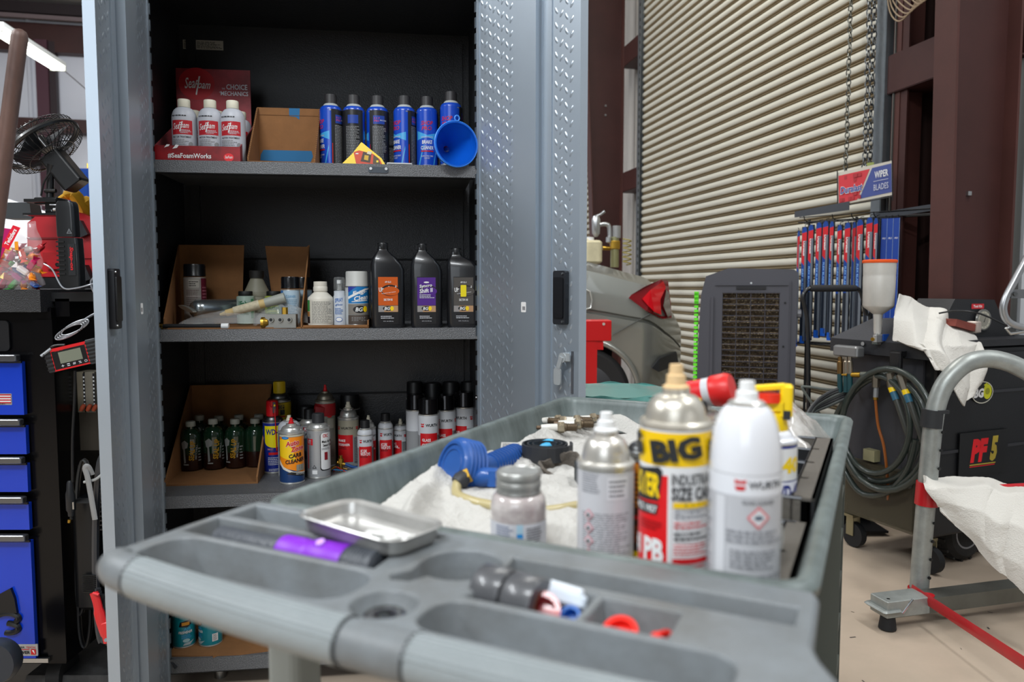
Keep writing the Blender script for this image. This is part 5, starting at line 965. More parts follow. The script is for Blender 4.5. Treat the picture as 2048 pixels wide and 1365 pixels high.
o = mb.build('red_print', bpy.data.objects['plastic_bag.002']); o.matrix_parent_inverse = Matrix.LocRotScale(cw(.475, .80, FZ+.012), Matrix.Rotation(CA, 3, 'Z'), None).inverted()

# ---------------------------------------------------------------- things on the handle end
t = thing('metal_tray', 'small shallow stainless steel tray with rolled rim resting across the cart pockets', 'tray', cw(.196, -.044, .9515), CA+R(-12)); SS = mat('#bdbcb9', .3, .6, var=.25, vs=14, bump=.05, bs=60)
mb = MB(); W_, D_ = .142, .070; vs = []; LL = [(.004, .0), (.0015, .003), (.0, .0155), (-.003, .0175), (-.004, .0165), (-.001, .0150), (.002, .0145), (.0045, .004), (.009, .0018), (.012, .0012)]
for ins, z in LL: vs += [(x, y, z) for x, y in rrect(W_-2*ins, D_-2*ins, .018-ins*.6, 6)]
n = 28; mb.add(vs, [(r_*n+i, r_*n+(i+1) % n, (r_+1)*n+(i+1) % n, (r_+1)*n+i) for r_ in range(len(LL)-1) for i in range(n)]+[tuple(range((len(LL)-1)*n, len(LL)*n)), tuple(reversed(range(n)))], SS, True); mb.build('pan', t)
for i, (x, y, a, L) in enumerate(((.012, .0, 10, .03), (.030, -.006, 60, .012), (.002, -.012, 25, .014), (.038, .004, -20, .01))):
    mb = MB(); mb.box((0, 0, .002), (L, .010, .002), mat('#d9d9d6', .5)); o = mb.build('paper_scrap'); q = cw(.196, -.044, .9525)+Vector((x*cos(CA)-y*sin(CA), x*sin(CA)+y*cos(CA), 0)); o.location = q; o.rotation_euler = (0, 0, CA+R(a)); tag(o, 'tiny white scrap in the steel tray, '+['the longest one in the middle', 'nearest the right wall', 'left of the long scrap', 'rearmost and slimmest'][i], 'scrap')
t = thing('flashlight', 'dark grey flashlight with a bright purple collar lying in the handle pocket', 'flashlight', cw(.137, -.087, .936), CA); t.scale = (1.02, 1.18, 1.18); X = Matrix.Rotation(R(90), 4, 'Y'); FG = mat('#44484e', .45, bump=.3, bs=200)
mb = MB(); mb.lathe([(0, -.102), (.010, -.102), (.0125, -.098), (.0125, -.02), (.0135, -.015)], FG, 24, X); mb.build('barrel', t)
mb = MB(); mb.lathe([(.0142, -.014), (.0148, -.012), (.0148, .012), (.0142, .014), (.0142, .022), (.0160, .026), (.0160, .062), (.0150, .064)], mat('#7a24ba', .45), 28, X); mb.cyl((.036, -.004, .0145), (.036, -.005, .0172), .004, mat('#c79be8', .3), 12); mb.build('collar', t, 'purple collar')
mb = MB(); mb.lathe([(.0152, .064), (.0165, .066)]+[(.0165 if k % 2 else .0158, .066+.0018*k) for k in range(16)]+[(.0165, .098), (.013, .100), (.012, .1005), (0, .1005)], FG, 28, X); mb.build('head', t)
t = thing('ball_bearing', 'small steel ball bearing lying in the round pocket', 'bearing', cw(.304, -.171, .9345), CA); mb = MB(); mb.lathe([(.0065, 0), (.0165, 0), (.0172, .001), (.0172, .006), (.0165, .007), (.0145, .007), (.0142, .0055), (.0098, .0055), (.0095, .007), (.0065, .007), (.0065, 0)], mat('#a5a6a6', .2, 1), 32, open=True); mb.build('rings', t)
mb = MB(); mb.lathe([(.0142, .0058), (.0098, .0058)], mat('#55575a', .4, .5), 28, open=True); mb.build('seal', t)
t = thing('tape_roll', 'pair of dark grey tape rolls side by side leaning out of the small pocket', 'tape', cw(.383, -.102, .944), CA+R(-18)); X = Matrix.Rotation(R(90), 4, 'Y') @ Matrix.Rotation(R(-8), 4, 'X'); TG = mat('#4d4e51', .35, coat=.3)
for a in (-.030, .0015):
    mb = MB(); mb.lathe([(.0115, a), (.0205, a), (.0212, a+.001), (.0212, a+.0275), (.0205, a+.0285), (.0115, a+.0285), (.0115, a)], TG, 32, X, open=True); mb.build('roll', t)
mb = MB(); mb.lathe([(.0113, -.030), (.0113, .030), (.0102, .030), (.0102, -.030), (.0113, -.03)], mat('#7c5c3c', .7), 28, X, open=True); mb.build('core', t)
def cupcap(name, lab, cat, loc, r, h, c, tx, tz):
    m = mat(c, .35, coat=.3); mb = MB(); mb.lathe([(r*.9, 0), (r, h*.1), (r, h*.85), (r*1.15, h*.88), (r*1.15, h), (r*.85, h), (r*.8, h*.2), (0, h*.2)], m, 28); o = mb.build(name); o.location = loc; o.rotation_euler = (R(tx), 0, R(tz)); return tag(o, lab, cat)
cupcap('cap_plug', 'dark red round cap lying open beside the grey tape rolls', 'cap', cw(.412, -.103, .934), .013, .014, '#a81018', 50, -10)
cupcap('cap_plug', 'small blue cap next to the dark red one', 'cap', cw(.436, -.098, .931), .0075, .012, '#0c5fb4', 45, -25)
cupcap('cap_plug', 'bright red cap at the left of the square pocket', 'cap', cw(.480, -.108, .930), .0125, .010, '#e8281c', 35, -30)
cupcap('cap_plug', 'bright red cap lying tilted at the right of the square pocket', 'cap', cw(.505, -.104, .930), .009, .012, '#e8281c', 70, 40)
mb = MB(); mb.box((0, 0, 0), (.012, .008, .006), BLK, bev=.002); o = mb.build('rubber_plug'); o.location = cw(.495, -.115, .930); tag(o, 'tiny black plug between the two bright red caps', 'plug')
mb = MB(); mb.box((0, 0, 0), (.046, .020, .012), mat('#c9d2dc', .35), bev=.004); mb.box((.004, -.004, .006), (.03, .012, .008), mat('#dbe2ea', .35), bev=.003); o = mb.build('plastic_clip'); o.location = cw(.420, -.088, .946); o.rotation_euler = (R(-25), R(12), CA+R(12)); tag(o, 'pale bluish-white plastic piece leaning on the pocket wall', 'clip')
# ---------------------------------------------------------------- beyond the cart, right side
class Fr:                                                 # a standing frame: origin on the floor and a heading
    def __init__(s, o, rz): s.o = Vector(o); s.rz = rz; s.x = Vector((cos(rz), sin(rz), 0)); s.y = Vector((-sin(rz), cos(rz), 0))
    def fx(s, px, py, yl=0):                              # local (x, z) on the plane y = yl
        a, c = ray(px, py); t = (yl+s.o.dot(s.y))/(a*s.y.x+s.y.y); return (Vector((a*t, t, 0))-s.o).dot(s.x), CH+c*t
    def fy(s, px, py, xl=0):
        a, c = ray(px, py); t = (xl+s.o.dot(s.x))/(a*s.x.x+s.x.y); return (Vector((a*t, t, 0))-s.o).dot(s.y), CH+c*t
    def l(s, w): d = Vector(w)-s.o; return Vector((d.dot(s.x), d.dot(s.y), w[2]))
# evaporative cooler
CG = mat('#46464d', .5, bump=.1, bs=200); o = at(1395, 700, 4.35); fr = Fr((o.x, o.y, 0), R(-17))
t = thing('evaporative_cooler', 'tall dark grey portable evaporative cooler standing before the roll-up door', 'cooler', fr.o, fr.rz)
ol = [fr.fx(*p) for p in ((1596, 545), (1588, 539), (1457, 537), (1412, 553), (1402, 590), (1396, 690))]; zx = ol[-1][0]
xr = ol[0][0]; ol = [(xr, .10)]+ol+[(zx-.005, .10)]
gx0, gz1 = fr.fx(1445, 586); gx1, _ = fr.fx(1560, 586); gx0b = gx0-.004; gz0 = .18
mb = MB(); inner = [(gx0, gz0), (gx1, gz0), (gx1, gz1), (gx0, gz1)]; tri = tessellate_polygon([[Vector((x, z, 0)) for x, z in ol], [Vector((x, z, 0)) for x, z in inner]]); fv = ol+inner
mb.add([(x, 0, z) for x, z in fv], [tuple(f) for f in tri], CG)
n = len(ol); mb.add([(x, 0, z) for x, z in ol]+[(x, .42, z) for x, z in ol], [(i, (i+1) % n, n+(i+1) % n, n+i) for i in range(n)]+[tuple(range(n, 2*n))], CG)
n = 4; mb.add([(x, 0, z) for x, z in inner]+[(x, .05, z) for x, z in inner], [(i, (i+1) % n, n+(i+1) % n, n+i) for i in range(n)], CG)
bx = (zx+ol[3][0])/2
mb.box((gx0-.055, -.006, .62), (.012, .012, 1.05), CG); mb.box(((gx0+gx1)/2, -.005, gz1+.045), (gx1-gx0+.08, .006, .006), CG)
mb.box(((gx0+gx1)/2, -.002, gz1+.028), (.16, .01, .016), mat('#1c1c20', .6)); mb.box((gx1+.055, -.004, .66), (.004, .008, 1.15), CG)
for x, z in ((gx1+.028, gz1-.055), (gx1+.024, gz1-.30)): mb.cyl((x, -.002, z), (x, -.004, z), .006, BLK, 8)
mb.cyl(((gx0+gx1)/2, -.002, gz1+.055), ((gx0+gx1)/2, -.006, gz1+.055), .006, STEEL, 8); mb.build('housing', t)
mb = MB(); mb.add([(gx0, .045, gz0), (gx1, .045, gz0), (gx1, .045, gz1), (gx0, .045, gz1)], [(0, 1, 2, 3)], mat('#2a241f', .8)); rr = random.Random(4); PD = mat('#a58a68', .8); PD2 = mat('#e0c8a0', .8)
for i in range(44):
    for j in range(int((gz1-gz0)/.0095)):
        x = gx0+(gx1-gx0)*(i+.5+.3*(j % 2))/44.5; z = gz0+.004+j*.0095; w = rr.uniform(.0018, .0036)
        mb.add([(x-w, .040, z-w), (x+w, .040, z-w*.6), (x+w*.7, .040, z+w), (x-w, .040, z+w*.8)], [(0, 1, 2, 3)], PD2 if rr.random() < .3 else PD)
mb.build('cooling_pad', t, 'brown honeycomb cooling pad')
mb = MB(); SL = mat('#37343a', .5)
for k in range(5): x = gx0+(gx1-gx0)*k/4; mb.box((x, .012, (gz0+gz1)/2), (.005, .02, gz1-gz0), SL)
k = 0
while gz1-k*.0325 > gz0: mb.box(((gx0+gx1)/2, .010, gz1-k*.0325), (gx1-gx0, .024, .0055), SL); k += 1
mb.build('grille', t)
mb = MB(); kx, kz = fr.fx(1599, 628); mb.lathe([(.022, 0), (.026, .004), (.024, .022), (.018, .026)], mat('#6f7074', .5), 8, Matrix.Translation((xr, .03, kz)) @ Matrix.Rotation(R(90), 4, 'Y')); mb.build('knob', t)
mb = MB(); gy = mat('#66e02c', .4)
for k in range(36): mb.box((zx-.014, .02, .32+k*.024), (.022, .03, .015), gy)
mb.box((zx-.012, .11, .72), (.008, .01, .9), mat('#2f6a1e', .5)); mb.box((zx-.014, .02, 1.14), (.024, .03, .07), gy); mb.build('green_edge', t, 'bright green serrated strip on the left edge')
for x in (zx+.06, xr-.06):
    for y in (.06, .36):
        mb = MB(); mb.cyl((x-.015, y, .05), (x+.015, y, .05), .05, RUB, 18); mb.build('caster', t)

# wiper blade rack
A0, B0 = at(1592, 560, 4.40), at(1797, 560, 4.02); rz = math.atan2(B0.y-A0.y, B0.x-A0.x); fr = Fr((A0.x, A0.y, 0), rz); WB1 = mat('#143f8e', .35, coat=.3); WB2 = mat('#0b2f7a', .35, coat=.3); WSV = mat('#8f99a6', .3, .5, var=.4, vs=12, stretch=(1, 1, .3)); WRD = mat('#c01c26', .4, coat=.3)
zt, zb = fr.fx(1690, 446)[1], fr.fx(1690, 680)[1]; rr = random.Random(6); G_ = 'packaged wiper blades hanging on the rack'
place = ['leftmost, thin and set apart', 'second from the left', 'third from the left', 'fourth from the left', 'fifth from the left', 'sixth from the left, last of the left cluster', 'first after the gap', 'second after the gap', 'dark one turned edge-on in the middle', 'left of the pair behind the silver cup', 'right of the pair behind the silver cup', 'half hidden before the plain blue ones']
for i, (px, w, dz) in enumerate(((1595, .014, -.03), (1608, .034, -.01), (1621, .034, .0), (1637, .036, .01), (1650.5, .036, .015), (1663, .026, .012), (1679, .028, -.01), (1695, .036, .0), (1707, .018, 0), (1720, .038, .012), (1739, .038, .02), (1752, .024, .015))):
    x, _ = fr.fx(px, 560); h = .665+rr.uniform(-.02, .01); t = thing('wiper_blade_pack', 'red and blue packaged wiper blade, '+place[i], 'wiper blade', fr.o+fr.x*x+Vector((0, 0, zt+dz-h))+fr.y*(-.002*i), fr.rz+R(-10 if w > .02 else 30), G_)
    mb = MB(); mb.box((0, 0, h/2), (w, .010, h), mat('#1d2430', .4)); mb.box((w*.30, -.006, h*.45), (w*.36, .006, h*.86), WSV); mb.box((-w*.46, 0, h*.5), (.002, .011, h*.96), WSV); mb.build('sleeve', t)
    mb = MB(); g = flat(0, -.0055, 0); a = w*.5
    ops = [('r', -a*.9, h*.42, a*.18, h*.96, WB1), ('e', 0, h*.955, a*.9, .03, WB1), ('p', [(-a*.9, h*.70), (a*.2, h*.665), (a*.86, h*.90), (a*.86, h*.955), (-a*.9, h*.945)], WRD)]
    if w > .022: ops += [('t', 'Duralast', -a*.05, h*.815, .085, w*.34, WHT, dict(rot=-90, bold=.05)), ('t', 'FLEX BLADE', -a*.35, h*.55, .12, w*.25, mat('#7fb0e4', .4), dict(rot=-90, bold=.05)), ('l', a*.3, h*.5, a*.8, h*.6, 4, WB2)]
    mb.decals(ops, g); mb.build('printed_card', t)
    mb = MB(); mb.box((0, -.002, .02), (w*.8, .014, .045), mat('#1a57b8', .45)); mb.build('end_tab', t, 'bright blue end tab')
    mb = MB(); mb.tube([(0, 0, h-.01), (0, .0, h+.012), (0, .03, h+.018)], .002, BLK, 5); mb.build('hook', t)
for i, px in enumerate((1765.5, 1777.5, 1790)):
    x, _ = fr.fx(px, 560); h = .62; t = thing('wiper_blade_pack', 'plain dark blue wiper blade sleeve, '+['left', 'middle', 'right'][i]+' of the three at the right end', 'wiper blade', fr.o+fr.x*x+Vector((0, 0, zt+.01-h)), fr.rz, G_)
    mb = MB(); mb.box((0, 0, h/2), (.030, .010, h), mat('#0f3c96', .4, coat=.3)); mb.decals([('t', 'PRO', 0, h*.83, .018, .010, WHT, dict(shear=.3)), ('r', .0135, .0, .015, h, mat('#8fa6c4', .5)), ('l', -.01, h*.5, .01, h*.62, 4, mat('#5d86c4', .5))], flat(0, -.005, 0)); mb.build('sleeve', t)
    mb = MB(); mb.tube([(0, 0, h-.01), (0, .0, h+.012), (0, .03, h+.018)], .002, BLK, 5); mb.build('hook', t)
t = thing('wire_rack', 'black wire display rack holding the wiper blades', 'rack', fr.o, fr.rz); WIR = mat('#1f2023', .5, .3); L = (B0-A0).length
for z, y, r_ in ((zt+.02, .035, .004), (zt+.05, .05, .003), (zt+.02, .12, .004)): mb = MB(); mb.tube([(-.01, y, z), (L+.22, y, z+.005)], r_, WIR, 6); mb.build('cross_wire', t)
for px in (1606, 1662, 1700, 1744): mb = MB(); x, _ = fr.fx(px, 560); mb.tube([(x, .12, zt+.02), (x, .05, zt+.02), (x, .0, zt+.03), (x, -.012, zt+.05)], .003, WIR, 5); mb.build('peg', t)
mb = MB()
for x in (.02, L*.52): mb.cyl((x, .12, 0), (x, .12, zt+.04), .008, WIR, 8)
mb.cyl((L*.82, .10, 0), (L*.82, .10, zt+.30), .006, WIR, 8); mb.build('upright', t)
mb = MB()
for y in (-.06, .0, .06, .12): mb.tube([(.0, y, zb-.03), (L*.55, y, zb-.03)], .003, WIR, 5)
for k in range(9): mb.tube([(k*L*.55/8, -.06, zb-.03), (k*L*.55/8, .12, zb-.03)], .002, WIR, 5)
mb.build('bottom_shelf', t)
mb = MB(); a, b = fr.fx(1594, 432), fr.fx(1703, 414); mb.prism([(a[0], a[1]-.012), (b[0], b[1]-.020), (b[0], b[1]+.028), (a[0], a[1]+.022)], .004, mat('#3e4147', .45, .3), Matrix.Translation((0, -.03, 0)) @ Matrix.Rotation(pi/2, 4, 'X')); mb.build('label_holder', t, 'slanted dark grey label rail')
mb = MB(); a, b = fr.fx(1742, 432), fr.fx(1868, 412); mb.prism([(a[0], a[1]-.018), (b[0], b[1]-.016), (b[0], b[1]+.018), (a[0], a[1]+.018)], .004, mat('#3e4147', .45, .3), Matrix.Translation((0, .06, 0)) @ Matrix.Rotation(pi/2, 4, 'X')); mb.build('label_holder', t, 'dark rail running to the brown column')
# the sign
y = -.02; tl, tr, br, bl = [fr.fx(*p, y) for p in ((1675, 346), (1785, 321), (1786, 390), (1676, 411))]
t = thing('hanging_sign', 'red and blue printed WIPER BLADES sign clipped above the rack', 'sign', fr.o, fr.rz)
mb = MB(); mb.prism([bl, br, tr, tl], .004, mat('#c3beb2', .5), Matrix.Translation((0, y+.004, 0)) @ Matrix.Rotation(pi/2, 4, 'X')); mb.build('board', t)
def q2(u, v): b_ = (bl[0]+(br[0]-bl[0])*u, bl[1]+(br[1]-bl[1])*u); t_ = (tl[0]+(tr[0]-tl[0])*u, tl[1]+(tr[1]-tl[1])*u); return (b_[0]+(t_[0]-b_[0])*v, b_[1]+(t_[1]-b_[1])*v)
g = lambda u, v, d: (lambda p: (p[0], y-.0005-d*3, p[1]))(q2(u, v)); mb = MB(); SB = mat('#3d4b8c', .5); SR = mat('#c8303a', .5)
ops = [('p', [(.02, .03), (.36, .06), (.60, .90), (.02, .90)], SR), ('p', [(.40, .07), (.98, .09), (.98, .92), (.64, .91)], SB)]
rr = random.Random(1)
for k in range(16): u, v = rr.uniform(.03, .42), rr.choice([.08, .2, .62, .74]); ops.append(('r', u, v, u+.05, v+.11, mat('#a8262e', .5)))
ops += [('t', 'Duralast', .26, .42, .42, .24, WHT, dict(bold=.10, shear=.2)), ('t', 'Duralast', .26, .42, .41, .21, mat('#27418e', .5), dict(bold=.05, shear=.2)), ('t', 'WIPER', .81, .68, .24, .20, WHT, dict(bold=.04)), ('t', 'BLADES', .80, .31, .26, .18, mat('#bfc2d0', .5), dict(bold=.01)), ('r', .67, .485, .93, .50, mat('#bfc2d0', .5))]
mb.decals(ops, g); mb.build('print', t)
mb = MB(); mb.tube([(tl[0], y-.004, tl[1]+.01), (bl[0], y-.004, bl[1]-.02)], .003, WIR, 6); mb.tube([(tr[0], y-.004, tr[1]), (br[0]+.0, y-.004, br[1]-.03)], .003, WIR, 6); mb.tube([(bl[0], y, bl[1]-.008), (br[0], y, br[1]-.008)], .003, WIR, 6); mb.build('wire_frame', t)
mb = MB(); x, z = fr.fx(1741, 329, y+.03); mb.box((x, y+.03, z), (.035, .004, .02), mat('#8f9a4e', .5)); mb.build('clip', t)

# hand truck handle
t = thing('hand_truck', 'black tubular hand truck with a foam-grip handle in front of the wiper rack', 'hand truck', at(1613, 700, 3.75)*1, 0); t.location.z = 0
o_ = t.location.copy(); PT = lambda px, py, d=3.75: at(px, py, d)-o_
mb = MB(); mb.tube(smooth_path([PT(1617, 905)+Vector((0, 0, -.3)), PT(1617, 780), PT(1615, 650), PT(1609, 612), PT(1606, 595), PT(1612, 582), PT(1624, 577), PT(1665, 577), PT(1708, 577), PT(1720, 582), PT(1725, 595), PT(1733, 630), PT(1742, 660), PT(1748, 900)+Vector((0, 0, -.3))], 5), .0105, mat('#18191b', .35, coat=.3), 12); mb.build('tube_frame', t)
mb = MB(); mb.tube([PT(1620, 577), PT(1630, 577), PT(1700, 577), PT(1712, 577)], [.015, .0175, .0175, .015], mat('#232325', .8), 14); mb.build('foam_grip', t)
mb = MB(); mb.box((.17, -.08, .02), (.36, .2, .01), BLK); mb.box((.17, .0, .12), (.34, .02, .2), BLK); mb.build('toe_plate', t)

# fluid exchange machine
PB_ = mat('#141518', .42, bump=.12, bs=120, spec=.5); PB2 = mat('#232428', .55, bump=.2, bs=150)
C_ = at(1866, 900, 3.05); fm = Fr((C_.x, C_.y, 0), R(22.6)); t = machine = thing('fluid_exchange_machine', 'large black wheeled service machine with a red and gold badge and coiled hoses', 'machine', fm.o, fm.rz)
SX, SY, ZT = .74, .46, .955
mb = MB(); mb.box((SX/2, SY/2, (ZT+.16)/2), (SX, SY, ZT-.16), PB_, bev=.02)
for z in (.76, .52, .34): mb.box((SX/2, -.002, z), (SX-.04, .008, .012), mat('#2c2d31', .5))
mb.box((SX/2, SY/2, ZT+.012), (SX+.02, SY+.02, .028), PB2); mb.box((SX/2-.02, -.004, .90), (SX-.08, .008, .05), mat('#1b1c20', .35))
mb.box((-.004, SY/2, .30), (.012, SY, .26), mat('#1b1b1e', .4)); mb.box((-.006, SY/2+.02, .66), (.012, SY-.06, .48), mat('#34353a', .55, bump=.2, bs=40)); mb.build('housing', t)
x0, z0 = fm.fx(1962, 905); x1 = fm.fx(1914, 905)[0]; z1 = fm.fx(1962, 868)[1]
x2 = fm.fx(2010, 905)[0]
mb = MB(); mb.prism(rrect(x2-x1, .185, .004, 2, (x1+x2)/2, z0), .006, mat('#0e0f11', .35), Matrix.Translation((0, -.0045, 0)) @ Matrix.Rotation(pi/2, 4, 'X')); g = flat(0, -.0105, 0); cx = (x1+x2)/2
GO = mat('#a89432', .5); mb.decals([('t', 'PF', cx-.028, z0+.012, .108, .100, mat('#d8101c', .4), dict(bold=.12, shear=.2)), ('t', '5', cx+.062, z0+.014, .050, .108, GO, dict(bold=.12, shear=.2)), ('r', cx-.085, z0-.050, cx+.075, z0-.045, GO), ('r', cx-.085, z0-.057, cx+.070, z0-.053, RED)], g); mb.build('badge', t, 'black badge with red and gold lettering')
cx, cz = fm.fx(1962, 785); mb = MB(); g = flat(0, -.0065, 0); mb.decals([('e', cx, cz, .066, .047, mat('#c9c7b8', .5)), ('e', cx, cz, .062, .043, BLK), ('e', cx+.030, cz+.002, .026, .032, mat('#c3c414', .45)), ('p', [(cx+.005, cz+.032), (cx+.03, cz+.042), (cx+.02, cz+.02)], mat('#c3c414', .45)), ('t', 'BG', cx-.022, cz-.002, .062, .040, WHT, dict(bold=.1, shear=.15)), ('e', cx+.030, cz+.004, .014, .014, mat('#8d8e10', .5))], g); mb.build('oval_logo', t)
mb = MB(); a, b = fm.fx(1962, 729); mb.decals([('p', rrect(.075, .018, .002, 2, a+.045, b), mat('#b8202c', .4)), ('l', a+.012, b-.006, a+.078, b+.006, 2, mat('#e08a90', .5))], flat(0, -.0085, 0)); mb.build('red_strip', t)
# console and folded top at the left end
zl = ZT+.026; mb = MB(); mb.add([(-.05, -.02, zl-.075), (.12, -.02, zl-.075), (.12, -.02, zl-.015), (-.05, -.02, zl-.015), (-.05, SY+.05, zl-.075), (.12, SY+.05, zl-.075), (.12, SY+.05, zl-.015), (-.05, SY+.05, zl-.015)], [(0, 1, 2, 3), (5, 4, 7, 6), (3, 2, 6, 7), (1, 5, 6, 2), (4, 0, 3, 7), (0, 4, 5, 1)], PB2)
mb.add([(-.05, .0, zl-.015), (.14, .0, zl-.015), (.14, .12, zl+.08), (.02, .16, zl+.08), (-.05, SY+.05, zl-.015), (.14, SY, zl-.015), (.14, .36, zl+.08), (.02, .34, zl+.08)], [(0, 1, 2, 3), (3, 2, 6, 7), (7, 6, 5, 4), (0, 3, 7, 4), (1, 5, 6, 2)], mat('#3a3b40', .5, bump=.3, bs=250)); 
yb_, zb_ = fm.fy(1727, 688, -.052); mb.cyl((-.052, yb_, zb_), (-.058, yb_, zb_), .009, STEEL, 12); mb.build('top_cover', t)
# gauge console
gx, gz = fm.fx(1965, 640, .12)
mb = MB(); X = Matrix.Translation((0, .30, 0)) @ Matrix.Rotation(pi/2, 4, 'X'); ax0 = fm.fx(1890, 690, .12)[0]; P = [(ax0, ZT+.02), (ax0+.46, ZT+.02), (ax0+.40, ZT+.05), (ax0+.30, ZT+.19), (ax0+.05, ZT+.195), (ax0+.0, ZT+.12)]; mb.prism(P, .18, mat('#1d1e21', .45, bump=.1, bs=150), X); mb.build('gauge_console', t)
mb = MB(); Xg = Matrix.Translation((gx-.01, .115, gz)) @ Matrix.Rotation(pi/2, 4, 'X'); mb.lathe([(.044, 0), (.048, .004), (.046, .010), (.040, .011), (.040, .008)], mat('#8f8f8b', .3, .8), 28, Xg); mb.build('gauge', t)
mb = MB(); g = lambda u, v, d: (gx-.01+u, .106-d, gz+v); mb.decals([('e', 0, 0, .040, .040, mat('#b5b1a2', .4)), ('e', 0, 0, .030, .030, mat('#8a877c', .4)), ('p', [(-.003, -.01), (.003, -.01), (.016, .026)], BLK)]+[('r', .034*cos(a)-.0015, .034*sin(a)-.0015, .034*cos(a)+.0015, .034*sin(a)+.0015, BLK) for a in [k*pi/6 for k in range(12)]], g); mb.build('gauge_face', t)
mb = MB(); lx, lz = fm.fx(1957, 613, .115); mb.decals([('p', rrect(.08, .022, .003, 2, lx, lz), mat('#c0222c', .4)), ('t', 'Tool Kit', lx, lz, .055, .011, WHT, dict(bold=.05))], lambda u, v, d: (u, .1185-d, v)); mb.build('red_label', t)
mb = MB(); lx, lz = fm.fx(1922, 645, .08); mb.box((lx-.03, .06, lz-.01), (.12, .05, .03), mat('#7a3a30', .5), Matrix.Rotation(R(12), 3, 'Y')); mb.box((lx+.045, .055, lz-.02), (.03, .055, .05), mat('#b5a9a0', .25, .4), bev=.008); mb.build('clear_fitting', t)
mb = MB(); mb.tube(smooth_path([fm.l(at(1878, 627, 3.15)), fm.l(at(1915, 622, 3.1)), fm.l(at(1960, 628, 3.08)), fm.l(at(2010, 650, 3.2))], 6), .004, BLK, 6); mb.build('cable', t)
for (x, y) in ((.05, .05), (.02, SY-.04), (SX-.06, SY-.05)):
    mb = MB(); mb.box((x, y, .145), (.05, .06, .012), mat('#8b8468', .4, .6)); mb.cyl((x-.016, y-.02, .058), (x+.016, y-.02, .058), .056, RUB, 22); mb.box((x-.02, y-.01, .10), (.004, .04, .09), mat('#8b8468', .4, .6)); mb.box((x+.02, y-.01, .10), (.004, .04, .09), mat('#8b8468', .4, .6)); mb.build('caster', t)
wx = fm.fx(1970, 1100, -.02)[0]; Xw = Matrix.Translation((wx, .10, .135)) @ Matrix.Rotation(R(90), 4, 'X'); mb = MB(); mb.lathe([(.05, -.04), (.105, -.045), (.125, -.03), (.133, 0), (.125, .03), (.105, .045), (.06, .04)], mat('#1d1c1b', .8, bump=.6, bs=60), 36, Xw)
for k in range(30):
    a = 2*pi*k/30; mb.box(Vector((wx+.131*cos(a), .10+(.012 if k % 2 else -.012), .135+.131*sin(a))), (.010, .035, .012), mat('#242220', .8), Matrix.Rotation(-a, 3, 'Y'))
mb.build('pneumatic_tyre', t); mb = MB(); mb.lathe([(.0, .02), (.03, .03), (.05, .035), (.07, .030), (.075, .042), (.068, .042), (.06, .02)], mat('#8f9299', .35, .7), 28, Xw); mb.build('wheel_hub', t)
mb = MB(); a, _ = fm.fy(1795, 700, -.07); mb.box((-.075, a, .85), (.02, .055, .16), PB_, bev=.006); mb.box((-.05, a, .925), (.06, .055, .02), PB_); mb.build('hose_hook', t)
mb = MB(); mb.box((-.03, SY/2, .30), (.05, SY-.08, .25), mat('#4d4838', .3, alpha=.6)); mb.box((-.03, fm.fy(1735, 955, -.05)[0], .46), (.035, .06, .05), mat('#8f8a6a', .4)); mb.build('fluid_tank', t, 'cloudy yellowish tank low on the side')
HOS = mat('#2b332f', .38, coat=.25); hose_t = thing('hose_coil', 'dark green-grey rubber hose coiled in loops on the machine side', 'hose', fm.o, fm.rz)
def yz(px, py, x=-.09): y_, z_ = fm.fy(px, py, x); return Vector((x, y_, z_))
for i, (c, rx, rz_, ph) in enumerate((((1762, 856), 80, 108, 0), ((1768, 866), 88, 112, 20), ((1752, 850), 68, 98, 40), ((1775, 860), 92, 122, 60))):
    pts = []
    for k in range(33):
        a = 2*pi*k/32; pts.append(yz(c[0]+rx*cos(a), c[1]-rz_*sin(a), -.085-.014*i))
    mb = MB(); mb.tube(pts[:-1], .0125, HOS, 12, True); mb.build('loop', hose_t)
mb = MB(); mb.tube(smooth_path([yz(1690, 800, -.10), yz(1668, 850, -.10), yz(1680, 920, -.1), yz(1720, 985, -.1), yz(1775, 985, -.1), yz(1815, 940, -.1), yz(1832, 880, -.1)], 6), .013, HOS, 12); mb.build('loose_hose', hose_t)
t = thing('hose_fittings', 'brass and nickel hose fittings with blue and yellow bands on the machine side', 'fitting', fm.o, fm.rz); NK = mat('#9b9284', .3, .9)
mb = MB(); a, b = yz(1710, 750, -.11), yz(1745, 750, -.10); mb.tube([yz(1684, 750, -.13), yz(1694, 750, -.13), yz(1696, 750, -.12), yz(1722, 750, -.11)], [.004, .006, .011, .012], BRASS, 12); mb.tube([yz(1722, 750, -.11), yz(1748, 750, -.09)], .0135, mat('#5a5c54', .5, .4), 14); mb.build('quick_coupler', t)
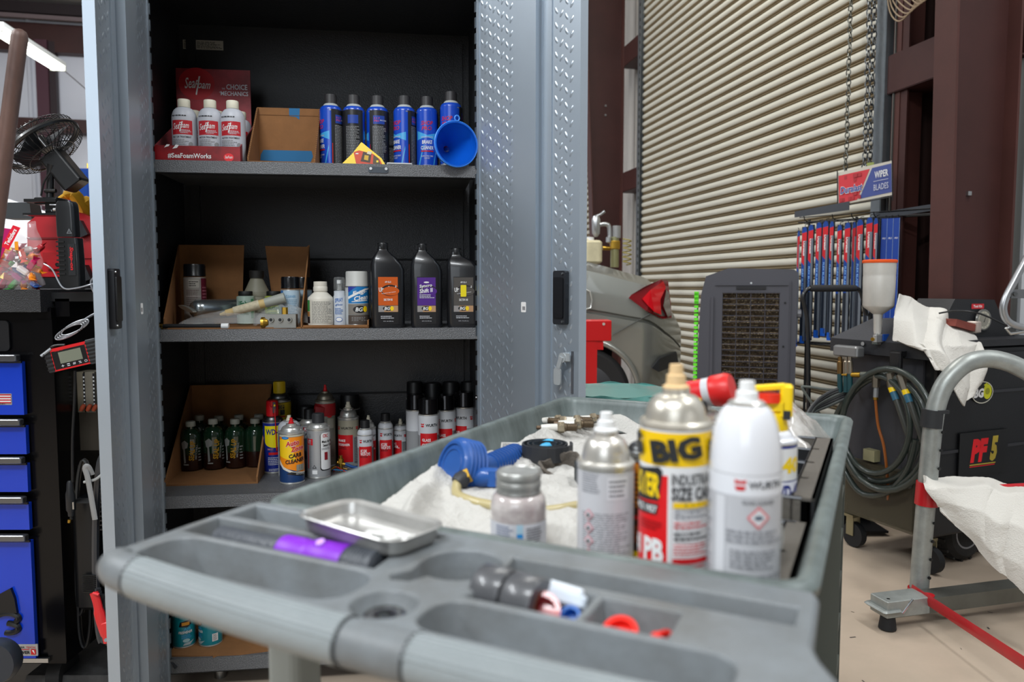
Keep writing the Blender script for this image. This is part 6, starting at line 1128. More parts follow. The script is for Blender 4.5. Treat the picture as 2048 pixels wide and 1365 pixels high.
for (p0, p1, band) in (((1752, 752), (1752, 775), 0), ((1779, 757), (1783, 775), 1), ((1800, 760), (1810, 780), 1)):
    mb = MB(); mb.tube([yz(*p0, -.08)+Vector((.05, 0, .01)), yz(*p0, -.11)+Vector((0, 0, .01))], .017, NK, 6); mb.tube([yz(*p0, -.11)+Vector((0, 0, .02)), yz(*p1, -.11)], .0165, NK, 6); mb.build('elbow', t)
    mb = MB()
    if band:
        q0 = yz(*p1, -.11); q1 = yz(p1[0]+12, p1[1]+32, -.112); q2_ = yz(p1[0]+40, p1[1]+115, -.10); mb.tube([q0, q0*.7+q1*.3], .0145, YEL, 14); mb.tube([q0*.7+q1*.3, q0*.2+q1*.8], .014, mat('#2b5f78', .5), 14); mb.tube([q1*.8+q0*.2, q1, q2_, yz(p1[0]+35, p1[1]+200, -.06)], .0125, mat('#3a3c38', .45), 12)
    else: mb.tube([yz(1752, 775, -.11), yz(1751, 795, -.11)], .010, mat('#a9adb0', .3, .6), 6); mb.tube([yz(1751, 795, -.11), yz(1751, 800, -.11)], .011, BRASS, 6); mb.tube(smooth_path([yz(1751, 800, -.11), yz(1756, 850, -.10), yz(1768, 895, -.09), yz(1775, 960, -.07), yz(1776, 1000, -.05)], 6), .006, mat('#8a4a12', .3, coat=.4), 10)
    mb.build('hose_tail', t)
t = thing('coupler_block', 'cast aluminium bracket with three capped hose couplers at the machine corner', 'bracket', fm.o, fm.rz); mb = MB(); p = yz(1697, 703, -.10); mb.box(p, (.05, .14, .05), mat('#86888a', .4, .7), bev=.012); mb.build('bracket', t)
for i, px in enumerate((1680, 1692, 1700)):
    mb = MB(); mb.tube([yz(px, 714, -.12), yz(px, 722, -.12), yz(px, 724, -.12), yz(px, 748, -.12)], [.009, .009, .013, .013], NK if i else mat('#7a5f3a', .35, .8), 10); mb.build('coupler', t)
    mb = MB(); mb.tube([yz(px, 748, -.12), yz(px, 752, -.12), yz(px, 785, -.12)], [.012, .012, .011], mat('#143f45', .5), 10); mb.build('green_tail', t)
mb = MB()
for k in range(6): mb.tube(smooth_path([at(1706, 770+4*k, 3.35), at(1660, 785+5*k, 3.35), at(1625, 812+3*k, 3.3), at(1612+6*k, 850, 3.25), at(1640+10*k, 900, 3.2)], 6), .008+.001*(k % 3), mat(['#2b2d2f', '#1c1d1f', '#4a4e4c'][k % 3], .5), 8)
mb.tube(smooth_path([at(1640, 830, 3.4), at(1606, 780, 3.4), at(1612, 774, 3.4), at(1660, 780, 3.4), at(1705, 778, 3.4)], 6), .006, mat('#5b605c', .5), 8)
tag(mb.build('cable_bundle'), 'bundle of black cables and hoses sagging beside the machine', 'cable')
# spray gun cup on the machine
bs = fm.l(at(1752, 655, 3.25)); t = thing('fluid_cup', 'tall aluminium cup with an orange lid and blue valve on the machine', 'cup', at(1755, 662, 3.25), fm.rz); AL = mat('#c6c4be', .45, .25, var=.12, vs=8)
rC = 30/F*3.25; z1 = (at(1755, 520, 3.25)-at(1755, 662, 3.25)).z
mb = MB(); mb.lathe([(.014, -.015), (.016, .0), (.018, z1*.19), (rC*.3, z1*.235), (rC*.92, z1*.335), (rC*.965, z1*.36), (rC*1.0, z1*.76), (rC*.985, z1*.78), (rC*1.0, z1*.80), (rC*1.02, z1*.96)], AL, 36); mb.build('cup', t)
mb = MB(); mb.lathe([(rC*1.05, z1*.955), (rC*1.08, z1*.965), (rC*1.08, z1*.99), (rC*1.0, z1*1.0), (0, z1)], mat('#e0561c', .45), 36); mb.build('lid', t, 'orange lid')
mb = MB(); mb.lathe([(.016, -.06), (.020, -.058), (.020, -.045), (.015, -.04), (.015, -.012)], STEEL, 8); mb.cyl((-.04, -.01, -.035), (.0, 0, -.035), .008, BRASS, 8); mb.box((-.01, -.016, -.032), (.05, .02, .034), mat('#b0b2b3', .35, .7), bev=.004); mb.box((.035, -.030, -.028), (.075, .006, .030), mat('#14408c', .4), bev=.002); mb.decals([('e', .04, -.028, .016, .007, mat('#6f94c8', .5)), ('e', .04, -.028, .013, .005, mat('#14408c', .4))], flat(0, -.0335, 0)); mb.build('ball_valve', t, 'ball valve with blue lever')
# towel on the machine: drapes over the top edge
CLR_T = mat('#d0cdc6', .95, bump=.6, bs=200)
def drape(name, lab, rows, nu, nv, m, seed=0, wob=.012, th=.005):
    rows = [[Vector(p) for p in r_] for r_ in rows]; rr = random.Random(seed); ph = [rr.uniform(0, 6) for _ in range(6)]
    def P(u, v):
        a = min(int(v*(len(rows)-1)), len(rows)-2); f = v*(len(rows)-1)-a
        def row(r_): b = min(int(u*(len(r_)-1)), len(r_)-2); g_ = u*(len(r_)-1)-b; g_ = g_; return r_[b].lerp(r_[b+1], g_)
        p = row(rows[a]).lerp(row(rows[a+1]), f); w = wob*(sin(11*u+ph[0]+3*v)+.6*sin(19*u+7*v+ph[1])+.5*sin(9*v+ph[2])); n_ = .004*nz(p.x, p.z+p.y, 14)+.0014*nz(p.x, p.z, 110); return p+Vector((w*.3, -abs(w)*.9+n_, w*.5+n_))
    mb = MB(); mb.sheet(P, nu, nv, m, th); return tag(mb.build(name), lab, 'towel')
drape('terry_towel', 'white terry towel flung over the top of the black machine', [
    [at(1790, 592, 3.22), at(1822, 598, 3.25), at(1868, 622, 3.28), at(1902, 640, 3.3), at(1925, 650, 3.3)],
    [at(1788, 640, 3.16), at(1825, 640, 3.12), at(1868, 650, 3.14), at(1912, 660, 3.15), at(1950, 672, 3.2)],
    [at(1786, 682, 3.14), at(1830, 686, 3.04), at(1872, 690, 3.02), at(1920, 692, 3.05), at(1958, 690, 3.12)],
    [at(1840, 692, 3.02), at(1858, 700, 2.99), at(1890, 728, 2.97), at(1925, 730, 3.02), at(1960, 735, 3.08)],
    [at(1858, 710, 2.98), at(1876, 740, 2.96), at(1912, 742, 2.95), at(1930, 770, 3.0), at(1954, 770, 3.06)],
    [at(1868, 728, 2.97), at(1884, 745, 2.95), at(1902, 770, 2.95), at(1925, 808, 2.99), at(1948, 785, 3.05)]], 110, 100, CLR_T, 3, .016)

# galvanised adjustable stand with red arms
GAL = mat('#a5aaa7', .4, .45, var=.3, vs=12, bump=.1, bs=60); REDP = mat('#b8141f', .38, coat=.3, var=.15, vs=10)
t = thing('work_stand', 'galvanised tube work stand with red clamp arms on a low steel foot', 'stand', on(1840, 1205, .05), 0); o_ = t.location.copy(); q = lambda px, py, d: at(px, py, d)-o_
mb = MB(); D = 2.72; pp = smooth_path([q(1837, 1195, D), q(1846, 1075, D), q(1858, 935, D), q(1866, 850, D), q(1876, 800, D), q(1896, 760, D), q(1932, 728, D), q(1975, 718, D), q(2020, 727, D-.02), q(2070, 752, D-.05)], 6); mb.tube(pp, .0325, GAL, 22)
mb.build('upright_tube', t)
mb = MB()
for k in range(9): p = q(1843+(k*3.3), 1150-k*36, D); mb.tube([p+Vector((.012, -.036, 0)), p+Vector((.010, -.030, 0))], .0055, BLK, 10)
mb.build('pin_holes', t)
mb = MB(); mb.tube([q(1862, 855, D), q(1866, 820, D)], .037, mat('#26282b', .6), 20); mb.box(q(1866, 822, D)+Vector((.02, -.02, .0)), (.04, .03, .012), mat('#26282b', .6)); mb.build('rubber_collar', t)
mb = MB(); mb.tube([q(1853, 1010, D), q(1857, 965, D)], .041, REDP, 18); mb.tube([q(1870, 985, D), q(2090, 975, D-.1)], .018, REDP, 8); mb.box(q(1880, 990, D-.02), (.07, .05, .05), REDP, Matrix.Rotation(R(10), 3, 'Y')); mb.build('clamp_arm', t, 'red clamp and cross arm')
mb = MB(); mb.tube([q(1838, 1190, D), q(1839, 1178, D)], .040, REDP, 16); a, b = q(1824, 1180, D-.03), at(2075, 1345, 2.06)-o_; mb.tube([a+(b-a)*k/6 for k in range(7)], .020, REDP, 4, flat=.25); mb.cyl(q(1857, 1190, D-.10), q(1857, 1222, D-.10), .020, REDP, 12); mb.build('lower_strut', t, 'long red flat strut reaching towards the camera')
mb = MB(); F0, F1 = on(1776, 1213, .075)-o_, on(2120, 1170, .075)-o_; ang = math.atan2(F1.y-F0.y, F1.x-F0.x); L = (F1-F0).length; M3 = Matrix.Rotation(ang, 3, 'Z'); c = (F0+F1)/2
mb.box(c+Vector((0, 0, 0)), (L, .075, .055), mat('#6f706a', .45, .6, var=.2, vs=8), M3); mb.box(F0+M3 @ Vector((-.02, 0, .0)), (.08, .11, .012), GAL, M3, bev=.01); mb.box(F0+M3 @ Vector((.05, 0, .005)), (.18, .085, .06), GAL, M3, bev=.004); mb.build('foot_channel', t)
mb = MB(); mb.cyl(F0+Vector((-.01, -.02, -.125+.055)), F0+Vector((-.01, -.02, -.01)), .030, RUB, 18, .022); mb.build('rubber_foot', t); mb = MB(); mb.cyl(F0+Vector((-.01, -.02, -.01)), F0+Vector((-.01, -.02, .035)), .006, STEEL, 8); mb.tube([F0+Vector((.02, -.06, .0)), F0+Vector((.06, -.05, .045))], .004, CHROME, 8); mb.build('bolt', t)
drape('terry_towel', 'long white towel draped over the red arm of the work stand', [
    [at(1840, 952, 2.68), at(1880, 958, 2.74), at(1950, 958, 2.74), at(2010, 965, 2.72), at(2075, 985, 2.6)],
    [at(1850, 975, 2.66), at(1905, 978, 2.62), at(1970, 975, 2.60), at(2020, 985, 2.56), at(2080, 1000, 2.5)],
    [at(1872, 1000, 2.64), at(1915, 1012, 2.58), at(1975, 1030, 2.52), at(2020, 1050, 2.48), at(2085, 1080, 2.42)],
    [at(1878, 1015, 2.63), at(1930, 1060, 2.56), at(1985, 1100, 2.48), at(2030, 1130, 2.44), at(2090, 1170, 2.38)],
    [at(1880, 1022, 2.62), at(1942, 1085, 2.55), at(2000, 1140, 2.47), at(2048, 1188, 2.42), at(2095, 1230, 2.36)]], 120, 90, CLR_T, 9, .010)
# folding frame at the far right
t = thing('tubular_frame', 'silver tubular folding frame cut off by the right edge of the view', 'frame', at(2030, 600, 3.0), 0); o_ = t.location.copy(); q = lambda px, py, d=3.0: at(px, py, d)-o_
mb = MB(); mb.tube(smooth_path([q(2062, 500), q(2030, 560), q(2010, 600), q(2007, 625), q(2018, 645), q(2045, 655), q(2080, 655)], 6), .014, mat('#a5a7aa', .3, .8), 14); mb.build('tube', t)
mb = MB(); mb.box(q(2040, 588), (.08, .02, .035), mat('#77797c', .4, .7)); mb.cyl(q(2025, 588)+Vector((0, -.02, 0)), q(2025, 588), .008, DSTEEL, 10); mb.tube([q(2025, 650), q(2012, 658), q(2020, 668), q(2070, 660)], .007, STEEL, 8); mb.build('bracket', t)

# silver car behind
CP = mat('#8b8d87', .28, .55, coat=.6); t = car = thing('silver_car', 'rear quarter of a grey-silver sedan raised behind the cabinet door', 'car', at(1260, 750, 5.3)*1, 0); t.location.z = 0; o_ = t.location.copy()
f2 = Fr((o_.x, o_.y, 0), R(-6)); t.rotation_euler = (0, 0, f2.rz)
XE = f2.fx(1362, 690)[0]; top = lambda x: None
tp = [f2.fx(*p) for p in ((1080, 470), (1172, 521), (1215, 532), (1260, 545), (1300, 555), (1335, 572), (1345, 600), (1352, 640), (1362, 672))]
bt = [f2.fx(*p) for p in ((1362, 745), (1352, 770), (1320, 780), (1240, 792))]
def prof(u):                                              # upper outline x->z
    x = u
    P = tp[:6]
    for a, b in zip(P, P[1:]):
        if x <= b[0]: f = (x-a[0])/(b[0]-a[0]); return a[1]+(b[1]-a[1])*f
    return P[-1][1]
x0 = tp[0][0]-.9; x1 = tp[8][0]+.05; zlow = bt[2][1]-.02; WC = f2.fx(1168, 790); wr = .36
def body(u, v):
    x = x0+(x1-x0)*(1-(1-u)**1.6); zt_ = prof(max(x, tp[0][0])) if x > tp[0][0] else tp[0][1]+(tp[0][0]-x)*.35
    e = max(0, (x-(x1-.34))/.34); zt_ = zt_-e**2.2*.30; z = zlow+(zt_-zlow)*v
    y = .05*(1-v)**2+.10*max(0, v-.78)**1.3*4*.3+e**2.4*.42+.035*abs(v-.55)+(.03 if .60 < v < .63 else 0)
    if v > .93: y += (v-.93)*3.5
    return (x, y, z)
def keep(u, v): p = body(u, v); return (p[0]-WC[0])**2+(p[2]-WC[1])**2 > (wr+.03)**2
mb = MB(); mb.sheet(body, 120, 80, CP, .03, f=keep); mb.build('bodywork', t, autosm=60)
def onb(px, py, yy=0):                                    # a point of the body surface below a sight line
    best = None
    for it in range(4): x, z = f2.fx(px, py, yy); e = max(0, (x-(x1-.34))/.34); yy = e**2.4*.42; 
    return x, yy, z
def patch(name, pts, m, dy, lab=None):
    P = [onb(*p) for p in pts]; mb = MB(); n = len(P); V = [(a, b-dy, c) for a, b, c in P]+[(a, b+.02, c) for a, b, c in P]; mb.add(V, [tuple(range(n))], m)
    mb.add(V, [(i, (i+1) % n, n+(i+1) % n, n+i) for i in range(n)], m); return mb.build(name, t, lab)
patch('tail_light', [(1257, 596), (1262, 590), (1290, 573), (1322, 559), (1336, 562), (1337, 575), (1341, 605), (1343, 636), (1325, 638), (1292, 622)], mat('#7a0f18', .15, coat=.8), .020, 'dark red tail light')
patch('tail_light_lens', [(1284, 598), (1300, 580), (1326, 563), (1331, 575), (1320, 600), (1322, 630), (1308, 624), (1296, 612)], mat('#d81420', .15, coat=.8, emit=.0), .028, 'brighter red inner lens')
patch('reflector', [(1332, 580), (1337, 585), (1342, 630), (1335, 634), (1326, 612)], mat('#8d857f', .2, .3, coat=.6), .030, 'clear grey lens')
patch('bumper_vent', [(1303, 735), (1318, 716), (1352, 704), (1356, 728), (1316, 743)], mat('#26282b', .6), .05, 'black bumper vent')
mb = MB(); Xw = Matrix.Translation((WC[0], .10, WC[1])) @ Matrix.Rotation(R(90), 4, 'X'); mb.lathe([(.22, -.08), (.30, -.09), (.325, -.06), (.33, .0), (.325, .06), (.30, .09), (.21, .08)], mat('#1b1b1c', .8, bump=.3, bs=60), 44, Xw); mb.lathe([(0, .05), (.2, .06), (.215, .08), (.205, .085)], mat('#3b3c3f', .5, .4), 32, Xw); mb.build('wheel', t)
mb = MB(); P = [(WC[0]+(wr+.03)*cos(R(a)), WC[1]+(wr+.03)*sin(R(a))) for a in range(0, 181, 6)]; mb.tube([(a, .028+(max(0, (a-(x1-.34))/.34))**2.4*.42, b) for a, b in P], .022, CP, 10); mb.build('arch_lip', t)
mb = MB(); mb.lathe([(wr+.035, -.06), (wr+.035, .06)], mat('#1d1e1f', .8), 44, Matrix.Translation((WC[0], .09, WC[1])) @ Matrix.Rotation(R(90), 4, 'X'), open=True); mb.box((WC[0]-.2, .42, .8), (.8, .5, .7), mat('#161617', .8)); mb.build('wheel_arch', t)
mb = MB(); P = [onb(*p) for p in ((1168, 578), (1180, 583), (1184, 600), (1182, 616), (1168, 620))]; mb.tube([(a, b-.006, c) for a, b, c in P], .006, mat('#b5b7b4', .3, .5), 6); mb.build('fuel_door_trim', t)
mb = MB(); P = [onb(*p) for p in ((1225, 670), (1270, 645), (1300, 628))]; mb.tube([(a, b-.003, c) for a, b, c in P], .004, mat('#4b4d4a', .6), 6); mb.build('bumper_seam', t)
mb = MB(); mb.box((WC[0], .4, WC[1]/2-.16), (.3, .5, WC[1]-.32), mat('#3b3c3e', .5)); mb.build('wheel_ramp', t) if False else None

# red lift stand
t = thing('red_stand', 'bright red steel stand leg with a flat pad beside the car wheel', 'stand', at(1190, 760, 4.3)*1, 0); t.location.z = 0; o_ = t.location.copy(); RS = mat('#c40d12', .42, coat=.2); a = at(1222, 641, 4.3)-o_; b = at(1222, 682, 4.3)-o_; l_ = at(1120, 641, 4.3)-o_
mb = MB(); mb.box(((a.x+l_.x)/2, .05, (a.z+b.z)/2), (a.x-l_.x, .16, a.z-b.z), RS, bev=.006); mb.box(((a.x+l_.x)/2-.02, -.0, b.z-.02), (a.x-l_.x-.05, .04, .06), RS); mb.cyl((a.x-.045, -.035, a.z-.02), (a.x-.045, -.031, a.z-.02), .008, mat('#b9b0a8', .5), 12); mb.build('pad', t)
c_ = at(1192, 690, 4.3)-o_; mb = MB(); mb.box((c_.x-.09, .05, b.z/2), (.18, .14, b.z), RS, top=1.05); mb.build('leg', t)
mb = MB(); mb.box((c_.x-.09, .05, .01), (.34, .3, .02), RS); mb.build('base_plate', t)
# trash can with teal liner
t = thing('trash_can', 'bin behind the cart with a teal plastic liner folded over its rim', 'trash can', at(1235, 785, 2.7)*1, 0); zr = at(1235, 786, 2.7).z; t.location.z = 0
mb = MB(); mb.lathe([(.15, 0), (.19, zr-.02), (.195, zr)], mat('#2c2e30', .6), 32); mb.build('bin', t)
mb = MB(); TL = mat('#6fb0aa', .25, coat=.3, alpha=.9)
def Pl(u, v): a = 2*pi*u; r = .200+.006*sin(13*a)+.010*v*sin(5*a+1); return (r*cos(a), r*sin(a), zr+.012+.004*sin(9*a)-.16*v)
mb.sheet(Pl, 72, 6, TL, .001); mb.lathe([(.200, zr+.010), (.190, zr+.008), (.17, zr-.1), (.0, zr-.14)], TL, 36); mb.build('liner', t)
# parts washer bits on the far column
t = thing('plastic_jug', 'cloudy white plastic jug behind the car against the column', 'jug', at(1190, 528, 6.2), 0); mb = MB(); u_ = 6.2/F; mb.box((-.02, 0, .095), (36*u_, .12, .19), mat('#cfc6a4', .5, var=.2, vs=12), bev=.03); mb.box((-.05, 0, .16), (.05, .05, .1), mat('#d3ccb4', .5), bev=.015); mb.build('body', t)
mb = MB(); mb.lathe([(.03, .19), (.03, .215), (0, .218)], WHT, 16, Matrix.Translation((-.04, 0, 0))); mb.build('cap', t)
t = thing('barrel_pump', 'silver faucet-like hand pump mounted on the brown column', 'pump', at(1192, 450, 6.3), 0); mb = MB(); SV = mat('#b5b8ba', .3, .8)
mb.lathe([(.012, -.10), (.032, -.07), (.036, .04), (.026, .07), (.010, .08)], SV, 18); mb.tube([(0, 0, .07), (.035, 0, .085), (.07, -.01, .11)], [.012, .010, .013], SV, 10); mb.tube(smooth_path([(.03, 0, .0), (.08, 0, .005), (.11, 0, -.02), (.115, 0, -.13)], 5), .018, SV, 12); mb.build('pump_body', t)
t = thing('brass_regulator', 'brass and grey pipe regulator with a hanging coil beside the column', 'regulator', at(1229, 535, 6.3), 0); mb = MB(); h_ = 6.3/F
mb.cyl((0, 0, 0), (0, 0, 60*h_), .035, mat('#8c8a64', .4, .4), 14); mb.cyl((.015, 0, 58*h_), (.015, 0, 82*h_), .035, mat('#8f9090', .4, .3), 14); mb.tube([(-.10, 0, 38*h_), (-.03, 0, 38*h_)], .018, BRASS, 10); mb.box((.0, -.01, 44*h_), (.08, .06, .07), BRASS, bev=.01); mb.lathe([(.0, -.03), (.022, -.02), (.022, .02), (0, .03)], SV, 14, Matrix.Translation((-.055, -.03, 54*h_))); mb.build('body', t)
mb = MB(); mb.tube([(.10+.035*sin(k*1.1), -.02+.035*cos(k*1.1), .02+k*.0065) for k in range(34)], .006, mat('#9b8f52', .5), 6); mb.build('coiled_line', t)
# ---------------------------------------------------------------- tool chest and what stands on it, left
TC = at(102, 620, 2.10); XR_ = TC.x; fr = Fr((XR_, 2.10, 0), 0)
t = thing('tool_chest', 'black and blue rolling tool chest with glossy drawers cut off by the left edge', 'tool chest', fr.o, 0)
TB = mat('#070709', .22, spec=.3); DB = mat('#0838b8', .25, coat=.3); BARM = mat('#6f7174', .25, .8)
ZT = at(50, 580, 2.10).z; zc = lambda py, d=2.10: at(50, py, d).z; xc_ = lambda px, d=2.09: at(px, 900, d).x-XR_
mb = MB(); mb.box((-.35, .30, (ZT-.05+.12)/2), (.70, .60, ZT-.05-.12), TB); mb.box((-.02, -.004, .62), (.052, .008, .98), TB); mb.build('cabinet_body', t)
mb = MB(); mb.box((-.36, .28, ZT-.03), (.70, .62, .062), mat('#2a2b2e', .55, bump=1.0, bs=330, var=.4, vs=420)); mb.build('worktop', t, 'speckled black textured worktop')
mb = MB(); mb.box((.06, .30, ZT-.02), (.14, .56, .025), mat('#1b1c1e', .35)); mb.box((.02, .30, ZT-.05), (.04, .56, .05), TB); mb.build('side_ledge', t)
zs = [(723, 828, .0), (850, 906, 0), (925, 981, 0), (1003, 1056, 0), (1078, 1311, 0)]
for i, (a, b, _) in enumerate(zs):
    z1, z0 = zc(a), zc(b); xe = at([50, 56, 59, 62, 70][i], (a+b)/2, 2.09).x-XR_
    mb = MB(); mb.box((xe/2-.34+.0, -.012, (z0+z1)/2), (-xe*0+.68+xe*1.0, .014, z1-z0), DB, bev=0); d_ = mb.build('drawer', t, 'glossy blue drawer front')
    mb = MB(); mb.box((xe/2-.34, -.028, z1+.012), (.68+xe-.006, .022, .018), BARM, bev=.004); mb.box((xe/2-.34, -.020, z1+.0), (.68+xe, .006, .006), BLK); mb.build('drawer_pull', d_)
    if i == 0:
        fx, fz_ = at(1, 797, 2.08).x-XR_, zc(797); g = flat(fx, -.0195, fz_); w, h = .029, .016; mb = MB(); mb.prism(rrect(2*w+.004, 2*h, .002, 2, fx, fz_), .003, mat('#b9bbbd', .3, .6), Matrix.Translation((0, -.0165, 0)) @ Matrix.Rotation(pi/2, 4, 'X'))
        ops = [('r', -w, h-.0036*(k+1)-.002, w, h-.0036*k-.002, mat('#b02430', .4) if k % 2 == 0 else mat('#d0d0d0', .4)) for k in range(7)]+[('r', -w, h-.017, -.004, h-.002, mat('#2a3f80', .4)), ('l', -w, -h+.001, w, -h+.005, 1, BLK)]
        mb.decals(ops, lambda u, v, d: g(u, v, d+.0005)); mb.build('flag_badge', d_, 'small flag badge')
    if i == 4:
        x0_, x1_ = at(20, 1294, 2.08).x-XR_, at(75, 1294, 2.08).x-XR_; zz0, zz1 = zc(1306), zc(1283); cx = (x0_+x1_)/2; cz = (zz0+zz1)/2; w = (x1_-x0_)/2; h = (zz1-zz0)/2; mb = MB(); mb.prism(rrect(2*w, 2*h, .002, 2, cx, cz), .003, mat('#aeb0b1', .35, .5), Matrix.Translation((0, -.0165, 0)) @ Matrix.Rotation(pi/2, 4, 'X'))
        mb.decals([('t', 'POWER', -.015, .008, .036, .005, BLK), ('t', 'TECH', .019, .008, .026, .005, RED), ('r', -w*.9, .001, w*.4, .003, RED), ('t', 'DRAWER', -.009, -.007, .052, .009, BLK, dict(bold=.05)), ('r', .020, -.013, .034, .003, RED), ('p', [(.023, 0), (.029, 0), (.031, -.011), (.027, -.006)], WHT)], flat(cx, -.020, cz)); mb.build('maker_badge', d_, 'silver and red lettered badge')
        mb = MB(); e = at(27, 1215, 2.06).x-XR_; zc_ = zc(1170); P = [(e-.09, zc_-.04), (e-.015, zc_), (e-.005, zc_-.03), (e-.0, zc_-.072), (e-.09, zc_-.072)]
        mb.prism(P, .01, mat('#0d0e10', .4), Matrix.Translation((0, -.018, 0)) @ Matrix.Rotation(pi/2, 4, 'X')); X = [(e-.03+.032*cos(R(k)), zc(1242)+.017+.014*sin(R(k))) for k in range(150, -60, -15)]
        mb.tube([(x, -.022, z) for x, z in X], .008, mat('#0d0e10', .4), 8); X = [(e-.03+.03*cos(R(k)), zc(1242)-.012+.014*sin(R(k))) for k in range(90, -110, -15)]; mb.tube([(x, -.022, z) for x, z in X], .008, mat('#0d0e10', .4), 8); mb.build('raised_emblem', d_, 'raised black lettering')
mb = MB(); mb.box((-.35, -.014, zc(1316)), (.62, .01, .012), STEEL); mb.build('bottom_trim', t)
mb = MB(); mb.prism(rrect(.09, .085, .012, 4, at(-20, 680, 2.08).x-XR_, zc(672)), .006, mat('#1c1d20', .3), Matrix.Translation((0, -.002, 0)) @ Matrix.Rotation(pi/2, 4, 'X')); mb.build('lock_recess', t)
for x, y in ((-.06, .08), (-.06, .52)):
    mb = MB(); mb.cyl((x-.02, y, .055), (x+.02, y, .055), .055, RUB, 20); mb.box((x, y, .115), (.07, .08, .012), STEEL); mb.build('caster', t)
# side pocket with boxes
t = thing('side_bin', 'grey-brown metal pocket hooked on the side of the tool chest', 'bin', at(172, 860, 2.22)*1, 0); u_ = 2.22/F; o_ = t.location.copy()
BRM = mat('#3d3830', .45, .3); mb = MB(); mb.box((0, .0, (860-835)*u_-.04), (.115, .012, .115), BRM); mb.box((0, .06, -.055), (.115, .12, .006), BRM); mb.box((-.0575, .06, .0), (.004, .12, .09), BRM); mb.build('pocket', t)
for i, (px, w, c, lab) in enumerate(((158, 14, '#b8b2a6', 'thin white printed card box standing in the side bin, left'), (172, 24, '#6d6656', 'brown boxed part in the side bin, middle, with black marks'), (192, 22, '#6f6a5e', 'brown boxed part at the right of the side bin beside the door'))):
    mb = MB(); w_ = w*u_; h = .12; mb.box((0, 0, h/2), (w_, .06, h), mat(c, .6)); g = flat(0, -.03, 0)
    mb.decals([('r', w_*.32, .01, w_*.5, h-.004, mat('#15151a', .5)), ('l', w_*.34, .02, w_*.48, h-.01, 8, WHT)] if i else [('r', -w_*.5, 0, w_*.5, .03, mat('#c8502a', .5)), ('l', -w_*.4, .03, w_*.4, h-.01, 9, DK)], g); o = mb.build('parts_box'); o.location = at(px, 822, 2.24); o['label'] = lab; o['category'] = 'box'
for i, px in enumerate((164, 177, 189)):
    mb = MB(); mb.tube([(-.004, 0, -.006), (.002, 0, .004), (.007, 0, .012)], [.005, .007, .005], mat('#a84a2c', .5), 10); o = mb.build('orange_pen'); o.location = at(px, 818, 2.20); tag(o, ['left', 'middle', 'right'][i]+'most orange tip poking out under the boxes of the side bin' if i != 1 else 'middle orange tip poking out under the boxes of the side bin', 'pen', 'orange tips in the side bin')
# thermometer gauge with its wire
v = at(148, 712, 2.04); t = thing('digital_gauge', 'red and black digital gauge with a grey display hanging tilted', 'gauge', v, 0); t.rotation_euler = (0, R(-13), 0); u_ = 2.04/F
RG = mat('#d01c22', .35, coat=.3); mb = MB(); mb.box((0, 0, 0), (86*u_, .022, 46*u_), RG, Matrix(), bev=0); mb.build('case', t)
mb = MB(); mb.box((-46*u_, 0, -.002), (14*u_, .024, 44*u_), mat('#26282b', .6), bev=.003); 
for k in range(5): mb.box((-46*u_, -.0125, -.024+k*.011), (14*u_, .002, .004), BLK)
mb.build('left_grip', t)
mb = MB(); mb.box((44*u_, 0, .0), (22*u_, .026, 50*u_), mat('#34373a', .6), bev=.003)
for k in range(6): mb.box((44*u_, -.0135, -.026+k*.010), (22*u_, .002, .004), BLK)
mb.build('right_grip', t)
mb = MB(); g = flat(0, -.011, 0); mb.decals([('r', -38*u_, -20*u_, 31*u_, 17*u_, mat('#121316', .3, coat=.4)), ('r', -25*u_, -10*u_, 21*u_, 13*u_, mat('#767b6c', .3)), ('t', 'Snap-on', -22*u_, 16.5*u_, 18*u_, 3*u_, RED)]+[('t', c, (-22+12*k)*u_, -15*u_, 6*u_, 5*u_, WTXT) for k, c in enumerate(('+', '=', '#', '%', 'O'))], g); mb.build('face', t)
mb = MB(); mb.tube(smooth_path([at(102, 698, 2.03)-v, at(82, 713, 2.02)-v], 2), .004, mat('#a5a8aa', .3, .6), 8); mb.tube(smooth_path([at(130, 690, 2.03)-v, at(108, 692, 2.03)-v, at(95, 702, 2.03)-v, at(86, 711, 2.02)-v], 5), .003, BLK, 6)
o = mb.build('probe', t); o.rotation_euler = (0, R(13), 0)
mb = MB(); WIRE = mat('#8f9297', .3, .2); 
for k in range(7): mb.tube([at(150+26*cos(a)+8*sin(a)-k*2, 655-13*sin(a)+9*cos(a)*-1+k*1.5, 2.05) for a in [2*pi*i/22 for i in range(22)]], .0022, [WIRE, BLK][k % 2], 6, True)
for k in range(2): mb.tube(smooth_path([at(160, 645+3*k, 2.05), at(180, 632+3*k, 2.06), at(200, 622+3*k, 2.07)], 4), .0022, [WIRE, BLK][k], 6)
mb.tube(smooth_path([at(88, 528, 2.06), at(105, 540, 2.05), at(125, 575, 2.05), at(150, 577, 2.05), at(185, 568, 2.06), at(205, 560, 2.1)], 6), .0022, WIRE, 6); mb.tube(smooth_path([at(196, 550, 2.07), at(182, 562, 2.07), at(186, 582, 2.07), at(200, 598, 2.08)], 5), .0024, WIRE, 6)
tag(mb.build('cable_coil'), 'thin black and grey cable coiled above the digital gauge', 'cable')
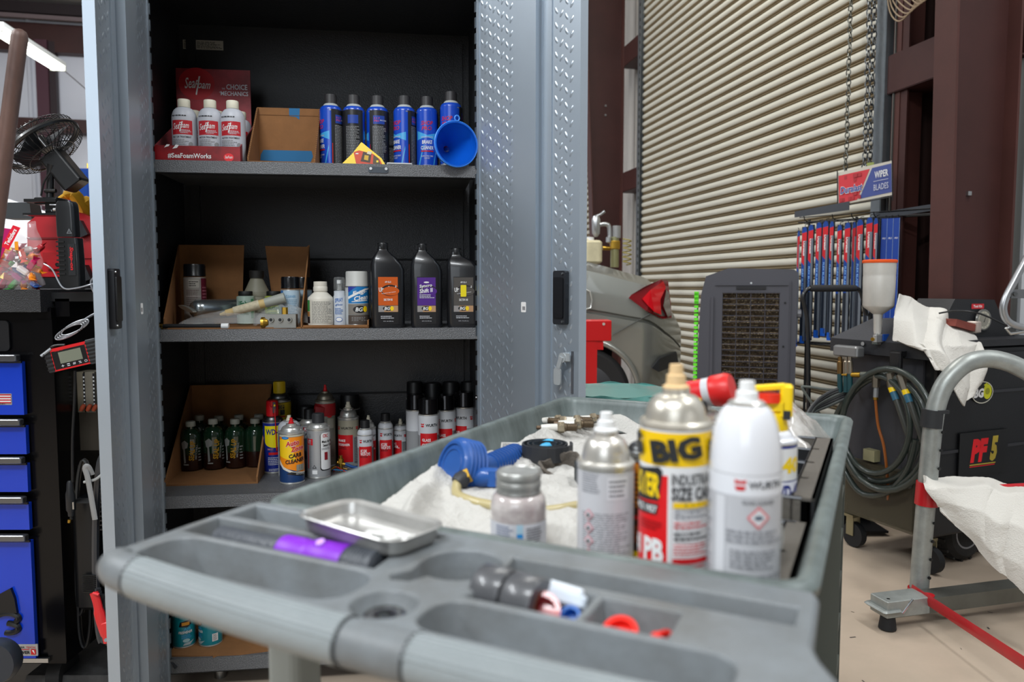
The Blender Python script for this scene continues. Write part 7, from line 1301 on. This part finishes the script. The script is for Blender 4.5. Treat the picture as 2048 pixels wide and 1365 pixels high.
mb = MB(); mb.tube(smooth_path([at(150, 742, 2.07), at(149, 800, 2.07), at(145, 880, 2.07), at(145, 965, 2.07)], 6), .0035, BLK, 8); mb.lathe([(.005, 60*.00137), (.008, 56*.00137), (.0095, .055), (.0125, .045), (.0125, .0), (.009, -.006), (.008, -.018), (.004, -.020), (.004, -.028), (0, -.028)], mat('#1b1c1e', .4), 16, Matrix.Translation(at(142, 1020, 2.07))); mb.box(at(147, 1012, 2.057), (.004, .004, .02), STEEL); mb.cyl(at(139, 1040, 2.06), at(138, 1046, 2.06), .004, BRASS, 8); tag(mb.build('power_plug'), 'black car power plug hanging on a straight cord beside the chest', 'plug')

# red charger case, work light, fan, gloves, bag of sweets
z0 = ZT+.002
def top_at(px, d): v = at(px, 575, d); v.z = z0; return v
v = top_at(122, 2.30); t = thing('red_service_unit', 'red plastic service unit with black feet on the tool chest', 'machine', v, R(6)); u_ = 2.30/F; RM = mat('#b01420', .4, coat=.2)
mb = MB(); P = [(-62*u_, 22*u_), (68*u_, 22*u_), (68*u_, 140*u_), (40*u_, 152*u_), (-40*u_, 145*u_), (-58*u_, 130*u_)]; mb.prism(P, .15, RM, Matrix.Translation((0, .15, 0)) @ Matrix.Rotation(pi/2, 4, 'X')); mb.build('case', t)
mb = MB(); mb.box((-14*u_, -.004, 60*u_), (84*u_, .008, 72*u_), mat('#c01722', .38, coat=.2)); mb.box((-8*u_, -.010, 62*u_), (40*u_, .006, 20*u_), mat('#a31018', .45)); mb.box((-3*u_, -.013, 48*u_), (34*u_, .006, 18*u_), RM); mb.cyl((0, -.016, 48*u_), (0, -.018, 48*u_), .006, BLK, 10); mb.box((-14*u_, -.006, 100*u_), (86*u_, .006, 3*u_), mat('#7a0d14', .5)); mb.box((40*u_, -.002, 100*u_), (50*u_, .006, 78*u_), mat('#a81c24', .45)); mb.build('front_panel', t)
mb = MB(); mb.box((0, .07, 11*u_), (124*u_, .16, 22*u_), mat('#16171a', .5)); mb.box((-50*u_, -.01, 22*u_), (30*u_, .03, 26*u_), mat('#16171a', .5), bev=.006); mb.box((52*u_, -.02, 30*u_), (20*u_, .03, 30*u_), mat('#1d1e21', .5), Matrix.Rotation(R(-20), 3, 'Y')); mb.build('base', t)
mb = MB(); mb.box((48*u_, -.01, 118*u_), (16*u_, .03, 30*u_), mat('#2c2e31', .4, .4), Matrix.Rotation(R(-25), 3, 'Y')); mb.build('clip', t)
mb = MB(); mb.box((0, 0, 0), (58*u_, .06, 30*u_), mat('#2c3033', .5), top=.86, bev=0); mb.box((.0, 0, .022), (40*u_, .05, .008), mat('#3a3f43', .4)); o = mb.build('grey_tool_handle'); o.location = at(46, 424, 2.36); tag(o, 'dark grey angular tool body lying on the red unit at the left', 'tool')
v = top_at(146, 2.07); t = thing('work_light', 'tall black cordless work light with red lettering standing on the chest', 'work light', v, 0); u_ = 2.07/F; WLM = mat('#141618', .35, coat=.2)
mb = MB(); loopsP = [(0, 40, 0), (16, 42, 0), (40, 42, 0), (100, 40, -1)]
def stack(mb, LL, d, m, r0):
    vs = []; n = 24
    for z, w, ox in LL: vs += [(x+ox*u_, y, z*u_) for x, y in rrect(w*u_, d, min(r0, w*u_*.45), 5)]
    mb.add(vs, [(r_*n+i, r_*n+(i+1) % n, (r_+1)*n+(i+1) % n, (r_+1)*n+i) for r_ in range(len(LL)-1) for i in range(n)]+[tuple(reversed(range(n))), tuple(range((len(LL)-1)*n, len(LL)*n))], m, True)
stack(mb, [(0, 38, 0), (3, 41, 0), (55, 41, 0), (98, 39, -1), (101, 38, -1)], .035, WLM, .006)
for k in range(8): mb.box((-14*u_, -.018, (30+k*9)*u_), (16*u_, .003, 3*u_), BLK)
mb.box((8*u_, -.0185, 58*u_), (14*u_, .002, 62*u_), mat('#1f2124', .4), bev=0); mb.build('grip', t)
mb = MB(); stack(mb, [(103, 35, -4), (106, 37, -4), (160, 36, -5), (169, 33, -5), (173, 26, -5)], .036, mat('#17191c', .35, coat=.3), .008); mb.build('lamp_head', t)
mb = MB(); mb.decals([('t', 'Snap-on', 8*u_, 60*u_, 46*u_, 9*u_, mat('#b51c24', .4), dict(rot=-90, bold=.08, shear=.2)), ('p', [(.5*u_, 109*u_), (11*u_, 109*u_), (5.7*u_, 119*u_)], GREYT), ('p', [(2.5*u_, 110.2*u_), (9*u_, 110.2*u_), (5.7*u_, 116.8*u_)], BLK), ('r', 5.2*u_, 111*u_, 6.2*u_, 114.5*u_, GREYT)], flat(0, -.0205, 0)); mb.build('markings', t)
# gloves
GLV = mat('#cf9a12', .8, var=.15, vs=20)
for i, (a, b, c, lab) in enumerate(((at(118, 402, 2.36), at(150, 392, 2.37), at(170, 420, 2.37), 'yellow glove draped over the red unit, left piece'), (at(166, 416, 2.38), at(176, 404, 2.38), at(190, 424, 2.39), 'yellow glove piece half hidden behind the cabinet door'))):
    mb = MB(); mb.tube(smooth_path([a, (a+b)/2+Vector((0, 0, .008)), b, c, c+Vector((.004, 0, -.02))], 5), [.010]*5+[.016]*5+[.020]*5+[.020]*5+[.012], GLV, 12, flat=1.3); tag(mb.build('work_glove'), lab, 'glove', 'yellow work gloves')
# fan
v = at(99, 395, 2.22); t = thing('clip_fan', 'black clip-on desk fan tilted upwards on the tool chest', 'fan', v, 0); u_ = 2.22/F; FM = mat('#131416', .35, coat=.2)
mb = MB(); mb.tube([at(100, 400, 2.22)-v, at(101, 345, 2.22)-v, at(104, 330, 2.22)-v], [.011, .010, .013], FM, 12); mb.cyl(at(90, 382, 2.21)-v, at(112, 382, 2.21)-v, .006, FM, 8); mb.build('stem', t)
mb = MB(); mb.box(at(103, 404, 2.23)-v, (46*u_, .06, 14*u_), FM, bev=.004); mb.box(at(90, 403, 2.20)-v, (62*u_, .05, 6*u_), FM); mb.box(at(90, 430, 2.20)-v, (66*u_, .05, 4*u_), FM); mb.box(at(112, 418, 2.22)-v, (22*u_, .05, 28*u_), FM); mb.tube([at(90+.9*k, 420+3*(k % 2), 2.19)-v for k in range(16)], .0015, STEEL, 5); mb.cyl(at(108, 420, 2.185)-v, at(114, 420, 2.185)-v, .006, STEEL, 8); mb.build('clamp', t)
hc = at(86, 289, 2.24)-v; ax = Vector((-.61, -.046, .79)).normalized(); mc = hc-ax*.095
Xf = Matrix.Translation(hc) @ ax.to_track_quat('Z', 'Y').to_matrix().to_4x4(); RF = .110
mb = MB(); D3 = (mc-hc).normalized()
Xm = Matrix.Translation(mc) @ (-ax).to_track_quat('Z', 'X').to_matrix().to_4x4(); mb.box((0, 0, .0), (.062, .062, .115), FM, bev=.008); 
for i_ in range(len(mb.v)): mb.v[i_] = tuple(Xm @ Vector(mb.v[i_]))
for k in range(9): p = Xm @ Vector((0, -.03+.0075*k, .054)); mb.box(p, (.05, .003, .004), BLK, Xm.to_3x3())
mb.build('motor_housing', t)
mb = MB(); mb.lathe([(RF-.006, -.006), (RF, -.006), (RF+.003, 0), (RF, .007), (RF-.006, .007), (RF-.006, -.006)], FM, 48, Xf, open=True); mb.build('rim', t)
for nm, sg, ns in (('rear_guard', -1, 44), ('front_guard', 1, 44)):
    mb = MB()
    for k in range(ns):
        a = 2*pi*k/ns; mb.tube([Xf @ Vector((r_*cos(a), r_*sin(a), sg*h_)) for r_, h_ in ((RF-.002, .002), (RF*.97, .024), (RF*.80, .036), (RF*.5, .042), (.022, .044))], .0011, FM, 4, smooth=False)
    for r_, h_ in ((.022, .044), (RF*.62, .040)): mb.tube([Xf @ Vector((r_*cos(2*pi*k/30), r_*sin(2*pi*k/30), sg*h_)) for k in range(30)], .0018, FM, 5, True)
    mb.lathe([(0, sg*.046), (.02, sg*.045), (.022, sg*.042), (0, sg*.040)], FM, 20, Xf); mb.build(nm, t)
mb = MB(); mb.lathe([(0, -.02), (.018, -.02), (.018, .02), (0, .024)], FM, 16, Xf)
for k in range(4):
    a0 = pi/2*k; vs = [Xf @ Vector((r_*cos(a0+d_), r_*sin(a0+d_), h_)) for r_, d_, h_ in ((.016, -.3, -.012), (.05, -.45, -.018), (.092, -.40, -.016), (.095, .35, .014), (.05, .4, .012), (.016, .3, .010))]; mb.add(vs+[p+ax*.002 for p in vs], [(0, 1, 2, 3, 4, 5), (11, 10, 9, 8, 7, 6)], mat('#2b2d30', .4, alpha=.9))
mb.build('blades', t)
mb = MB(); mb.tube(smooth_path([at(100, 345, 2.2)-v, at(88, 365, 2.2)-v, at(82, 392, 2.2)-v], 5), .0025, BLK, 6); mb.tube(smooth_path([at(100, 410, 2.17)-v, at(120, 412, 2.16)-v, at(135, 425, 2.2)-v], 5), .0022, WIRE, 6); mb.build('power_cord', t)
# long handle in front
t = thing('wooden_handle', 'worn rounded tool handle leaning upright at the far left edge', 'handle', at(18, 240, 1.62), 0); o_ = t.location.copy(); a, b, c = at(39, 75, 1.62)-o_, at(-12, 470, 1.62)-o_, at(39, 62, 1.62)-o_
mb = MB(); D = (a-b).normalized(); pts = [b+(a-b)*k/10 for k in range(11)]+[a+D*.008, a+D*.014, a+D*.017]; mb.tube(pts, [.0165]*5+[.0160]*6+[.0145, .011, .004], mat('#6b5148', .5, .15, var=.4, vs=10, stretch=(1, 1, .35), v2='#3e2f2c', bump=.15, bs=60), 24); mb.build('shaft', t)
mb = MB(); q_ = (b-a).normalized(); mb.tube([b, b+q_*.9], [.0165, .017], mat('#54403a', .55, var=.3, vs=10), 18); mb.build('lower_shaft', t)
# bag of sweets
rr = random.Random(12); v0 = top_at(34, 2.10); u_ = 2.10/F
cols = ['#c4185a', '#d82a7c', '#1d8a34', '#e8871c', '#c01c28', '#2b62b8', '#e0c020', '#d94a2c', '#e8e4e0', '#8a1c5c']
names = dict(zip(cols, ['magenta', 'pink', 'green', 'orange', 'red', 'blue', 'yellow', 'vermilion', 'white', 'purple']))
cm = []
for c in cols:
    mb = MB(); m = mat(c, .25, coat=.5); mb.box((0, 0, 0), (.030, .016, .014), m, bev=.005)
    for s_ in (-1, 1): mb.add([(s_*.014, -.004, 0), (s_*.014, .004, 0), (s_*.026, .009, .006), (s_*.026, -.009, -.005)], [(0, 1, 2, 3)], m)
    me = mb.build('wrapped_candy'); cm.append(me)
k = 0
for row in range(6):
    for j in range(6):
        i = rr.randrange(len(cols)) if k >= len(cols) else k; src = cm[i]
        o = src if k < len(cols) else src.copy()
        if k >= len(cols): COL.objects.link(o)
        o.location = v0+Vector(((-32+14*j+rr.uniform(-3, 3))*u_, rr.uniform(-.025, .03), (11+13.5*row+rr.uniform(-3, 3))*u_)); o.rotation_euler = (rr.uniform(-1, 1), rr.uniform(-1, 1), rr.uniform(-1, 1))
        lv = ['bottom', 'second', 'third', 'fourth', 'fifth', 'top'][row]; wh = ['far left', 'left', 'centre left', 'centre right', 'right', 'far right'][j]
        tag(o, '%s wrapped sweet in the clear bag, %s layer, %s' % (names[cols[i]], lv, wh), 'candy', 'wrapped sweets in the clear bag'); k += 1
t = thing('candy_bag', 'clear plastic bag of colourful wrapped sweets beside the red unit', 'bag', v0, 0); CB_ = mat('#fdf4f8', .08, alpha=.10, spec=1.0)
def Pb(u, v_):
    a = 2*pi*u; zz = v_*132*u_; sx = (.068 if v_ < .75 else .068-.02*(v_-.75)*2)*(1+.04*sin(7*a+5*v_)); sy = .048*(1-.75*max(0, v_-.55)/.45)*(1+.05*sin(5*a))
    bo = min(1, v_*10+.5); return (sx*bo*cos(a)+.003*sin(20*v_), sy*bo*sin(a)+.003*sin(16*v_+3*a), zz+.004*sin(3*a)*v_)
mb = MB(); mb.sheet(Pb, 48, 30, CB_, .0006); mb.build('film', t)
mb = MB(); g = lambda u, v_, d: (u, -.050-d, v_); MG = mat('#b01460', .35, coat=.3); c_, s_ = cos(R(50)), sin(R(50))
mb.decals([('p', [(-.05, .045), (-.02, .06), (.035, .16), (.0, .165)], MG), ('p', [(-.005, .115), (.015, .105), (.05, .165), (.03, .172)], mat('#d81830', .4)), ('t', 'Twizzlers', .022, .140, .05, .012, WHT, dict(rot=58, bold=.06)), ('p', [(-.06, .09), (-.045, .12), (-.03, .15), (-.06, .15)], mat('#2b7ac4', .4)), ('r', .032, .105, .042, .128, mat('#e8921c', .4))], g); mb.build('printed_label', t, 'magenta and red printed label')
# hanging straps, booster cables below
t = thing('battery_charger', 'black ribbed jump starter box with a grey strap hanging behind the chest', 'charger', at(182, 1100, 2.16), 0); o_ = t.location.copy(); q = lambda px, py, d=2.16: at(px, py, d)-o_; u_ = 2.16/F
mb = MB(); CK = mat('#101113', .35, spec=.4); mb.box(q(188, 1100), (52*u_, .10, 230*u_), CK, bev=.02)
for k in range(9): mb.box(q(178, 1152+4*k, 2.10), (26*u_, .006, .003), BLK)
for k in range(12): mb.box(q(207, 960+9*k, 2.10), (10*u_, .012, .004), BLK)
mb.tube([q(205+14*cos(a), 1100+185*sin(a), 2.11) for a in [2*pi*k/30 for k in range(30)]], .010, mat('#2b2e33', .35, coat=.4), 8, True); mb.build('ribbed_case', t)
mb = MB(); mb.tube(smooth_path([q(190, 1040, 2.08), q(176, 960, 2.08), q(170, 938, 2.08), q(176, 934, 2.08), q(184, 950, 2.09)], 5), .008, mat('#8d8d8c', .5), 8, flat=.4); mb.tube(smooth_path([q(168, 965, 2.09), q(190, 960, 2.09), q(208, 946, 2.1)], 4), .004, mat('#a5a5a2', .5), 8); mb.build('strap', t, 'light grey strap')
mb = MB(); 
for k, (cx, cy, rx, ry) in enumerate(((168, 1010, 14, 90), (162, 1130, 9, 100), (170, 1225, 12, 70))): mb.tube([q(cx+rx*cos(a), cy+ry*sin(a), 2.13) for a in [2*pi*i/24 for i in range(24)]], .009, mat('#4b4a48' if k == 0 else '#1d1e20', .35, .3), 8, True, flat=.5)
mb.build('cable_loop', t)
mb = MB(); mb.tube(smooth_path([q(207, 1190, 2.05), q(205, 1210, 2.05), q(210, 1250, 2.05), q(216, 1290, 2.06)], 5), .006, BLK, 8)
for k in range(14): p = q(196+k*1.4, 1180+k*6, 2.05); mb.lathe([(0, -.005), (.008, -.004), (.008, .004), (0, .005)], mat('#3a3c40', .3, .5), 8, Matrix.Translation(p))
mb.build('chain_cable', t)
t = thing('booster_clamp', 'red plastic booster clamp hanging at the foot of the cabinet door', 'clamp', at(205, 1240, 2.03), 0); o_ = t.location.copy(); q = lambda px, py, d=2.03: at(px, py, d)-o_
RC = mat('#d01a20', .35, coat=.4); mb = MB(); mb.tube(smooth_path([q(188, 1186), q(194, 1205), q(202, 1240), q(212, 1270), q(216, 1286)], 5), [.012]*8+[.015]*8+[.012]*5, RC, 10, flat=.6); mb.tube([q(210, 1262), q(222, 1236), q(226, 1230)], .011, RC, 8, flat=.6); mb.box(q(219, 1262), (.03, .02, .055), RC, Matrix.Rotation(R(-15), 3, 'Y'), bev=.004); mb.build('clamp_handle', t)
mb = MB(); mb.cyl(q(212, 1281, 2.005), q(212, 1281, 2.015), .005, STEEL, 12); mb.build('rivet', t); mb = MB(); mb.tube([q(186, 1187, 2.02), q(198, 1190, 2.02)], .004, mat('#e0353a', .4), 6); mb.build('jaw_tip', t)
mb = MB(); mb.box((0, 0, .03), (.30, .34, .06), mat('#1d1d1e', .55, var=.4, vs=20, v2='#3a3a3a'), top=.9, bev=0); o = mb.build('floor_case'); o.location = on(190, 1350, .0)+Vector((.0, .25, 0)); o.location = (at(185, 1330, 2.25).x, 2.30, 0); tag(o, 'dusty black flat case on the floor between chest and cabinet', 'case')
mb = MB(); mb.lathe([(.03, -.02), (.055, -.02), (.06, 0), (.055, .02), (.03, .02)], mat('#2b3038', .4), 28, Matrix.Rotation(R(90), 4, 'X')); o = mb.build('round_object'); o.location = at(-4, 1322, 1.95); tag(o, 'dark glossy round object just cut off at the bottom left corner', 'tub')  # dark round thing at the frame corner, kind unknown
# white car and blue cabinet in the distance, left
t = thing('white_car', 'white car parked far behind at the left, only its roof and windows showing', 'car', at(60, 500, 7.0)*1, R(20)); t.location.z = 0; WC_ = mat('#d5d8dc', .2, coat=.7)
mb = MB(); z_ = at(60, 372, 7).z; P = [(-2.2, .3), (2.0, .3), (2.1, .95), (1.2, 1.10), (.45, z_-.35), (-.2, z_-.12), (-1.6, z_-.05), (-2.3, z_-.35), (-2.4, .9)]; mb.prism(P, 1.7, WC_, Matrix.Translation((0, .85, 0)) @ Matrix.Rotation(pi/2, 4, 'X')); mb.build('bodywork', t)
mb = MB(); P = [(-2.1, 1.2), (.25, 1.15), (-.3, z_-.24), (-1.5, z_-.18)]; mb.prism(P, .02, mat('#2c3236', .1, coat=.8), Matrix.Translation((0, -.85, 0)) @ Matrix.Rotation(pi/2, 4, 'X')); mb.build('side_window', t)
for x in (-1.5, 1.3):
    mb = MB(); mb.cyl((x, -.9, .32), (x, -.7, .32), .32, RUB, 24); mb.build('wheel', t)
t = thing('blue_locker', 'plain blue steel cabinet in the distance beside the cabinet door', 'cabinet', at(205, 600, 9.9)*1, 0); t.location.z = 0; zt_ = at(180, 343, 9.9).z; w_ = (at(240, 500, 9.9).x-at(165, 500, 9.9).x); mb = MB(); mb.box((0, 0, zt_/2), (w_, .5, zt_), mat('#0f3478', .4)); mb.box((0, -.255, zt_/2), (.01, .01, zt_-.1), mat('#0e357c', .4)); mb.build('body', t); mb = MB(); mb.box((-.03, -.27, 1.2), (.02, .03, .15), STEEL); mb.build('handle', t)
mb = MB(); mb.cyl((0, 0, 0), (0, 0, .10), .012, BRASS, 8); o = mb.build('brass_fitting'); o.location = at(176, 343, 9.9); tag(o, 'tiny brass fitting on top of the distant blue cabinet', 'fitting')
